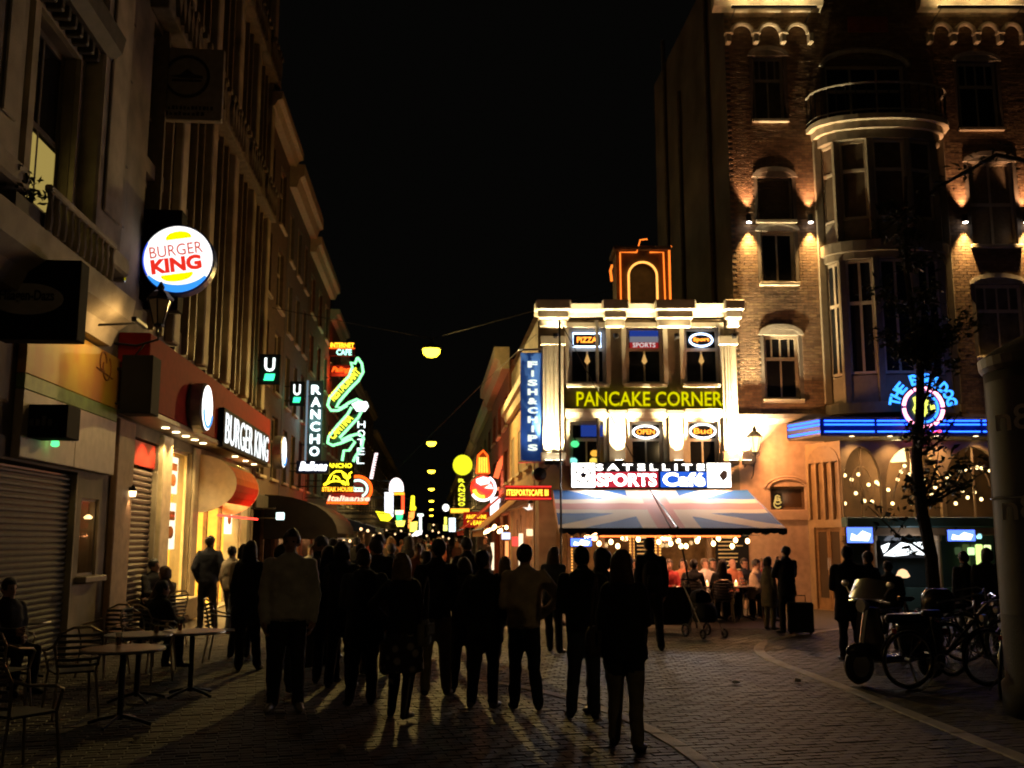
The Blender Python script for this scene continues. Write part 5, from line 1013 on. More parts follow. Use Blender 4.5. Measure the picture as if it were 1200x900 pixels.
for (a, b, c, d, s_) in ((389, 468, 421, 434, 'RESTAURANT'), (388, 513, 412, 488, 'CANTINA')):
    p0, p1 = P(a, b), P(c, d); L = math.hypot(p1[0] - p0[0], p1[2] - p0[2]); an = math.atan2(p1[2] - p0[2], p1[0] - p0[0]); o = put(textmesh(s_, L, .42, yn, ext=.03, bold=.04), 'letters', t, ((p0[0] + p1[0]) / 2 + .12, -.02, (p0[2] + p1[2]) / 2 - .12)); o.rotation_euler = (0, -an, 0)
bkp = M('neon_back', (.02, .06, .03), .5)
for q in (((386, 474), (412, 438), (424, 428), (424, 438), (396, 477)), ((386, 519), (408, 488), (420, 484), (422, 489), (396, 518))): G().prism([(P(a, b)[0], P(a, b)[2]) for a, b in q], .06, .12).build('back_board', bkp, t)
light('POINT', (0, -.8, H * .7), 40, (.2, 1, .5), t, size=.4); light('POINT', (0, -.8, H * .25), 40, (.2, 1, .5), t, size=.4)
vt, W, H = sign('vertical_sign', 'upright pale neon letters right of the green zigzag', 415, 490, 431, 547, 51, wall=False); G().tube([(0, .1, 0), (0, .1, H)], .03, 5).build('mast', black_metal, vt); G().tube([(0, .1, H * .5), (LU - vt.location.x * 0 - across(423, 520, 51)[0], .1, H * .5)], .03, 5).build('bracket', black_metal, vt)
vertical(vt, 'HOTEL', W, H, E('pale_neon', (.85, 1, 1), 2.5), wf=.6, bold=.0)
on = E('red_orange_neon', (1, .1, .008), 2.6); oy = E('amber_letter', (1, .5, .02), 3)
t, W, H = sign('cafe_sign', 'orange and turquoise neon letters at the top above the green zigzag', 386, 401, 416, 417, 52, case=M('sign_maroon', (.08, .01, .01), .5)); text(t, 'INTERNET', 0, -.004, H * .58, W * .94, H * .36, oy, bold=.03); text(t, 'CAFE', .1, -.004, H * .06, W * .6, H * .42, E('aqua_letter', (.4, 1, .75), 2.5), bold=.03); G().tube([(-W / 2, -.05, H * .54), (W / 2, -.05, H * .54)], .03, 5).build('tube', on, t)
t, W, H = sign('script_sign', 'orange red neon script left of the green zigzag tip', 387, 428, 414, 441, 52.5, case=M('sign_maroon', (.08, .01, .01), .5)); text(t, 'Palings', 0, -.004, H * .25, W * .9, H * .6, on, shear=.35, bold=.03); light('POINT', (0, -.5, 0), 90, (1, .1, .02), t, size=.3)
# bull sign and red oval neon
t, W, H = sign('bull_sign', 'yellow neon bull on black between the words RANCHO and STEAK HOUSE', 377, 542, 415, 577, 40.5, case=black_board, cat='neon sign'); yb = E('bull_yellow', (1, .85, .02), 3)
text(t, 'RANCHO', 0, -.004, H * .82, W * .86, H * .15, yb, bold=.02); text(t, 'STEAK HOUSE', 0, -.004, H * .03, W * .98, H * .15, E('amber_neon', (1, .4, .02), 3), bold=.03)
q = lambda x, z: (x * W, -.03, z * H); g = G()
for ps in ([(-.45, .24), (-.33, .34), (-.22, .58), (-.08, .7), (.1, .7), (.24, .6), (.32, .5), (.3, .38), (.34, .24)], [(-.4, .24), (-.22, .36), (-.05, .38), (.1, .36), (.2, .26)], [(-.14, .4), (-.12, .55), (.0, .5), (.06, .42)], [(.14, .66), (.2, .52), (.3, .44), (.38, .5), (.36, .62), (.44, .68)], [(.12, .38), (.22, .34), (.26, .24)]): g.tube([q(*p) for p in ps], .035, 5)
g.build('bull_tube', yb, t); light('POINT', (0, -.5, H * .4), 12, (1, .7, .05), t, size=.3)
t, W, H = sign('oval_neon_sign', 'orange red oval neon sign with white letters below the bull sign', 383, 557, 436, 590, 44, cat='neon sign'); G().tube([(p[0], p[1], p[2]) for p in arc(W * .17, H * .5, W * .32, -80, 170, 18, 0, H * .46)], .07, 6).build('outer_tube', on, t); G().tube(arc(W * .18, H * .52, W * .22, -60, 150, 14, -.03, H * .3), .05, 6).build('inner_tube', E('mint_tube', (.6, 1, .8), 2.5), t)
text(t, 'Italiaanse', -.02, -.05, H * .08, W * .95, H * .2, E('cream_neon', (1, .5, .35), 2.2), bold=.03, shear=.2); G().tube([(-W * .5, 0, H * .03), (W * .42, 0, H * .02)], .06, 6).build('base_tube', on, t); text(t, 'Pizza', W * .16, -.06, H * .42, W * .3, H * .2, MC['mint_tube'], bold=.02); light('POINT', (0, -.8, 0), 130, (1, .08, .02), t, size=.3); G().box(-W * .42, W * .45, .06, .12, H * .02, H * .8).build('back_board', MC['sign_maroon'], t)
t, W, H = sign('slanted_sign', 'slanting pink white lit strip beyond the oval neon sign', 433, 531, 443, 561, 70); G().prism([(-W * .5, 0), (-W * .1, 0), (W * .5, H), (W * .1, H)], -.02, .08).build('strip', E('strip_pink', (1, .75, .75), 2.2), t)
for k in range(9): G().box(-W * .36 + W * .07 * k, -W * .08 + W * .07 * k, -.03, -.021, H * (.06 + .1 * k), H * (.1 + .1 * k)).build('letter_bar', M('strip_print', (.5, .1, .1), .6), t)
# dark awning on the left and its red lit band
aw2 = thing('dark_awning', 'big dark domed awning over the pavement before the bull sign', 'awning', S(LU, 33.5), LRZ); n = 8
pr = [(-2.4 * math.sin(math.pi / 2 * k / n), 1.95 + 1.25 * math.cos(math.pi / 2 * k / n)) for k in range(n + 1)]; g = G()
for k in range(n): a, b = pr[k], pr[k + 1]; g.add([(0, *a), (7, *a), (7, *b), (0, *b), (0, a[0] + .01, a[1] - .02), (7, a[0] + .01, a[1] - .02), (7, b[0] + .01, b[1] - .02), (0, b[0] + .01, b[1] - .02)], [(0, 3, 2, 1), (4, 5, 6, 7), (0, 1, 5, 4), (1, 2, 6, 5), (2, 3, 7, 6), (3, 0, 4, 7)])
g.build('canvas', M('awning_black', (.018, .016, .015), .85), aw2); G().xprism([(0, 3.2)] + pr[1:] + [(-2.4, 1.75), (0, 1.75)], -.02, .0).build('end_cap', MC['awning_black'], aw2); G().tube([(0, -2.4, 1.76), (7, -2.4, 1.76)], .025, 5).build('front_bar', steel, aw2)
t, W, H = sign('small_white_lamp', 'small cold white lamp box at the entrance right of the restaurant', 322, 592, 333, 611, 31, cat='lamp'); G().bbox(-W * .4, W * .5, 0, .15, H * .1, H * .55, .02).build('glow', E('cold_glow', (.75, 1, .95), 2.2), t)
# signs farther down the left side
def lit(name, label, shapes, s, cat='sign', st=2.2, wall=True, box=None):
    xs_ = [p[0] for q in shapes for p in q[0]]; ys_ = [p[1] for q in shapes for p in q[0]]
    t, W, H = sign(name, label, min(xs_), min(ys_), max(xs_), max(ys_), s, cat, wall=None if wall else False); uc = (across(min(xs_), 600, s)[0] + across(max(xs_), 600, s)[0]) / 2; zb = across(min(xs_), max(ys_), s)[1]
    for pts, col, nm in shapes:
        w2 = [(across(a, b, s)[0] - uc, across(a, b, s)[1] - zb) for a, b in pts]; ar2 = sum(w2[i][0] * w2[(i + 1) % len(w2)][1] - w2[(i + 1) % len(w2)][0] * w2[i][1] for i in range(len(w2)))
        G().prism(w2 if ar2 > 0 else w2[::-1], -.06, .06).build(nm, E('lit_%d_%d_%d_%d' % (*[int(c * 9) for c in col], int(st * 9)), col, st), t)
    return t
el = lambda cx, cy_, rx, ry, n=16, a0=0, a1=360: [(cx + rx * math.cos(R(a0 + (a1 - a0) * k / n)), cy_ - ry * math.sin(R(a0 + (a1 - a0) * k / n))) for k in range(n + (0 if a1 - a0 == 360 else 1))]
lit('half_round_sign', 'half round white neon sign with a red roof shape down the street', [(el(465, 572, 8.5, 12, 14, 0, 180) + [(456.5, 576), (473.5, 576)], (1, .85, .85), 'white_disc'), ([(460, 566), (465, 562), (471, 566)], (.8, .05, .08), 'red_roof')], 58)
lit('white_panel_sign', 'tall white lit panel below the half round sign', [([(451, 577), (461, 577), (461, 606), (451, 606)], (.95, .95, 1), 'panel')], 59)
lit('orange_frame_sign', 'orange and red square frame sign beside the tall white panel', [([(462, 577), (474, 577), (474, 580), (462, 580)], (1, .4, .02), 'top_bar'), ([(470.5, 580), (474, 580), (474, 602), (470.5, 602)], (1, .08, .02), 'side_bar')], 59.5)
lit('yellow_fan_sign', 'yellow wedge shaped sign at the foot of the white panel', [([(440, 599), (456, 601), (460, 606), (455, 611), (446, 610)], (1, .9, .02), 'wedge')], 57)
lit('green_sign', 'green, white and yellow layered sign in the middle of the left neon cluster', [([(463, 598), (473, 598), (472, 603), (463, 603)], (.95, .95, .5), 'top'), ([(464, 603.2), (472, 603.2), (471, 610), (465, 610)], (.05, .8, .25), 'middle'), ([(463, 610.2), (475, 610.2), (473, 617), (465, 617)], (1, .85, .1), 'bottom')], 56)
lit('yellow_bottle_sign', 'yellow bottle shaped neon sign down the left of the street', [([(482, 581), (486, 581), (486, 592), (488, 595), (487, 598), (480.5, 598), (481, 592)], (1, .9, .02), 'bottle')], 66)
lit('orange_figure_sign', 'orange upright neon figure under the yellow bottle sign', [([(479, 600), (486, 599), (485, 607), (482, 610), (480, 619), (478, 619)], (1, .3, .05), 'figure')], 64)
lit('yellow_block_sign', 'yellow block sign low beside the orange figure', [([(481, 612), (489, 611), (488, 623), (480, 623)], (1, .85, .05), 'block')], 63)
lit('white_tee_sign', 'white T shaped neon sign with a bright foot', [([(489, 602), (496, 602), (496, 605), (494, 605), (494, 621), (491, 621), (491, 605), (489, 605)], (.85, 1, .85), 'stem'), ([(482, 627), (488, 622), (495, 621.2), (494, 626), (484, 630)], (1, .95, .9), 'foot')], 62)
t = thing('blue_awning', 'small dark blue awning under the left neon cluster', 'awning', S(LU, 52), LRZ); G().xprism([(0, 3.1), (-2.6, 2.3), (-2.6, 2.1), (0, 2.2)], 0, 9).build('canvas', M('canvas_navy', (.03, .05, .12), .8), t)
# right side signs
lit('yellow_disc_sign', 'round yellow neon disc sign on the right of the street', [(el(542.5, 545, 11.5, 12, 22), (.85, .85, .02), 'disc')], 55, st=1.3)
t, W, H = sign('vertical_sign', 'upright yellow letters RANCHO under the yellow disc on the right', 537, 559, 545, 595, 55.2); vertical(t, 'RANCHO', W, H, E('right_yellow', (.9, .9, .03), 2), wf=1)
lit('orange_strip_sign', 'flat orange strip sign under the upright yellow letters', [([(528, 596), (550, 596), (550, 601), (528, 601)], (1, .45, .03), 'strip')], 55.4)
t, W, H = sign('bottle_sign', 'orange neon bottle neck above a red and white neon disc', 549, 527, 582, 589, 41, cat='neon sign'); ac_ = E('bottle_amber', (1, .5, .04), 2.2)
wx = lambda px: across(px, 560, 41)[0] - (across(549, 560, 41)[0] + across(582, 560, 41)[0]) / 2; wz = lambda py: across(565, py, 41)[1] - across(565, 589, 41)[1]
G().prism([(wx(559), wz(556)), (wx(572.5), wz(556)), (wx(571), wz(545)), (wx(571), wz(532)), (wx(568), wz(529)), (wx(563), wz(529)), (wx(560), wz(532)), (wx(560), wz(545))], -.02, .06).build('bottle_neck', M('bottle_brown', (.25, .08, .01), .4), t)
for k in range(4): G().tube([(wx(561.5 + k * 3), -.05, wz(554)), (wx(561.8 + k * 2.7), -.05, wz(536))], .04, 5).build('neck_tube', ac_, t)
G().tube([(wx(558.5), -.05, wz(555)), (wx(560), -.05, wz(534)), (wx(566), -.05, wz(528)), (wx(571), -.05, wz(534)), (wx(573), -.05, wz(555))], .045, 6).build('neck_outline', on, t)
c, z = wx(566), wz(572); r = wx(581) - wx(566); G().lathe([(0, 0), (r, 0), (r, .1)], 28, (c, 0, z), axis='y').build('disc', M('disc_red', (.4, .03, .02), .4), t); G().tube(arc(c, z, r * .95, -150, 60, 20, -.06), .055, 6).build('ring_tube', E('pale_pink_neon', (1, .75, .75), 3.2), t)
G().prism([(c - r * .5, z + r * .15), (c + r * .5, z + r * .35), (c + r * .6, z + r * .75), (c, z + r * .9), (c - r * .55, z + r * .7)], -.04, -.005).build('white_patch', E('white_patch', (.85, .95, .9), 2), t); G().prism([(c - r * .8, z + r * .2), (c - r * .5, z + r * .4), (c + r * .6, z - r * .3), (c + r * .3, z - r * .55)][::-1], -.05, -.006).build('red_band', E('red_band', (.9, .05, .04), 1.6), t); G().tube(arc(c, z, r * .7, 190, 280, 10, -.05), .09, 6).build('yellow_tube', E('yellow_curve', (1, .75, .05), 2), t); G().prism([(c + r * .1, z + r * .0), (c + r * .8, z - r * .05), (c + r * .6, z + r * .35)], -.045, -.005).build('white_wedge', MC['white_patch'], t)
light('POINT', (c, -.8, z), 170, (1, .2, .07), t, size=.4)
t, W, H = sign('red_text_sign', 'red lit sign with two lines of orange letters under the bottle disc', 543, 600, 573, 618, 40.5, case=E('red_case', (.55, .02, .01), .5)); text(t, 'ARGENTINE', 0, -.004, H * .56, W * .8, H * .26, oy, bold=.02); text(t, 'STEAKS', 0, -.004, H * .16, W * .7, H * .28, oy, bold=.02)
lit('white_panel_sign', 'white lit panel edged pink right of the bottle disc', [([(575, 583), (586, 582), (585.5, 603), (574.5, 606)], (1, .93, .95), 'panel')], 39.5, st=2.5)
t = thing('neon_tube', 'slanting red neon tube climbing the wall right of the bottle sign', 'neon tube', S(0, 39), PS); a, b, c_ = across(581, 560, 39), across(586, 543, 39), across(593, 533, 39); G().tube([(a[0], 0, a[1]), (b[0], 0, b[1]), (c_[0], 0, c_[1])], .12, 6).build('tube', E('red_arm', (1, .14, .04), 1.8), t); G().tube([(a[0], 0, a[1] + .3), (RU, 0, a[1] + .3)], .03, 5).build('bracket', black_metal, t)
t, W, H = sign('led_sign', 'long red letter display beside the corner building', 592, 569, 646, 586, 25.4, case=M('led_case', (.25, .01, .01), .4), dpt=.2, wall=False); text(t, 'ITESPORTSCAFE BI', -.02, -.004, H * .3, W * .9, H * .42, E('led_amber', (1, .5, .04), 4), bold=.02, spacing=1.1); G().tube([(-W * .5, -.03, H * .1), (W * .5, -.03, H * .1)], .02, 5).tube([(-W * .5, -.03, H * .92), (W * .5, -.03, H * .92)], .02, 5).build('red_edge', E('led_red', (1, .04, .03), 1.2), t); G().tube([(W * .45, .2, H * .5), (W * .45, .6, H * .5)], .03, 5).build('bracket', black_metal, t); light('POINT', (0, -.4, 0), 10, (1, .1, .05), t, size=.2)
# blue banner; cloth and letters emit a little in place of light on them
t, W, H = sign('blue_banner', 'tall blue banner with upright white letters left of the corner building', 610, 414, 635, 540, 25.8, cat='banner', wall=False)
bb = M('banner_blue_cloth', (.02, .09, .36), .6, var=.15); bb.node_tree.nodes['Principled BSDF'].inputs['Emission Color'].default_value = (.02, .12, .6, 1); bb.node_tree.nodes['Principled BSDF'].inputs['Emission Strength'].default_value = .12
g = G(); n = 12; vs = []
for k in range(n + 1): z = H * k / n; y = .03 * math.sin(k * .9); vs += [(-W / 2, y, z), (0, y - .03, z), (W / 2, y, z)]
g.add(vs, [q for k in range(n) for q in ((3 * k, 3 * k + 1, 3 * k + 4, 3 * k + 3), (3 * k + 1, 3 * k + 2, 3 * k + 5, 3 * k + 4))]); g.build('cloth', bb, t, smooth=True)
n = 11; ch = H * .94 / n; wl_ = E('fish_white', (.85, .95, .8), 1.3)
for i, c in enumerate('FISH&CHIPS'): put(textmesh(c, W * .46 if c != 'I' else W * .12, ch * .7, wl_, ext=.01, bold=.05, name='letter'), 'letter', t, (W * .05, -.075, H * .97 - ch * (i + 1.3)))
g = G(); g.tube([(-W * .6, 0, H + .08), (W * .9, 0, H + .12)], .03, 6); g.tube([(-W * .6, 0, -.04), (W * .9, 0, -.02)], .025, 6); g.build('bracket', steel, t)
light('SPOT', (.0, -.6, -.3), 160, (.8, .9, 1), t, (0, .45, 1.6), 70, .8, .05)
u, z = across(632, 556, 25.2); t = thing('spotlight', 'black spotlight on a bracket at the left corner of the corner building', 'spotlight', S(u, 25.2, z), PS); G().lathe([(.06, -.2), (.17, -.16), (.19, .1), (.13, .2)], 12, axis='y').build('housing', black_metal, t); G().tube([(0, .1, .1), (.25, .5, .2)], .03, 5).build('bracket', black_metal, t)
# awnings and shop lights on the right of the street
for i, (s0, s1, zt, zb, out, m_, lab) in enumerate(((27.2, 34.2, 3.15, 2.05, 1.35, canvas('canvas_tan', (.4, .2, .08)), 'tan sloping awning beside the corner building'), (34.8, 44, 3.5, 2.1, 1.65, canvas('canvas_rust', (.5, .06, .03)), 'rust red sloping awning under the bottle sign'))):
    t = thing('sloping_awning', lab, 'awning', S(RU, s1), RRZ, 'awnings on the right of the street'); W = s1 - s0; n = 8; 
    for k in range(n): a, b = W * k / n + .004, W * (k + 1) / n - .004; G().xprism([(-.01, zt), (-out, zb), (-out, zb - .22), (-out + .015, zb - .22), (-out + .02, zb - .02), (-.01, zt - .03)], a, b).build('canvas_strip', m_, t)
    G().tube([(0, -out, zb - .02), (W, -out, zb - .02)], .03, 5).build('front_bar', steel, t)
    for k in range(3): light('POINT', (W * (k + .5) / 3, -.8, 2.0), 40, (1, .36, .12), t, size=.15)
    wb = thing('bulb_string', 'warm bulbs under the tan awning right of the street' if i == 0 else 'warm bulbs under the rust red awning right of the street', 'string light', S(RU, s1), RRZ)
    for k in range(6): put(bulb, 'bulb', wb, (W * (k + .5) / 6, -.5 - .25 * (k % 3), 2.0 + .1 * (k % 2)))
    G().tube([(0, -.75, 2.12), (W, -.75, 2.12)], .01, 4).build('cable', black_metal, wb)
u0 = lambda px, py, s: across(px, py, s)
for k, (a, b, c, d, s, col, lab) in enumerate(((608, 625, 613, 670, 27.6, (1, .8, .5), 'tall warm white lit strip under the tan awning'), (617, 620, 640, 628, 27.2, (1, .75, .4), 'flat warm lit bar under the tan awning'), (600, 629, 612, 640, 29.5, (1, .07, .05), 'red lit patch under the tan awning'), (588, 624, 598, 632, 31, (.7, .75, 1), 'cold white lit panel under the awnings'), (575, 636, 579, 668, 33.5, (1, .8, .5), 'narrow warm lit strip beside the doorway right of the street'), (592, 634, 596, 664, 30, (1, .35, .1), 'narrow orange lit strip beside the doorway right of the street'))):
    t, W, H = sign('light_box_sign', lab, a, b, c, d, s, wall=False, cat='lit panel'); G().bbox(-W / 2, W / 2, 0, .06, 0, H, .01).build('glow', E('panel_%d' % k, col, 1.6), t)
    if b < 633: G().tube([(0, .03, H), (0, .03, H + .5)], .015, 5).build('hanger', black_metal, t)
    else: G().bbox(-W / 2, W / 2, .0, .06, -across(a, d, s)[1] + .01, -.003, .01).build('post', black_metal, t)
# dove wings lamp above the tan awning
t, W, H = sign('wing_lamp', 'white wing shaped lamp above the tan awning', 613, 589, 632, 599, 27.5, cat='lamp'); 
for s_ in (-1, 1): G().prism([(0, H * .2), (s_ * W * .2, H * .1), (s_ * W * .5, H * .45), (s_ * W * .2, H * .4), (s_ * W * .12, H * .95)] [::s_ ], -.04, .04).build('wing', E('wing_white', (1, .85, .7), 1.6), t)
# bulbs and lit shop fronts down the street
fb2 = G().sph((0, 0, 0), .075, nu=7, nv=5).mesh('bulb', E('far_bulb', (1, .62, .28), 2.5))
for lab, s, lst in (('warm bulbs over the crowd on the left side of the street', 50, [(386, 636), (390, 641), (396, 637), (403, 634), (410, 634), (416, 637), (423, 620), (431, 622), (438, 628), (445, 626)]), ('scattered bulbs over the crowd in the middle of the street', 80, [(453, 621), (463, 626), (470, 622), (480, 626), (500, 628), (507, 622), (514, 624), (519, 629), (528, 620), (508, 615), (526, 631)])):
    t = thing('bulb_string', lab, 'string light', S(0, s), PS); pts = []
    for a, b in lst: u, z = across(a, b, s); put(fb2, 'bulb', t, (u, 0, z)); pts.append((u, .02, z + .1))
    G().tube([(LU if s < 60 else pts[0][0] - 1.5, .02, 3.2)] + pts + [(pts[-1][0] + 1.5, .02, 3.0)], .012, 4).build('cable', black_metal, t)
lit('globe_lamp', 'round white globe lamp right of the far street lamps', [(el(522.5, 595, 4, 4.4), (.95, .95, .85), 'globe')], 80, cat='lamp'); 
lit('upright_yellow_sign', 'thin upright yellow letters under the round globe lamp', [([(520.5, 606), (523.5, 606), (523.5, 614), (520.5, 614)], (.95, .95, .1), 'letter'), ([(519.5, 615), (524, 615), (524, 622), (519.5, 622)], (.9, .95, .2), 'letter')], 79)
lit('white_light_box', 'cold white light box above the crowd right of the yellow letters', [([(526, 607), (533.5, 607), (533.5, 623), (526, 623)], (.8, .95, 1), 'box')], 60)
for k, (s, u, e, col) in enumerate(((42, -5.9, 120, (1, .5, .2)), (52, -5.9, 120, (1, .55, .25)), (68, -5.9, 160, (1, .5, .2)), (84, -5.9, 200, (1, .55, .2)), (40, 3.4, 120, (1, .4, .15)), (31, 3.4, 90, (1, .45, .18)), (54, 3.4, 160, (1, .55, .25)), (75, 3.4, 220, (1, .6, .25)), (105, 3.4, 300, (1, .6, .25)), (105, -5.9, 300, (1, .6, .25)))):
    t = thing('shop_lamp', ['shop ceiling lamp inside the first dark house on the left', 'shop ceiling lamp inside the brown house on the left', 'shop ceiling lamp inside the grey house on the left', 'shop ceiling lamp inside the far brown house on the left', 'shop ceiling lamp inside the red house on the right', 'shop ceiling lamp inside the ornate house on the right', 'shop ceiling lamp inside the dark house on the right', 'shop ceiling lamp inside the low far house on the right', 'shop ceiling lamp inside the last house on the right', 'shop ceiling lamp inside the unlit house at the far left'][k], 'lamp', S(u + (-.6 if u < 0 else .4), s, 2.25), PS); G().lathe([(.2, 0), (.2, .05), (.05, .12)], 10).build('shade', E('shop_lamp_glow', (1, .75, .4), 4), t); G().tube([(0, 0, .12), (0, 0, .42)], .01, 5).build('cord', black_metal, t); light('POINT', (0, 0, -.15), e, col, t, size=.25)
# ================================================================ people
sk = [M('skin_light', (.42, .24, .16), .55, var=.1), M('skin_tan', (.3, .16, .1), .55, var=.1)]
cl = {n: M('cloth_' + n, c, .9, var=.25, scale=9, bump=.25, bscale=70) for n, c in dict(black=(.012, .012, .013), charcoal=(.022, .022, .024), navy=(.016, .02, .035), grey=(.6, .57, .5), beige=(.6, .48, .33), cream=(.48, .42, .32), khaki=(.2, .17, .11), jeans=(.05, .06, .085), darkjeans=(.022, .026, .04), brown=(.06, .04, .028), red=(.35, .03, .03), denim=(.09, .1, .12), green=(.04, .05, .03), white=(.55, .52, .47), orange=(.4, .15, .08)).items()}
hairm = {n: M('hair_' + n, c, .6, var=.4, scale=25, bump=.5, bscale=60) for n, c in dict(black=(.008, .007, .006), brown=(.03, .018, .01), blond=(.25, .16, .07), grey=(.1, .095, .085), auburn=(.08, .04, .02), lightbrown=(.11, .07, .04)).items()}
shoe = M('shoe_leather', (.02, .017, .015), .4, var=.3); shoel = M('shoe_pale', (.28, .26, .23), .5, var=.2)
eyem = M('eye_dark', (.02, .015, .012), .2, var=0); lipm = M('lips', (.28, .1, .08), .5, var=0)
def capsule(g, p0, p1, r0, r1, n=10, mi=0):
    p0, p1 = Vector(p0), Vector(p1); d = (p1 - p0); L = d.length; d = d / L if L > 1e-6 else Vector((0, 0, 1)); pts, rs = [], []
    for a in (-80, -45, -15): pts.append(p0 + d * r0 * math.sin(R(a))); rs.append(r0 * math.cos(R(a)))
    for k in (.33, .66): pts.append(p0.lerp(p1, k)); rs.append(r0 + (r1 - r0) * k)
    for a in (15, 45, 80): pts.append(p1 + d * r1 * math.sin(R(a))); rs.append(r1 * math.cos(R(a)))
    g.tube(pts, rs, n, mi=mi)
def loft(g, rings, n=14):                        # rings: (cx, cy, z, hx, hy)
    o = len(g.v)
    for cx, cy_, z, hx, hy in rings:
        for j in range(n):
            t = 2 * math.pi * j / n; c, s = math.cos(t), math.sin(t); g.v.append((cx + hx * math.copysign(abs(c) ** .85, c), cy_ + hy * math.copysign(abs(s) ** .85, s), z))
    for i in range(len(rings) - 1):
        for j in range(n): j2 = (j + 1) % n; g.f.append((o + i * n + j, o + i * n + j2, o + (i + 1) * n + j2, o + (i + 1) * n + j)); g.m.append(0)
    g.f.append(tuple(o + j for j in range(n))[::-1]); g.f.append(tuple(o + (len(rings) - 1) * n + j for j in range(n))); g.m += [0, 0]
DEF = [0, 0, 0, 0, 0]                            # torso twist, head turn, hip sway, head tilt, seat drop
sst = lambda t: (lambda q: q * q * (3 - 2 * q))(max(0, min(1, t)))
def deform(x, y, z):
    tw, ht, sway, tilt, dz = DEF; zz = z - dz; a = R(tw) * sst((zz - .95) / .4) if dz == 0 else 0; a += R(ht) * sst((zz - 1.44) / .1) * (1 if abs(x) < .16 else 0)
    x += sway * math.sin(math.pi * min(max(zz / 1.9, 0), 1)) * 1.4 + tilt * sst((zz - 1.4) / .3)
    return x * math.cos(a) - y * math.sin(a), x * math.sin(a) + y * math.cos(a), z
def bodymesh(H=1.75, top='black', legs='darkjeans', skin=0, shoes=0, arms=('down', 'down'), stride=.0, sit=False, coat=0, skirt=0, hood=False, fem=False, wide=1.0, turn=0, lean=0, vox=.021, face=True, seed=0, boots=False, collar=True, legskin=False):
    """faces -y. returns body mesh (materials: top, legs, skin, shoes, eyes, lips)"""
    rr = random.Random(seed); g = G(); segs = []          # segs: (label, kind, data)
    sw = (.14 if fem else .16) * wide; wv = (.125 if fem else .15) * wide; hp = (.17 if fem else .16) * wide; dz = -.43 if sit else 0; cx = .016
    ly = lambda z: -lean * max(0, z - .95 - dz) - (0 if not sit else 0)
    def cap(lab, p0, p1, r0, r1): capsule(g, p0, p1, r0, r1); segs.append((lab, Vector(p0), Vector(p1), r0, r1))
    tr_ = [(.88, hp, .115), (.97, hp * 1.02, .12), (1.08, wv + .012, .11), (1.2, wv + .022, .12), (1.32, sw + .012, .13), (1.41, sw + .01, .115), (1.47, sw * .66, .085), (1.5, .07, .065)]
    rings = [(0, ly(z + dz), z + dz, hx + cx, hy + cx) for z, hx, hy in tr_]; loft(g, rings)
    for q in (-1, 1): segs.append(('top', Vector((q * hp * .45, ly(.95 + dz), .95 + dz)), Vector((q * sw * .5, ly(1.42 + dz), 1.42 + dz)), .13, .13))
    segs.append(('top', Vector((0, ly(1 + dz), 1.0 + dz)), Vector((0, ly(1.42 + dz), 1.42 + dz)), .13, .13))
    hy_ = ly(1.6 + dz); hz = 1.615 + dz
    cap('skin', (0, ly(1.46 + dz) + .012, 1.44 + dz), (0, hy_ + .008, hz - .06), .062, .056)
    # head: skull, face and jaw, then nose and ears
    hd = G(); hd.sph((0, hy_ + .012, hz + .03), .077, .096, .1, 14, 10); g.add(hd.v, hd.f); segs.append(('skin', Vector((0, hy_, hz + .03)), Vector((0, hy_, hz - .05)), .085, .07))
    fc_ = G(); fc_.sph((0, hy_ - .024, hz - .035), .06, .068, .085, 12, 8); g.add(fc_.v, fc_.f); cap('skin', (0, hy_ - .06, hz - .088), (0, hy_ - .03, hz - .085), .03, .04)
    if face:
        cap('skin', (0, hy_ - .092, hz + .012), (0, hy_ - .108, hz - .022), .011, .016)
        for q in (-1, 1): cap('skin', (q * .078, hy_ + .012, hz + .015), (q * .08, hy_ + .015, hz - .025), .016, .012)
    if collar: loft(g, [(0, ly(1.47 + dz) + .012, 1.44 + dz, .1, .095), (0, ly(1.5 + dz) + .012, 1.515 + dz, .078, .078)]); segs.append(('top', Vector((0, ly(1.46 + dz) + .01, 1.45 + dz)), Vector((0, ly(1.5 + dz) + .01, 1.5 + dz)), .098, .082))
    if hood: cap('top', (-.07, ly(1.48 + dz) + .11, 1.45 + dz), (.07, ly(1.48 + dz) + .11, 1.45 + dz), .07, .07)
    # arms
    hands = []
    for q, pose in ((-1, arms[0]), (1, arms[1])):
        sh = Vector((q * (sw + .012), ly(1.4 + dz), 1.405 + dz)); k = rr.uniform(-.02, .02)
        el_, wr_ = {'down': ((.055, .03, -.29), (.04, -.05, -.54)), 'pocket': ((.1, .09, -.27), (.0, -.08, -.48)), 'front': ((.05, -.0, -.29), (-.08, -.22, -.33)), 'cross': ((.05, -.06, -.28), (-.17, -.21, -.22)), 'table': ((.06, -.12, -.27), (-.04, -.36, -.25)), 'phone': ((.06, -.1, -.25), (-.06, -.18, .02)), 'back': ((.06, .08, -.27), (-.1, .16, -.42)), 'raise': ((.1, -.12, .02), (.06, -.2, .26)), 'hip': ((.2, .06, -.22), (.02, -.06, -.42)), 'swing': ((.05, -.1, -.27), (.02, -.24, -.48)), 'swingback': ((.06, .14, -.25), (.05, .2, -.5))}[pose]
        e = sh + Vector((q * el_[0], el_[1] + k, el_[2])); w = sh + Vector((q * wr_[0], wr_[1] + k, wr_[2])); t = .006 if fem else .014
        cap('top', sh, e, .062 + t, .05 + t); cap('top', e, w, .048 + t, .038 + t); segs[-1] = ('top', e, w, .048 + t, .038 + t)
        if pose != 'pocket': hands.append((w, (w - e).normalized(), q, pose))
    # legs
    feet = []
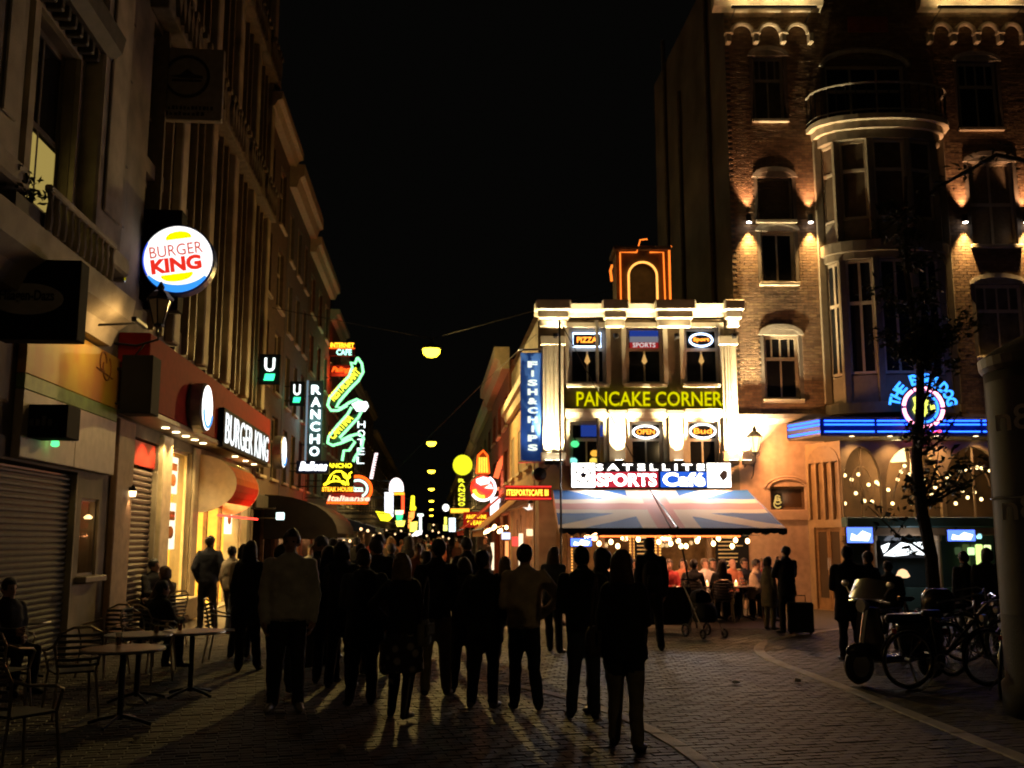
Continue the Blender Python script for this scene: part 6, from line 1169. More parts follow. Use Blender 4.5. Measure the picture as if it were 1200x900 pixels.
    for q in (-1, 1):
        st = (stride or rr.uniform(-.09, .09)) * q; hip = Vector((q * .085, 0, .9 + dz))
        if sit: kn = Vector((q * .11, -.43, .5)); an = Vector((q * .11, -.4 + rr.uniform(-.08, .05), .09)); hip = Vector((q * .09, -.02, .5))
        else: kn = Vector((q * .1, -st * .45 - .02, .49)); an = Vector((q * (.1 + .02 * wide), -st + .02, .09 + (.03 if st < -.15 else 0)))
        lab = 'skin' if legskin else 'legs'; t = -.008 if legskin else .012
        cap('legs', hip, hip.lerp(kn, .4), .098, .088); cap(lab, hip.lerp(kn, .4), kn, .084 + t, .062 + t); cap('shoe' if boots else lab, kn, an, .062 + t, (.04 if legskin or boots else .052) + t); feet.append((an, q))
        o = .1 * q * .35; cap('shoe', an + Vector((0, .03, -.045)), an + Vector((o, -.12, -.055)), .044, .04); cap('shoe', an + Vector((o, -.1, -.055)), an + Vector((o * 1.3, -.17, -.062)), .04, .03); cap('shoe', an + Vector((0, .0, .0)), an + Vector((0, -.01, -.04)), .045, .045)
    if coat: loft(g, [(0, .0, coat, hp + .055, .15), (0, 0, .8 + dz, hp + .045, .15), (0, 0, 1.0 + dz, hp + .03, .135), (0, 0, 1.1 + dz, wv + .04, .125)]); segs.append(('top', Vector((-.07, 0, coat)), Vector((-.07, 0, 1.1 + dz)), .15, .14)); segs.append(('top', Vector((.07, 0, coat)), Vector((.07, 0, 1.1 + dz)), .15, .14))
    if skirt: loft(g, [(0, .0, skirt, hp + .075, .19), (0, 0, .75, hp + .05, .16), (0, 0, .98, wv + .03, .125)]); segs.append(('legs', Vector((-.07, 0, skirt)), Vector((-.07, 0, .9)), .16, .12)); segs.append(('legs', Vector((.07, 0, skirt)), Vector((.07, 0, .9)), .16, .12))
    me0 = g.mesh('raw', []); ob = bpy.data.objects.new('raw', me0); COL.objects.link(ob)
    m = ob.modifiers.new('r', 'REMESH'); m.mode = 'VOXEL'; m.voxel_size = vox; m = ob.modifiers.new('s', 'SMOOTH'); m.iterations = 4 if vox < .025 else 2; m.factor = .5
    me = bpy.data.meshes.new_from_object(ob.evaluated_get(bpy.context.evaluated_depsgraph_get())); bpy.data.objects.remove(ob); bpy.data.meshes.remove(me0)
    nv = len(me.vertices); co = np.empty(nv * 3); me.vertices.foreach_get('co', co); co = co.reshape(-1, 3); no_ = np.empty(nv * 3); me.vertices.foreach_get('normal', no_); no_ = no_.reshape(-1, 3)
    def dist(P):
        out = {}
        for lab, a, b, ra, rb in segs:
            a_ = np.array(a); d = np.array(b) - a_; l2 = max(d @ d, 1e-9); t = np.clip((P - a_) @ d / l2, 0, 1); q = np.linalg.norm(P - a_ - t[:, None] * d, axis=1) - (ra + (rb - ra) * t); out[lab] = np.minimum(out.get(lab, 9), q)
        return out
    dv = dist(co); cloth = np.minimum(dv.get('top', 9), dv.get('legs', np.full(nv, 9.))) < np.minimum(dv['skin'], dv['shoe'])
    dn = np.array([noise.noise(Vector((c[0] * 7, c[1] * 7, c[2] * 11 + seed * 3.7))) + .5 * noise.noise(Vector((c[0] * 17, c[1] * 17, c[2] * 26 + seed))) for c in co])
    co += no_ * (dn * .011 * cloth)[:, None]
    fv = np.empty(len(me.polygons) * 3); me.polygons.foreach_get('center', fv); dp = dist(fv.reshape(-1, 3)); labs = ['top', 'legs', 'skin', 'shoe']; mi = np.argmin(np.stack([dp.get(l, np.full(len(me.polygons), 9.)) for l in labs]), 0)
    G2 = G(); G2.v = [tuple(c) for c in co]; G2.f = [tuple(p.vertices) for p in me.polygons]; G2.m = [int(i) for i in mi]; bpy.data.meshes.remove(me)
    if face:
        for q in (-1, 1): G2.sph((q * .031, hy_ - .078, hz + .012), .013, .01, .008, 6, 4, mi=4)
        G2.sph((0, hy_ - .088, hz - .052), .024, .008, .007, 8, 4, mi=5)
    for w, d, q, pose in hands:                       # palm, four curled fingers and thumb
        side_ = Vector((0, 1, 0)) if abs(d.z) > .6 else Vector((-q * .3, 0, 1)); side_ = (side_ - d * side_.dot(d)).normalized(); nrm = d.cross(side_).normalized() * (-q if abs(d.z) > .6 else 1)
        if abs(d.z) > .6 and nrm.x * q > 0: nrm = -nrm
        P = lambda a, b, c: w + d * a + side_ * b + nrm * c
        capsule(G2, P(.0, 0, 0), P(.045, 0, 0), .027, .034, 8, 2); capsule(G2, P(.05, -.022, .0), P(.088, -.024, .004), .022, .017, 7, 2); capsule(G2, P(.05, .02, .0), P(.088, .022, .004), .022, .017, 7, 2)
        for i, (b, L) in enumerate(((-.033, .066), (-.011, .076), (.012, .071), (.033, .055))):
            k1 = P(.088, b, .004); k2 = P(.088 + L * .5, b * 1.05, .012); k3 = P(.088 + L * .78, b * 1.05, .03); k4 = P(.088 + L * .86, b * 1.03, .047); G2.tube([k1, k2, k3, k4], [.0095, .009, .008, .006], 6, mi=2)
        G2.tube([P(.02, -.026, .0), P(.052, -.054, .012), P(.082, -.06, .026), P(.1, -.056, .034)], [.013, .011, .0095, .007], 6, mi=2)
    DEF[:] = [rr.uniform(-14, 14), rr.uniform(-38, 38), 0 if sit else rr.uniform(-.035, .035), rr.uniform(-.02, .02), dz]
    k = H / 1.75; G2.v = [deform(x, y, z) for x, y, z in G2.v]; G2.v = [(x * k, y * k, max(z * k, 0.002)) for x, y, z in G2.v]
    me = G2.mesh('body', [cl[top], cl[legs], sk[skin], [shoe, shoel][shoes], eyem, lipm], True); return me, hy_ * k, hz * k, (k, tuple(DEF))
def hairmesh(style, hy_, hz, k, m, seed=0):
    k, DEF[:] = k
    g = G(); kf = lambda c: not (c.y < hy_ / k - .045 and c.z < hz / k + .055) and not (c.z < hz / k - .055) and not (c.y < hy_ / k + .01 and c.z < hz / k + .0)
    y0, z0 = hy_ / k, hz / k
    if style != 'bald': g.sph((0, y0 + .016, z0 + .037), .087, .105, .107, 18, 14, keep=kf)
    else: g.sph((0, y0 + .02, z0 + .01), .084, .102, .07, 16, 10, keep=lambda c: c.y > y0 + .01)
    if style in ('long', 'bob'):
        L = .3 if style == 'long' else .13; rings = [(0, y0 + .03, z0 - L, .03, .015), (0, y0 + .035, z0 - L + .04, .1, .04), (0, y0 + .045, z0 - L * .5, .115, .055), (0, y0 + .04, z0 - .02, .105, .075), (0, y0 + .03, z0 + .06, .094, .092), (0, y0 + .02, z0 + .12, .05, .06)]; loft(g, rings, 16)
    if style == 'tail': capsule(g, (0, y0 + .12, z0 + .04), (0, y0 + .13, z0 - .16), .03, .015, 8)
    rr = random.Random(seed); v = []
    for c in g.v:
        n = noise.noise(Vector((c[0] * 22, c[1] * 22, c[2] * 9 + seed))) * .012; d = Vector((c[0], c[1] - y0 - .01, (c[2] - z0) * .3)); d = d.normalized() if d.length else d; v.append(tuple(q * k for q in deform(c[0] + d.x * n, c[1] + d.y * n, c[2] + d.z * n)))
    g.v = v; return g.mesh('hair', hairm[m], True)
def person(label, x, y, face_deg, hair='short', hc='black', z=0, group=None, **kw):
    t = thing('person', label, 'person', (x, y, z), R(face_deg), group); me, a, b, k = bodymesh(**kw); put(me, 'body', t)
    put(hairmesh(hair, a, b, k, hc, kw.get('seed', 0)), 'hair', t); return t
def pp(label, px, py, face_deg, top_py=None, **kw):
    x, y = onground(px, py)
    if top_py is not None: kw['H'] = front(px, top_py, y)[1]
    return person(label, x, y, face_deg, **kw)
# face_deg 0 looks at the camera, 180 looks up the street
pp('man in a light grey sweater standing with arms down, facing the square', 333, 834, 8, 620, top='grey', legs='charcoal', hc='brown', wide=1.12, seed=1, shoes=1, arms=('down', 'down'), vox=.018, collar=False)
pp('man in a dark jacket with hands in pockets beside the restaurant window', 243, 738, 205, 628, top='navy', legs='black', hc='black', seed=2, arms=('pocket', 'pocket'), stride=.1)
pp('person in a cream jacket and pale jeans at the restaurant entrance', 268, 742, 150, 640, top='cream', legs='denim', hc='black', seed=3, arms=('front', 'down'), shoes=1, stride=.15)
pp('dark haired woman in a long dark coat left of the man in grey', 291, 785, 190, 634, top='black', legs='charcoal', hair='long', hc='black', fem=True, coat=.62, seed=4)
pp('grey haired man seen in profile behind the man in grey', 371, 782, 255, 628, top='black', legs='charcoal', hc='grey', seed=5, arms=('pocket', 'down'))
pp('person in black with bushy dark hair just right of the man in grey', 398, 806, 175, 634, top='black', legs='black', hair='bob', hc='black', seed=6, arms=('front', 'front'), hood=True)
pp('stout person in a black hooded coat left of the blond woman in the skirt', 421, 826, 190, 643, top='charcoal', legs='black', hc='brown', seed=7, arms=('down', 'front'), hood=True, wide=1.15, coat=.7)
pp('tall man in black rising behind the blond woman in the skirt', 441, 792, 180, 626, top='black', legs='charcoal', hc='black', seed=8, arms=('pocket', 'pocket'))
skw = pp('blond woman in a dark jacket and flowered skirt', 466, 843, 170, 648, top='black', legs='charcoal', hair='long', hc='blond', fem=True, skirt=.5, seed=9, arms=('front', 'hip'), stride=.17, legskin=False, boots=True, vox=.018)
# flowered print on the skirt
def flower_mat():
    m = M('flower_skirt', (.03, .03, .035), .9, var=0); nt = m.node_tree; b = nt.nodes['Principled BSDF']; v = nt.nodes.new('ShaderNodeTexVoronoi'); v.inputs['Scale'].default_value = 9; cr = nt.nodes.new('ShaderNodeValToRGB'); tc = nt.nodes.new('ShaderNodeTexCoord')
    cr.color_ramp.elements[0].position = .25; cr.color_ramp.elements[1].position = .4; cr.color_ramp.elements[0].color = (.3, .27, .25, 1); cr.color_ramp.elements[1].color = (.03, .028, .03, 1); nt.links.new(tc.outputs['Object'], v.inputs[0]); nt.links.new(v.outputs[0], cr.inputs[0]); nt.links.new(cr.outputs[0], b.inputs['Base Color']); return m
skw.children[0].data.materials[1] = flower_mat()
pp('man in a black jacket and pale khaki trousers in the middle of the crowd', 511, 815, 180, 632, top='black', legs='khaki', hc='black', seed=10, arms=('front', 'pocket'))
pp('short person with round dark hair between two men in black', 541, 812, 190, 653, top='charcoal', legs='black', hair='bob', hc='black', seed=11, fem=True, arms=('down', 'front'))
pp('man in a black coat and pale shoes standing left of the man in beige', 566, 829, 168, 645, top='black', legs='black', hc='black', seed=12, shoes=1, wide=1.05, arms=('pocket', 'pocket'), coat=.72)
pp('blond long haired woman half hidden beside the man in beige', 591, 776, 185, 652, top='charcoal', legs='jeans', hair='long', hc='blond', fem=True, seed=13)
pp('man in a beige sweater and dark jeans seen from behind', 617, 832, 183, 638, top='beige', legs='darkjeans', hc='black', seed=14, arms=('hip', 'front'), wide=1.08, vox=.018, collar=False)
pp('woman with long fair hair and a denim jacket behind the thin pole', 651, 765, 160, 641, top='denim', legs='darkjeans', hair='long', hc='lightbrown', fem=True, seed=15, stride=.12)
pp('person in a black hooded jacket and jeans, left one of a close pair', 683, 842, 175, 640, top='black', legs='jeans', hc='black', seed=16, hood=True, arms=('pocket', 'front'), wide=1.1)
pp('person in a black jacket and jeans, right one of a close pair', 706, 836, 195, 642, top='charcoal', legs='jeans', hair='bob', hc='black', seed=17, arms=('down', 'pocket'))
pp('nearest woman with long brown hair, black coat and pale trousers', 734, 878, 165, 645, top='black', legs='khaki', hair='long', hc='auburn', fem=True, seed=18, coat=.78, arms=('front', 'down'), stride=.12, vox=.018)
mb_ = pp('man with a black backpack in front of the lit terrace', 764, 762, 180, 630, top='charcoal', legs='black', hc='black', seed=19, arms=('down', 'down'), stride=.15)
def backpack(label, loc, rz, parent_z=1.0):
    t = thing('backpack', label, 'bag', loc, rz); g = G(); loft(g, [(0, .0, 0, .13, .08), (0, 0, .04, .16, .1), (0, .0, .28, .155, .095), (0, -.01, .4, .12, .07), (0, -.02, .44, .06, .03)], 14); g.build('sack', cl['black'], t, smooth=True); g = G(); loft(g, [(0, .09, .05, .1, .03), (0, .1, .2, .1, .035), (0, .09, .23, .08, .02)], 10); g.build('front_pocket', cl['charcoal'], t, smooth=True)
    for q in (-1, 1): G().tube([(q * .09, -.08, .05), (q * .1, -.12, .1), (q * .1, -.2, .38), (q * .08, -.14, .47), (q * .07, -.04, .42)], .018, 5).build('strap', cl['charcoal'], t)
x, y = onground(764, 762); backpack('black backpack worn by the man before the lit terrace', (x, y - .24, .98), R(180))
pp('man in a dark coat raising something to his face beside the terrace', 926, 742, 200, 640, top='charcoal', legs='black', hc='black', seed=20, arms=('phone', 'phone'), coat=.75)
pp('person in a pale brown coat next to the man in the dark coat', 904, 738, 120, 652, top='khaki', legs='khaki', hair='bob', hc='brown', seed=21, fem=True, coat=.55)
pp('big person in a black coat standing left of the scooter', 1000, 775, 172, 640, top='black', legs='black', hc='black', seed=22, wide=1.15, coat=.62, arms=('pocket', 'front'))
pp('person in black close behind the big black coat', 1022, 768, 200, 646, top='black', legs='charcoal', hc='brown', seed=23, arms=('down', 'down'))
pp('person in dark clothes just behind the white scooter screen', 1045, 762, 185, 658, top='charcoal', legs='black', hc='black', seed=24, wide=1.1)
pp('dark figure left of the pair beyond the tree', 1136, 762, 170, 646, top='black', legs='black', hc='black', seed=25)
pp('dark figure right of the pair beyond the tree', 1163, 764, 190, 642, top='black', legs='darkjeans', hair='bob', hc='brown', seed=26)
def shoulder_bag(label, px, py, dx, dy, z, rz, col):
    x, y = onground(px, py); t = thing('shoulder_bag', label, 'bag', (x + dx, y + dy, z), R(rz)); g = G(); loft(g, [(0, 0, 0, .15, .05), (0, 0, .03, .17, .065), (0, 0, .2, .16, .06), (0, 0, .25, .12, .03)], 12); g.build('pouch', cl[col], t, smooth=True); G().tube([(-.13, 0, .22), (-.1, -.02, .55), (0, -.03, .68), (.1, -.02, .55), (.13, 0, .22)], .012, 5).build('strap', cl['brown'], t); g = G(); g.bbox(-.15, .15, -.075, -.06, .1, .22, .01); g.build('flap', cl[col], t)
shoulder_bag('brown shoulder bag at the hip of the nearest woman', 734, 878, -.27, .02, .78, 75, 'brown'); shoulder_bag('pale cloth bag at the side of the blond woman in the skirt', 466, 843, .25, .0, .72, 80, 'khaki'); shoulder_bag('dark bag at the hip of the man with the khaki trousers', 511, 815, -.27, .0, .8, 95, 'charcoal')
# ---- bistro chairs and tables
chm = M('chair_tube', (.42, .36, .26), .3, .9, var=.1); weave = M('chair_weave', (.05, .045, .04), .6, var=.4)
def chair_proto():
    t = thing('bistro_chair', 'x', 'chair', (0, 0, 0), 0)
    for q in (-1, 1):
        G().tube([(q * .2, -.2, .45), (q * .23, -.24, .0)], .013, 6).build('leg', chm, t); G().tube([(q * .18, .19, .45), (q * .22, .26, .0)], .013, 6).build('leg', chm, t)
        G().tube([(q * .23, .2, .72), (q * .27, .1, .68), (q * .28, -.12, .66), (q * .24, -.22, .62), (q * .2, -.2, .45)], .014, 6).build('armrest', chm, t)
    G().tube([(-.18, .19, .45), (-.23, .22, .72), (-.2, .27, .84), (-.08, .31, .9), (.08, .31, .9), (.2, .27, .84), (.23, .22, .72), (.18, .19, .45)], .014, 6).build('back_frame', chm, t)
    for k in range(6): z = .52 + k * .06; G().tube([(-.2, .21 + k * .006, z), (-.1, .26 + k * .008, z), (.1, .26 + k * .008, z), (.2, .21 + k * .006, z)], .017, 5).build('back_slat', weave, t)
    g = G(); g.bbox(-.21, .21, -.21, .19, .435, .455, .008); g.build('seat', weave, t); return t
cp = chair_proto(); used = [False]
def chair(x, y, rz, label, group, z=0):
    if not used[0]: used[0] = True; cp.location = (x, y, z); cp.rotation_euler = (0, 0, R(rz)); cp['label'] = label; cp['group'] = group; return cp
    return dup(cp, (x, y, z), R(rz), label, group)
tabm = M('table_top', (.3, .14, .055), .35, var=.35, scale=7)
def table(label, x, y, r=.38, h=.73, group='round cafe tables', mat=None):
    t = thing('round_table', label, 'table', (x, y, 0), random.random(), group); G().lathe([(r - .01, h - .03), (r, h - .025), (r, h - .005), (r - .01, h)], 30).build('tabletop', mat or tabm, t); G().lathe([(r + .004, h - .028), (r + .01, h - .016), (r + .004, h - .004)], 30).build('rim', steel, t); G().tube([(0, 0, .05), (0, 0, h - .03)], .03, 8).build('stem', black_metal, t)
    for k in range(4): a = math.pi / 2 * k + .5; G().tube([(0, 0, .09), (.2 * math.cos(a), .2 * math.sin(a), .05), (.32 * math.cos(a), .32 * math.sin(a), .015)], .017, 6).build('foot', black_metal, t)
    return t
def at_h(px, py, h): d = ray(px, py); t = (h - CH) / d[2]; return t * d[0], t * d[1]
T1 = at_h(145, 759, .73); T2 = at_h(158, 744, .73); T3 = at_h(226, 739, .73); T4 = at_h(60, 728, .73)
table('nearest round cafe table with a copper coloured top', *T1, r=.39); table('second round cafe table just behind the copper topped one', T2[0], T2[1] + .15, r=.37, mat=M('table_dark', (.1, .09, .06), .4)); table('round cafe table under the man in the dark jacket', T3[0], T3[1], r=.36); table('round cafe table by the roller shutter at the left edge', T4[0] - .4, T4[1], r=.36, mat=MC['table_dark'])
gr = 'bistro chairs on the left pavement'
for px, py, rz, lab in ((15, 905, 150, 'nearest bistro chair cut by the bottom left corner'), (82, 838, 215, 'bistro chair left of the copper topped table'), (-5, 838, 170, 'bistro chair at the left edge behind the nearest chair'), (170, 800, 75, 'bistro chair right of the copper topped table'), (262, 775, 95, 'bistro chair right of the table under the man in the dark jacket'), (120, 792, -20, 'bistro chair behind the copper topped table')):
    x, y = onground(px, py); chair(x, y, rz, lab, gr)
x, y = onground(-12, 872); 
for k in range(2): chair(x - .35, y - .35 - k * .03, 160, ['lower chair of the stacked pair in the bottom left corner', 'upper chair of the stacked pair in the bottom left corner'][k], gr, k * .16)
def glass_thing(x, y, z, label, full): t = thing('drinking_glass', label, 'glass', (x, y, z), 0, 'drinks on the cafe tables'); G().lathe([(.028, 0), (.034, .13), (.032, .13), (.026, .01)], 10).build('tumbler', glass('tumbler_glass', (.9, .9, .88), .2), t); G().lathe([(.024, .012), (.029, .09)], 10).build('drink', M('drink_' + full, dict(beer=(.4, .2, .03), cola=(.04, .015, .01), red=(.5, .05, .03))[full], .2, var=0), t)
glass_thing(T3[0] - .12, T3[1] - .1, .731, 'small red lit drink on the table near the restaurant window', 'red'); glass_thing(T2[0] + .2, T2[1] + .1, .731, 'tall beer glass on the second cafe table', 'beer'); glass_thing(T1[0] - .1, T1[1] + .12, .731, 'dark drink on the copper topped table', 'cola')
def pseat(label, x, y, face_deg, **kw): return person(label, x, y, face_deg, sit=True, **kw)
x, y = at_h(196, 720, .5); pseat('seated woman with auburn hair turned to the restaurant window', x, y, 240, top='brown', legs='black', hair='bob', hc='auburn', seed=30, arms=('table', 'table'), fem=True, lean=.15); chair(x, y, 240, 'bistro chair under the seated woman with auburn hair', gr)
x, y = at_h(166, 712, .5); pseat('seated man in black against the narrow shutter', x, y + .4, 60, top='black', legs='black', hc='black', seed=31, arms=('table', 'table'), H=1.85, lean=.1); chair(x, y + .4, 60, 'bistro chair under the seated man in black', gr)
x, y = at_h(5, 760, .5); pseat('dark seated person at the left edge by the roller shutter', x, y, 60, top='black', legs='black', hc='black', seed=32, arms=('table', 'front')); chair(x, y, 60, 'bistro chair under the dark seated person at the left edge', gr)
x, y = at_h(232, 735, .5); pseat('seated person hidden in shade in front of the dark jacketed man', x - .35, y - .9, 150, top='black', legs='darkjeans', hc='black', seed=33, arms=('table', 'table'), lean=.2, H=1.6); chair(x - .35, y - .9, 150, 'bistro chair under the person seated in shade', gr)
# ---- terrace under the flag awning
gt = 'chairs on the lit terrace'; tops = ['red', 'orange', 'charcoal', 'beige', 'white', 'brown', 'navy', 'orange', 'white', 'green', 'red', 'brown']; tl = 'guests on the lit terrace'
seats = [(783, 684, 22.6, 20, 'red', 'short', 'brown', 'guest in a red top at the left end of the lit terrace'), (801, 680, 23.4, -10, 'orange', 'bob', 'brown', 'guest with bobbed hair in an orange top behind the pram'), (812, 686, 22.2, 165, 'black', 'short', 'black', 'guest in black seen from behind near the pram'), (826, 676, 23.2, 15, 'white', 'short', 'lightbrown', 'guest in a white top, third from the left on the terrace'), (836, 672, 23.8, 30, 'brown', 'short', 'black', 'guest in a brown top facing the square'), (846, 684, 22.0, 175, 'charcoal', 'long', 'brown', 'long haired guest in dark grey seen from behind'), (858, 674, 23.3, -15, 'orange', 'bald', 'grey', 'balding guest in an orange shirt resting his arms on the table'), (872, 672, 23.6, 20, 'navy', 'short', 'brown', 'guest in a navy top next to the balding guest'), (884, 676, 22.6, 60, 'beige', 'short', 'black', 'guest in a beige top at the right end of the terrace'), (893, 670, 23.6, -30, 'red', 'bob', 'blond', 'blond guest at the far right of the terrace'), (745, 680, 23.4, 10, 'brown', 'bob', 'brown', 'guest seated left of the man with the backpack'), (712, 682, 23.4, -10, 'cream', 'short', 'brown', 'guest in a cream top behind the close pair')]
for i, (px, py, Y, fd, tp, hs_, hc_, lab) in enumerate(seats):
    x, z = front(px, py, Y); a = R(fd); pseat(lab, x, Y, fd, top=tp, legs='darkjeans', hair=hs_, hc=hc_, seed=40 + i, arms=('table', 'table'), fem=hs_ in ('bob', 'long'), lean=.1, vox=.027, H=1.76, skin=0); chair(x, Y, fd, lab.split(' ')[0].replace('guest', 'chair').replace('long', 'chair').replace('balding', 'chair').replace('blond', 'chair') + ' under the ' + ' '.join(lab.split(' ')[:9]), gt)
for i, (px, Y) in enumerate(((803, 22.7), (834, 22.5), (868, 22.6), (888, 23.0))):
    x, _ = front(px, 690, Y); table(['terrace table at the left by the pram', 'terrace table in the middle under the awning', 'terrace table in front of the balding guest', 'terrace table at the right end under the awning'][i], x, Y, .36, .74, 'terrace tables under the awning', M('terrace_top', (.4, .3, .22), .3)); glass_thing(x + .1, Y - .08, .741, ['beer on the left terrace table', 'beer on the middle terrace table', 'beer before the balding guest', 'beer on the right terrace table'][i], 'beer')
    t = thing('candle_lamp', ['candle on the left terrace table', 'candle on the middle terrace table', 'candle before the balding guest', 'candle on the right terrace table'][i], 'candle', (x - .1, Y, .741)); G().lathe([(.035, 0), (.04, .08)], 10).build('cup', E('candle_cup', (1, .45, .15), 2.5), t); G().lathe([(.01, .081), (.014, .1), (.003, .13)], 6).build('flame', E('flame', (1, .8, .4), 6), t)
hs = thing('added_heater', 'added red glowing heater bar under the front edge of the flag awning, lighting the guests', 'heater', ((axl + axr) / 2, aY + .4, azl - .06)); G().bbox(-1.6, 1.6, -.05, .05, 0, .08, .01).build('housing', black_metal, hs); G().tube([(-1.55, .03, -.02), (1.55, .03, -.02)], .018, 6).build('element', E('added_heater_glow', (1, .16, .03), 4), hs)  # heater bar added to throw warm light on the guests
for q in (-1, 1): G().tube([(q * 1.2, 0, .08), (q * 1.2, 0, .21)], .012, 5).build('hanger', black_metal, hs)
for q in (-1.1, 0, 1.1): light('AREA', (q, .05, -.03), 22, (1, .42, .2), hs, (0, .8, -.75), size=.3)
# dark terrace screen, pram, suitcase, steel chair
x, y = onground(795, 742); t = thing('terrace_screen', 'low black fabric screen around the left end of the terrace', 'screen', (x, y + .35, 0), R(-8)); G().bbox(-.55, .3, -.02, .02, .12, .85, .01).build('cloth', cl['black'], t)
for q in (-.55, .28): G().tube([(q, 0, 0), (q, 0, .9)], .02, 6).build('post', steel, t)
x, y = onground(826, 747); t = thing('pram', 'dark folded pram with small wheels in front of the terrace', 'pram', (x, y, 0), R(25))
for q in (-1, 1):
    for yy, r_ in ((-.28, .09), (.26, .12)): w_ = G().tube(arc(0, r_, r_ - .02, 0, 360, 16)[:-1], .02, 6, True).build('wheel', black_metal, t); w_.rotation_euler = (0, 0, R(90)); w_.location = (q * .24, yy, 0); G().tube([(-r_ * .8, 0, r_), (r_ * .8, 0, r_)], .008, 4).tube([(0, 0, .02), (0, 0, r_ * 1.8)], .008, 4).build('spokes', steel, w_)
    G().tube([(q * .22, -.28, .1), (q * .2, .1, .6), (q * .2, .42, 1.02)], .014, 6).tube([(q * .22, .26, .12), (q * .2, -.05, .55)], .014, 6).build('frame_tube', steel, t)
G().tube([(-.2, .42, 1.02), (.2, .42, 1.02)], .018, 6).build('handle', black_metal, t); g = G(); loft(g, [(0, .0, .28, .17, .2), (0, -.02, .36, .2, .26), (0, 0, .5, .2, .26), (0, .05, .62, .19, .2)], 14); g.build('seat', cl['charcoal'], t, smooth=True); g = G(); g.sph((0, .12, .66), .2, .22, .2, 12, 8, keep=lambda c: c.y > .02); g.build('hood', cl['black'], t, smooth=True)
x, y = onground(939, 744); t = thing('suitcase', 'black suitcase standing right of the man in the dark coat', 'suitcase', (x, y, 0), R(-15)); G().bbox(-.24, .24, -.13, .13, .05, .6, .03).build('shell', cl['black'], t); G().tube([(-.1, .06, .6), (-.1, .06, .72), (.1, .06, .72), (.1, .06, .6)], .012, 6).build('handle', black_metal, t)
for q in (-.18, .18): G().lathe([(.03, -.015), (.03, .015)], 10, (q, .1, .03), axis='y').build('wheel', black_metal, t)
# ---- crowd down the street: individual figures made from a few bodies
proto = []
for i, (tp, lg_, hs_, hc_, kw) in enumerate((('black', 'darkjeans', 'short', 'black', {}), ('brown', 'black', 'long', 'blond', dict(fem=True)), ('red', 'darkjeans', 'short', 'brown', dict(arms=('front', 'down'))), ('grey', 'jeans', 'bob', 'brown', dict(fem=True, arms=('cross', 'cross'))), ('navy', 'khaki', 'short', 'grey', dict(stride=.2, arms=('swing', 'swingback'))), ('orange', 'jeans', 'short', 'lightbrown', dict(stride=.22, arms=('swing', 'swingback'))), ('charcoal', 'black', 'long', 'black', dict(fem=True, coat=.6)))):
    proto.append((bodymesh(top=tp, legs=lg_, seed=60 + i, vox=.03, **kw), hs_, hc_, (tp, lg_)))
kinds = ['person in black far down the street among the crowd', 'fair haired person in brown among the crowd down the street', 'person in red among the crowd down the street', 'person in grey with folded arms among the crowd down the street', 'person in navy walking among the crowd down the street', 'person in orange walking among the crowd down the street', 'long haired person in a dark coat among the crowd down the street']
hm = [hairmesh(p[1], p[0][1], p[0][2], p[0][3], p[2], i) for i, p in enumerate(proto)]
rr = random.Random(11); pos = []
def crowd(i, s, u, fd, h):
    t = thing('person', '?', 'person', S(u, s, 0), R(fd), 'crowd down the street'); t.scale = (h / 1.75,) * 3; put(proto[i][0][0], 'body', t); put(hm[i], 'hair', t); CR.append((i, s, u, t))
CR = []; n_ = 0
while n_ < 52:
    s = 16.5 + (rr.random() ** 1.4) * 62; u = rr.uniform(-4.6, 2.0) if s > 27 else rr.uniform(-2.6, .3)
    if any((s - a) ** 2 + (u - b) ** 2 < .5 for a, b in pos): continue
    pos.append((s, u)); crowd(rr.randrange(7), s, u, rr.choice((0, 180, 180, 20, 200, 90, -90, 160)) + rr.uniform(-25, 25), rr.uniform(1.58, 1.86)); n_ += 1
for i, s, u, fd, h in ((0, 12.2, -1.75, 170, 1.72), (6, 13.0, -1.3, 185, 1.7), (4, 13.6, -.75, 190, 1.78), (1, 15.6, -1.5, 180, 1.66), (4, 16.2, .55, 175, 1.8), (3, 15.8, -2.9, 190, 1.7)): pos.append((s, u)); crowd(i, s, u, fd, h)
marks = [(330, 'under the dark domed awning'), (400, 'below the yellow bull sign'), (436, 'below the oval neon sign'), (466, 'below the half round neon sign'), (487, 'below the yellow bottle shape'), (507, 'under the row of street lamps'), (526, 'below the white globe lamp'), (543, 'below the round yellow disc'), (566, 'below the bottle neon'), (600, 'under the tan awning'), (650, 'left of the flag awning')]
ordn = ['nearest', 'second nearest', 'third nearest', 'fourth nearest', 'fifth nearest', 'sixth nearest', 'seventh nearest', 'eighth nearest']; short = ['in black', 'with fair hair', 'in red', 'in grey', 'in navy', 'in orange', 'in a long dark coat']; byk = {}
for i, s, u, t in CR:
    q = min(marks, key=lambda m_: abs(m_[0] - (506 + u * 1167 / s)))[1]; byk.setdefault((i, q), []).append((s, t))
for (i, q), l_ in byk.items():
    for n_, (s, t) in enumerate(sorted(l_, key=lambda e: e[0])): t['label'] = 'person ' + short[i] + ' in the crowd ' + q + (', ' + ordn[min(n_, 7)] + '' if len(l_) > 1 else '')
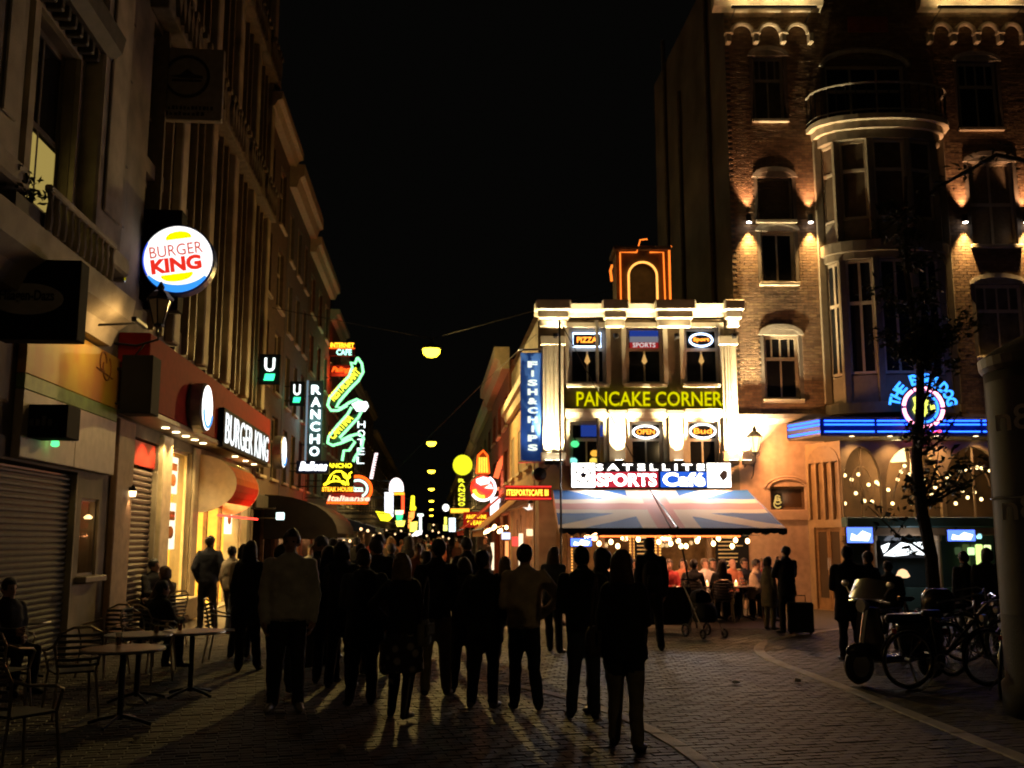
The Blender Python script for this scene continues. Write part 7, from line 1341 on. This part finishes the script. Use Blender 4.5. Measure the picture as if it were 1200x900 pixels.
# ================================================================ bicycles and a scooter by the tree
rubber = M('tyre_rubber', (.014, .014, .014), .7, var=.2); bike_paint = [M('bike_black', (.015, .015, .017), .35, .2), M('bike_green', (.03, .05, .04), .35, .2), M('bike_blue', (.03, .04, .08), .35, .2)]
def bike(label, x, y, rz, paint, lean=0):
    t = thing('bicycle', label, 'bicycle', (x, y, 0), R(rz), 'bicycles parked by the tree'); t.rotation_euler = (R(lean), 0, R(rz)); p = bike_paint[paint]
    for wx_ in (-.54, .54):
        wl2 = G().tube(arc(wx_, .35, .33, 0, 360, 28)[:-1], .02, 6, True).build('tyre', rubber, t); G().tube(arc(wx_, .35, .305, 0, 360, 28)[:-1], .009, 5, True).build('rim', steel, wl2); g = G()
        for k in range(14): a = R(k * 360 / 14); g.tube([(wx_, .02 * (-1) ** k, .35), (wx_ + .3 * math.cos(a), 0, .35 + .3 * math.sin(a))], .0022, 3)
        g.tube([(wx_, -.05, .35), (wx_, .05, .35)], .022, 8); g.build('spokes', steel, wl2); G().tube(arc(wx_, .35, .37, 20, 170, 14), .014, 5).build('mudguard', p, t)
    g = G(); g.tube([(.54, 0, .35), (.45, 0, .62), (.38, 0, .88)], .018, 6).tube([(.4, 0, .82), (-.12, 0, .32)], .02, 6).tube([(.42, 0, .7), (-.1, 0, .36)], .016, 6).tube([(-.12, 0, .32), (-.22, 0, .82)], .018, 6).tube([(-.12, .04, .32), (-.54, .04, .35)], .012, 5).tube([(-.2, .03, .74), (-.54, .05, .35)], .01, 5); g.build('frame', p, t)
    G().tube([(.38, 0, .88), (.36, 0, 1.02), (.3, .1, 1.05), (.16, .27, 1.0), (.06, .28, .98)], .012, 6).tube([(.36, 0, 1.02), (.3, -.1, 1.05), (.16, -.27, 1.0), (.06, -.28, .98)], .012, 6).build('handlebar', steel, t)
    g = G(); loft(g, [(-.24, 0, .86, .1, .07), (-.22, 0, .9, .13, .085), (-.22, 0, .93, .11, .06)], 12); g.build('saddle', black_metal, t, smooth=True); G().tube([(-.22, 0, .82), (-.235, 0, .9)], .012, 6).build('seat_post', steel, t)
    G().tube([(-.12, 0, .32), (-.04, -.09, .24), (-.04, -.17, .24)], .012, 5).tube([(-.12, 0, .32), (-.2, .09, .4), (-.2, .17, .4)], .012, 5).build('pedals', steel, t); G().tube(arc(-.12, .32, .09, 0, 360, 14, -.04)[:-1], .008, 4, True).build('chainring', steel, t)
    G().tube([(-.3, -.06, .76), (-.7, -.06, .74), (-.7, .06, .74), (-.3, .06, .76)], .009, 5).tube([(-.68, 0, .74), (-.54, 0, .36)], .008, 4).build('carrier', p, t); G().lathe([(.045, -.03), (.05, .03), (.03, .04)], 10, (.5, 0, .82), axis='x').build('headlight', steel, t); G().bbox(-.74, -.71, -.03, .03, .66, .72, .006).build('tail_light', M('reflector', (.35, .02, .02), .2), t)
    G().tube([(-.12, .0, .3), (-.16, .16, .02)], .009, 5).build('kickstand', steel, t); return t
for px, py, rz, p, ln, lab in ((1112, 806, 12, 0, 4, 'nearest black bicycle standing right of the scooter'), (1150, 790, 28, 1, -5, 'green bicycle between the tree and the advertising column'), (1178, 812, 60, 2, 5, 'blue bicycle against the advertising column'), (1085, 775, -10, 0, -3, 'black bicycle leaning at the foot of the tree'), (1130, 772, 5, 2, 3, 'blue bicycle behind the green one')):
    x, y = onground(px, py); bike(lab, x, y, rz, p, ln)
x, y = onground(1052, 800); t = thing('scooter', 'dark parked scooter with a pale windscreen and chrome trim', 'scooter', (x, y, 0), R(205)); pnt = M('scooter_paint', (.03, .03, .035), .25, .1)
for wx_ in (-.6, .62): w_ = G().tube(arc(wx_, .24, .17, 0, 360, 22)[:-1], .055, 8, True).build('tyre', rubber, t); G().lathe([(.14, -.04), (.15, 0), (.14, .04), (.04, .05)], 16, (wx_, 0, .24), axis='y').build('rim', steel, w_)
g = G(); loft(g, [(-.42, 0, .3, .3, .13), (-.44, 0, .5, .36, .17), (-.42, 0, .66, .36, .16), (-.38, 0, .74, .3, .13)], 16); g.build('rear_body', pnt, t, smooth=True); g = G(); loft(g, [(-.28, 0, .735, .4, .12), (-.28, 0, .8, .42, .14), (-.28, 0, .84, .38, .11)], 14); g.build('saddle', black_metal, t, smooth=True); G().bbox(-.2, .36, -.14, .14, .26, .34, .03).build('footboard', pnt, t)
G().xprism([(-.2, 0), (.2, 0), (.22, .3), (.16, .62), (-.16, .62), (-.22, .3)], -.02, .02).build('front_shield', pnt, t, loc=(.42, 0, .32)); g = G(); g.sph((.6, 0, .42), .22, .07, .1, 12, 8); g.build('front_mudguard', pnt, t, smooth=True); G().tube([(.62, 0, .24), (.52, 0, .7), (.44, 0, 1.0)], .03, 8).build('fork', steel, t); G().tube([(.4, -.34, 1.0), (.46, -.12, 1.04), (.46, .12, 1.04), (.4, .34, 1.0)], .016, 6).build('handlebar', steel, t); G().lathe([(.05, -.05), (.085, .03), (.08, .05)], 14, (.5, 0, .96), axis='x').build('headlight', steel, t)
g = G(); n = 8; vs = []
for k in range(n + 1): a = R(-60 + 120 * k / n); vs += [(.34 + .2 * math.cos(a), .36 * math.sin(a), 1.05), (.26 + .16 * math.cos(a), .33 * math.sin(a), 1.3 - .04 * abs(math.sin(a)))]
g.add(vs, [(2 * k, 2 * k + 2, 2 * k + 3, 2 * k + 1) for k in range(n)]); g.build('windscreen', M('screen_pale', (.15, .13, .1), .25, var=.2), t, smooth=True); g = G(); loft(g, [(-.78, 0, .84, .16, .17), (-.78, 0, .88, .19, .2), (-.78, 0, 1.05, .19, .2), (-.78, 0, 1.14, .12, .14)], 16); g.build('top_box', pnt, t, smooth=True)
for q in (-1, 1): G().tube([(.44, q * .22, 1.0), (.42, q * .36, 1.18)], .01, 5).build('mirror_stem', steel, t); g = G(); g.sph((.42, q * .38, 1.22), .02, .07, .045, 10, 6); g.build('mirror', steel, t, smooth=True)
G().bbox(-.84, -.8, -.1, .1, .56, .64, .01).build('tail_light', MC['reflector'], t); G().tube([(-.3, -.2, .22), (-.85, -.22, .3)], .045, 8).build('exhaust', steel, t); G().tube([(-.1, .12, .25), (-.12, .2, .0)], .014, 5).build('kickstand', steel, t)

# ---- litter on the paving
litm = M('litter_paper', (.4, .38, .33), .8, var=.2); rr = random.Random(5)
for k, (px, py, lab) in enumerate(((862, 802, 'crumpled paper scrap on the open paving'), (160, 868, 'crumpled paper scrap under the left tables'), (690, 885, 'paper scrap beside the left kerb band'), (935, 800, 'paper scrap on the right kerb band'), (400, 880, 'paper scrap before the crowd at the lower left'))):
    x, y = onground(px, py); g = G(); g.sph((0, 0, .02), .05, .035, .02, 8, 5); g.v = [(a + rr.uniform(-.015, .015), b + rr.uniform(-.015, .015), max(c + rr.uniform(-.008, .012), .002)) for a, b, c in g.v]; o = g.build('paper_scrap', litm); o.location = (x, y, .006); o.rotation_euler = (0, 0, rr.uniform(0, 6)); o['label'] = lab; o['category'] = 'litter'
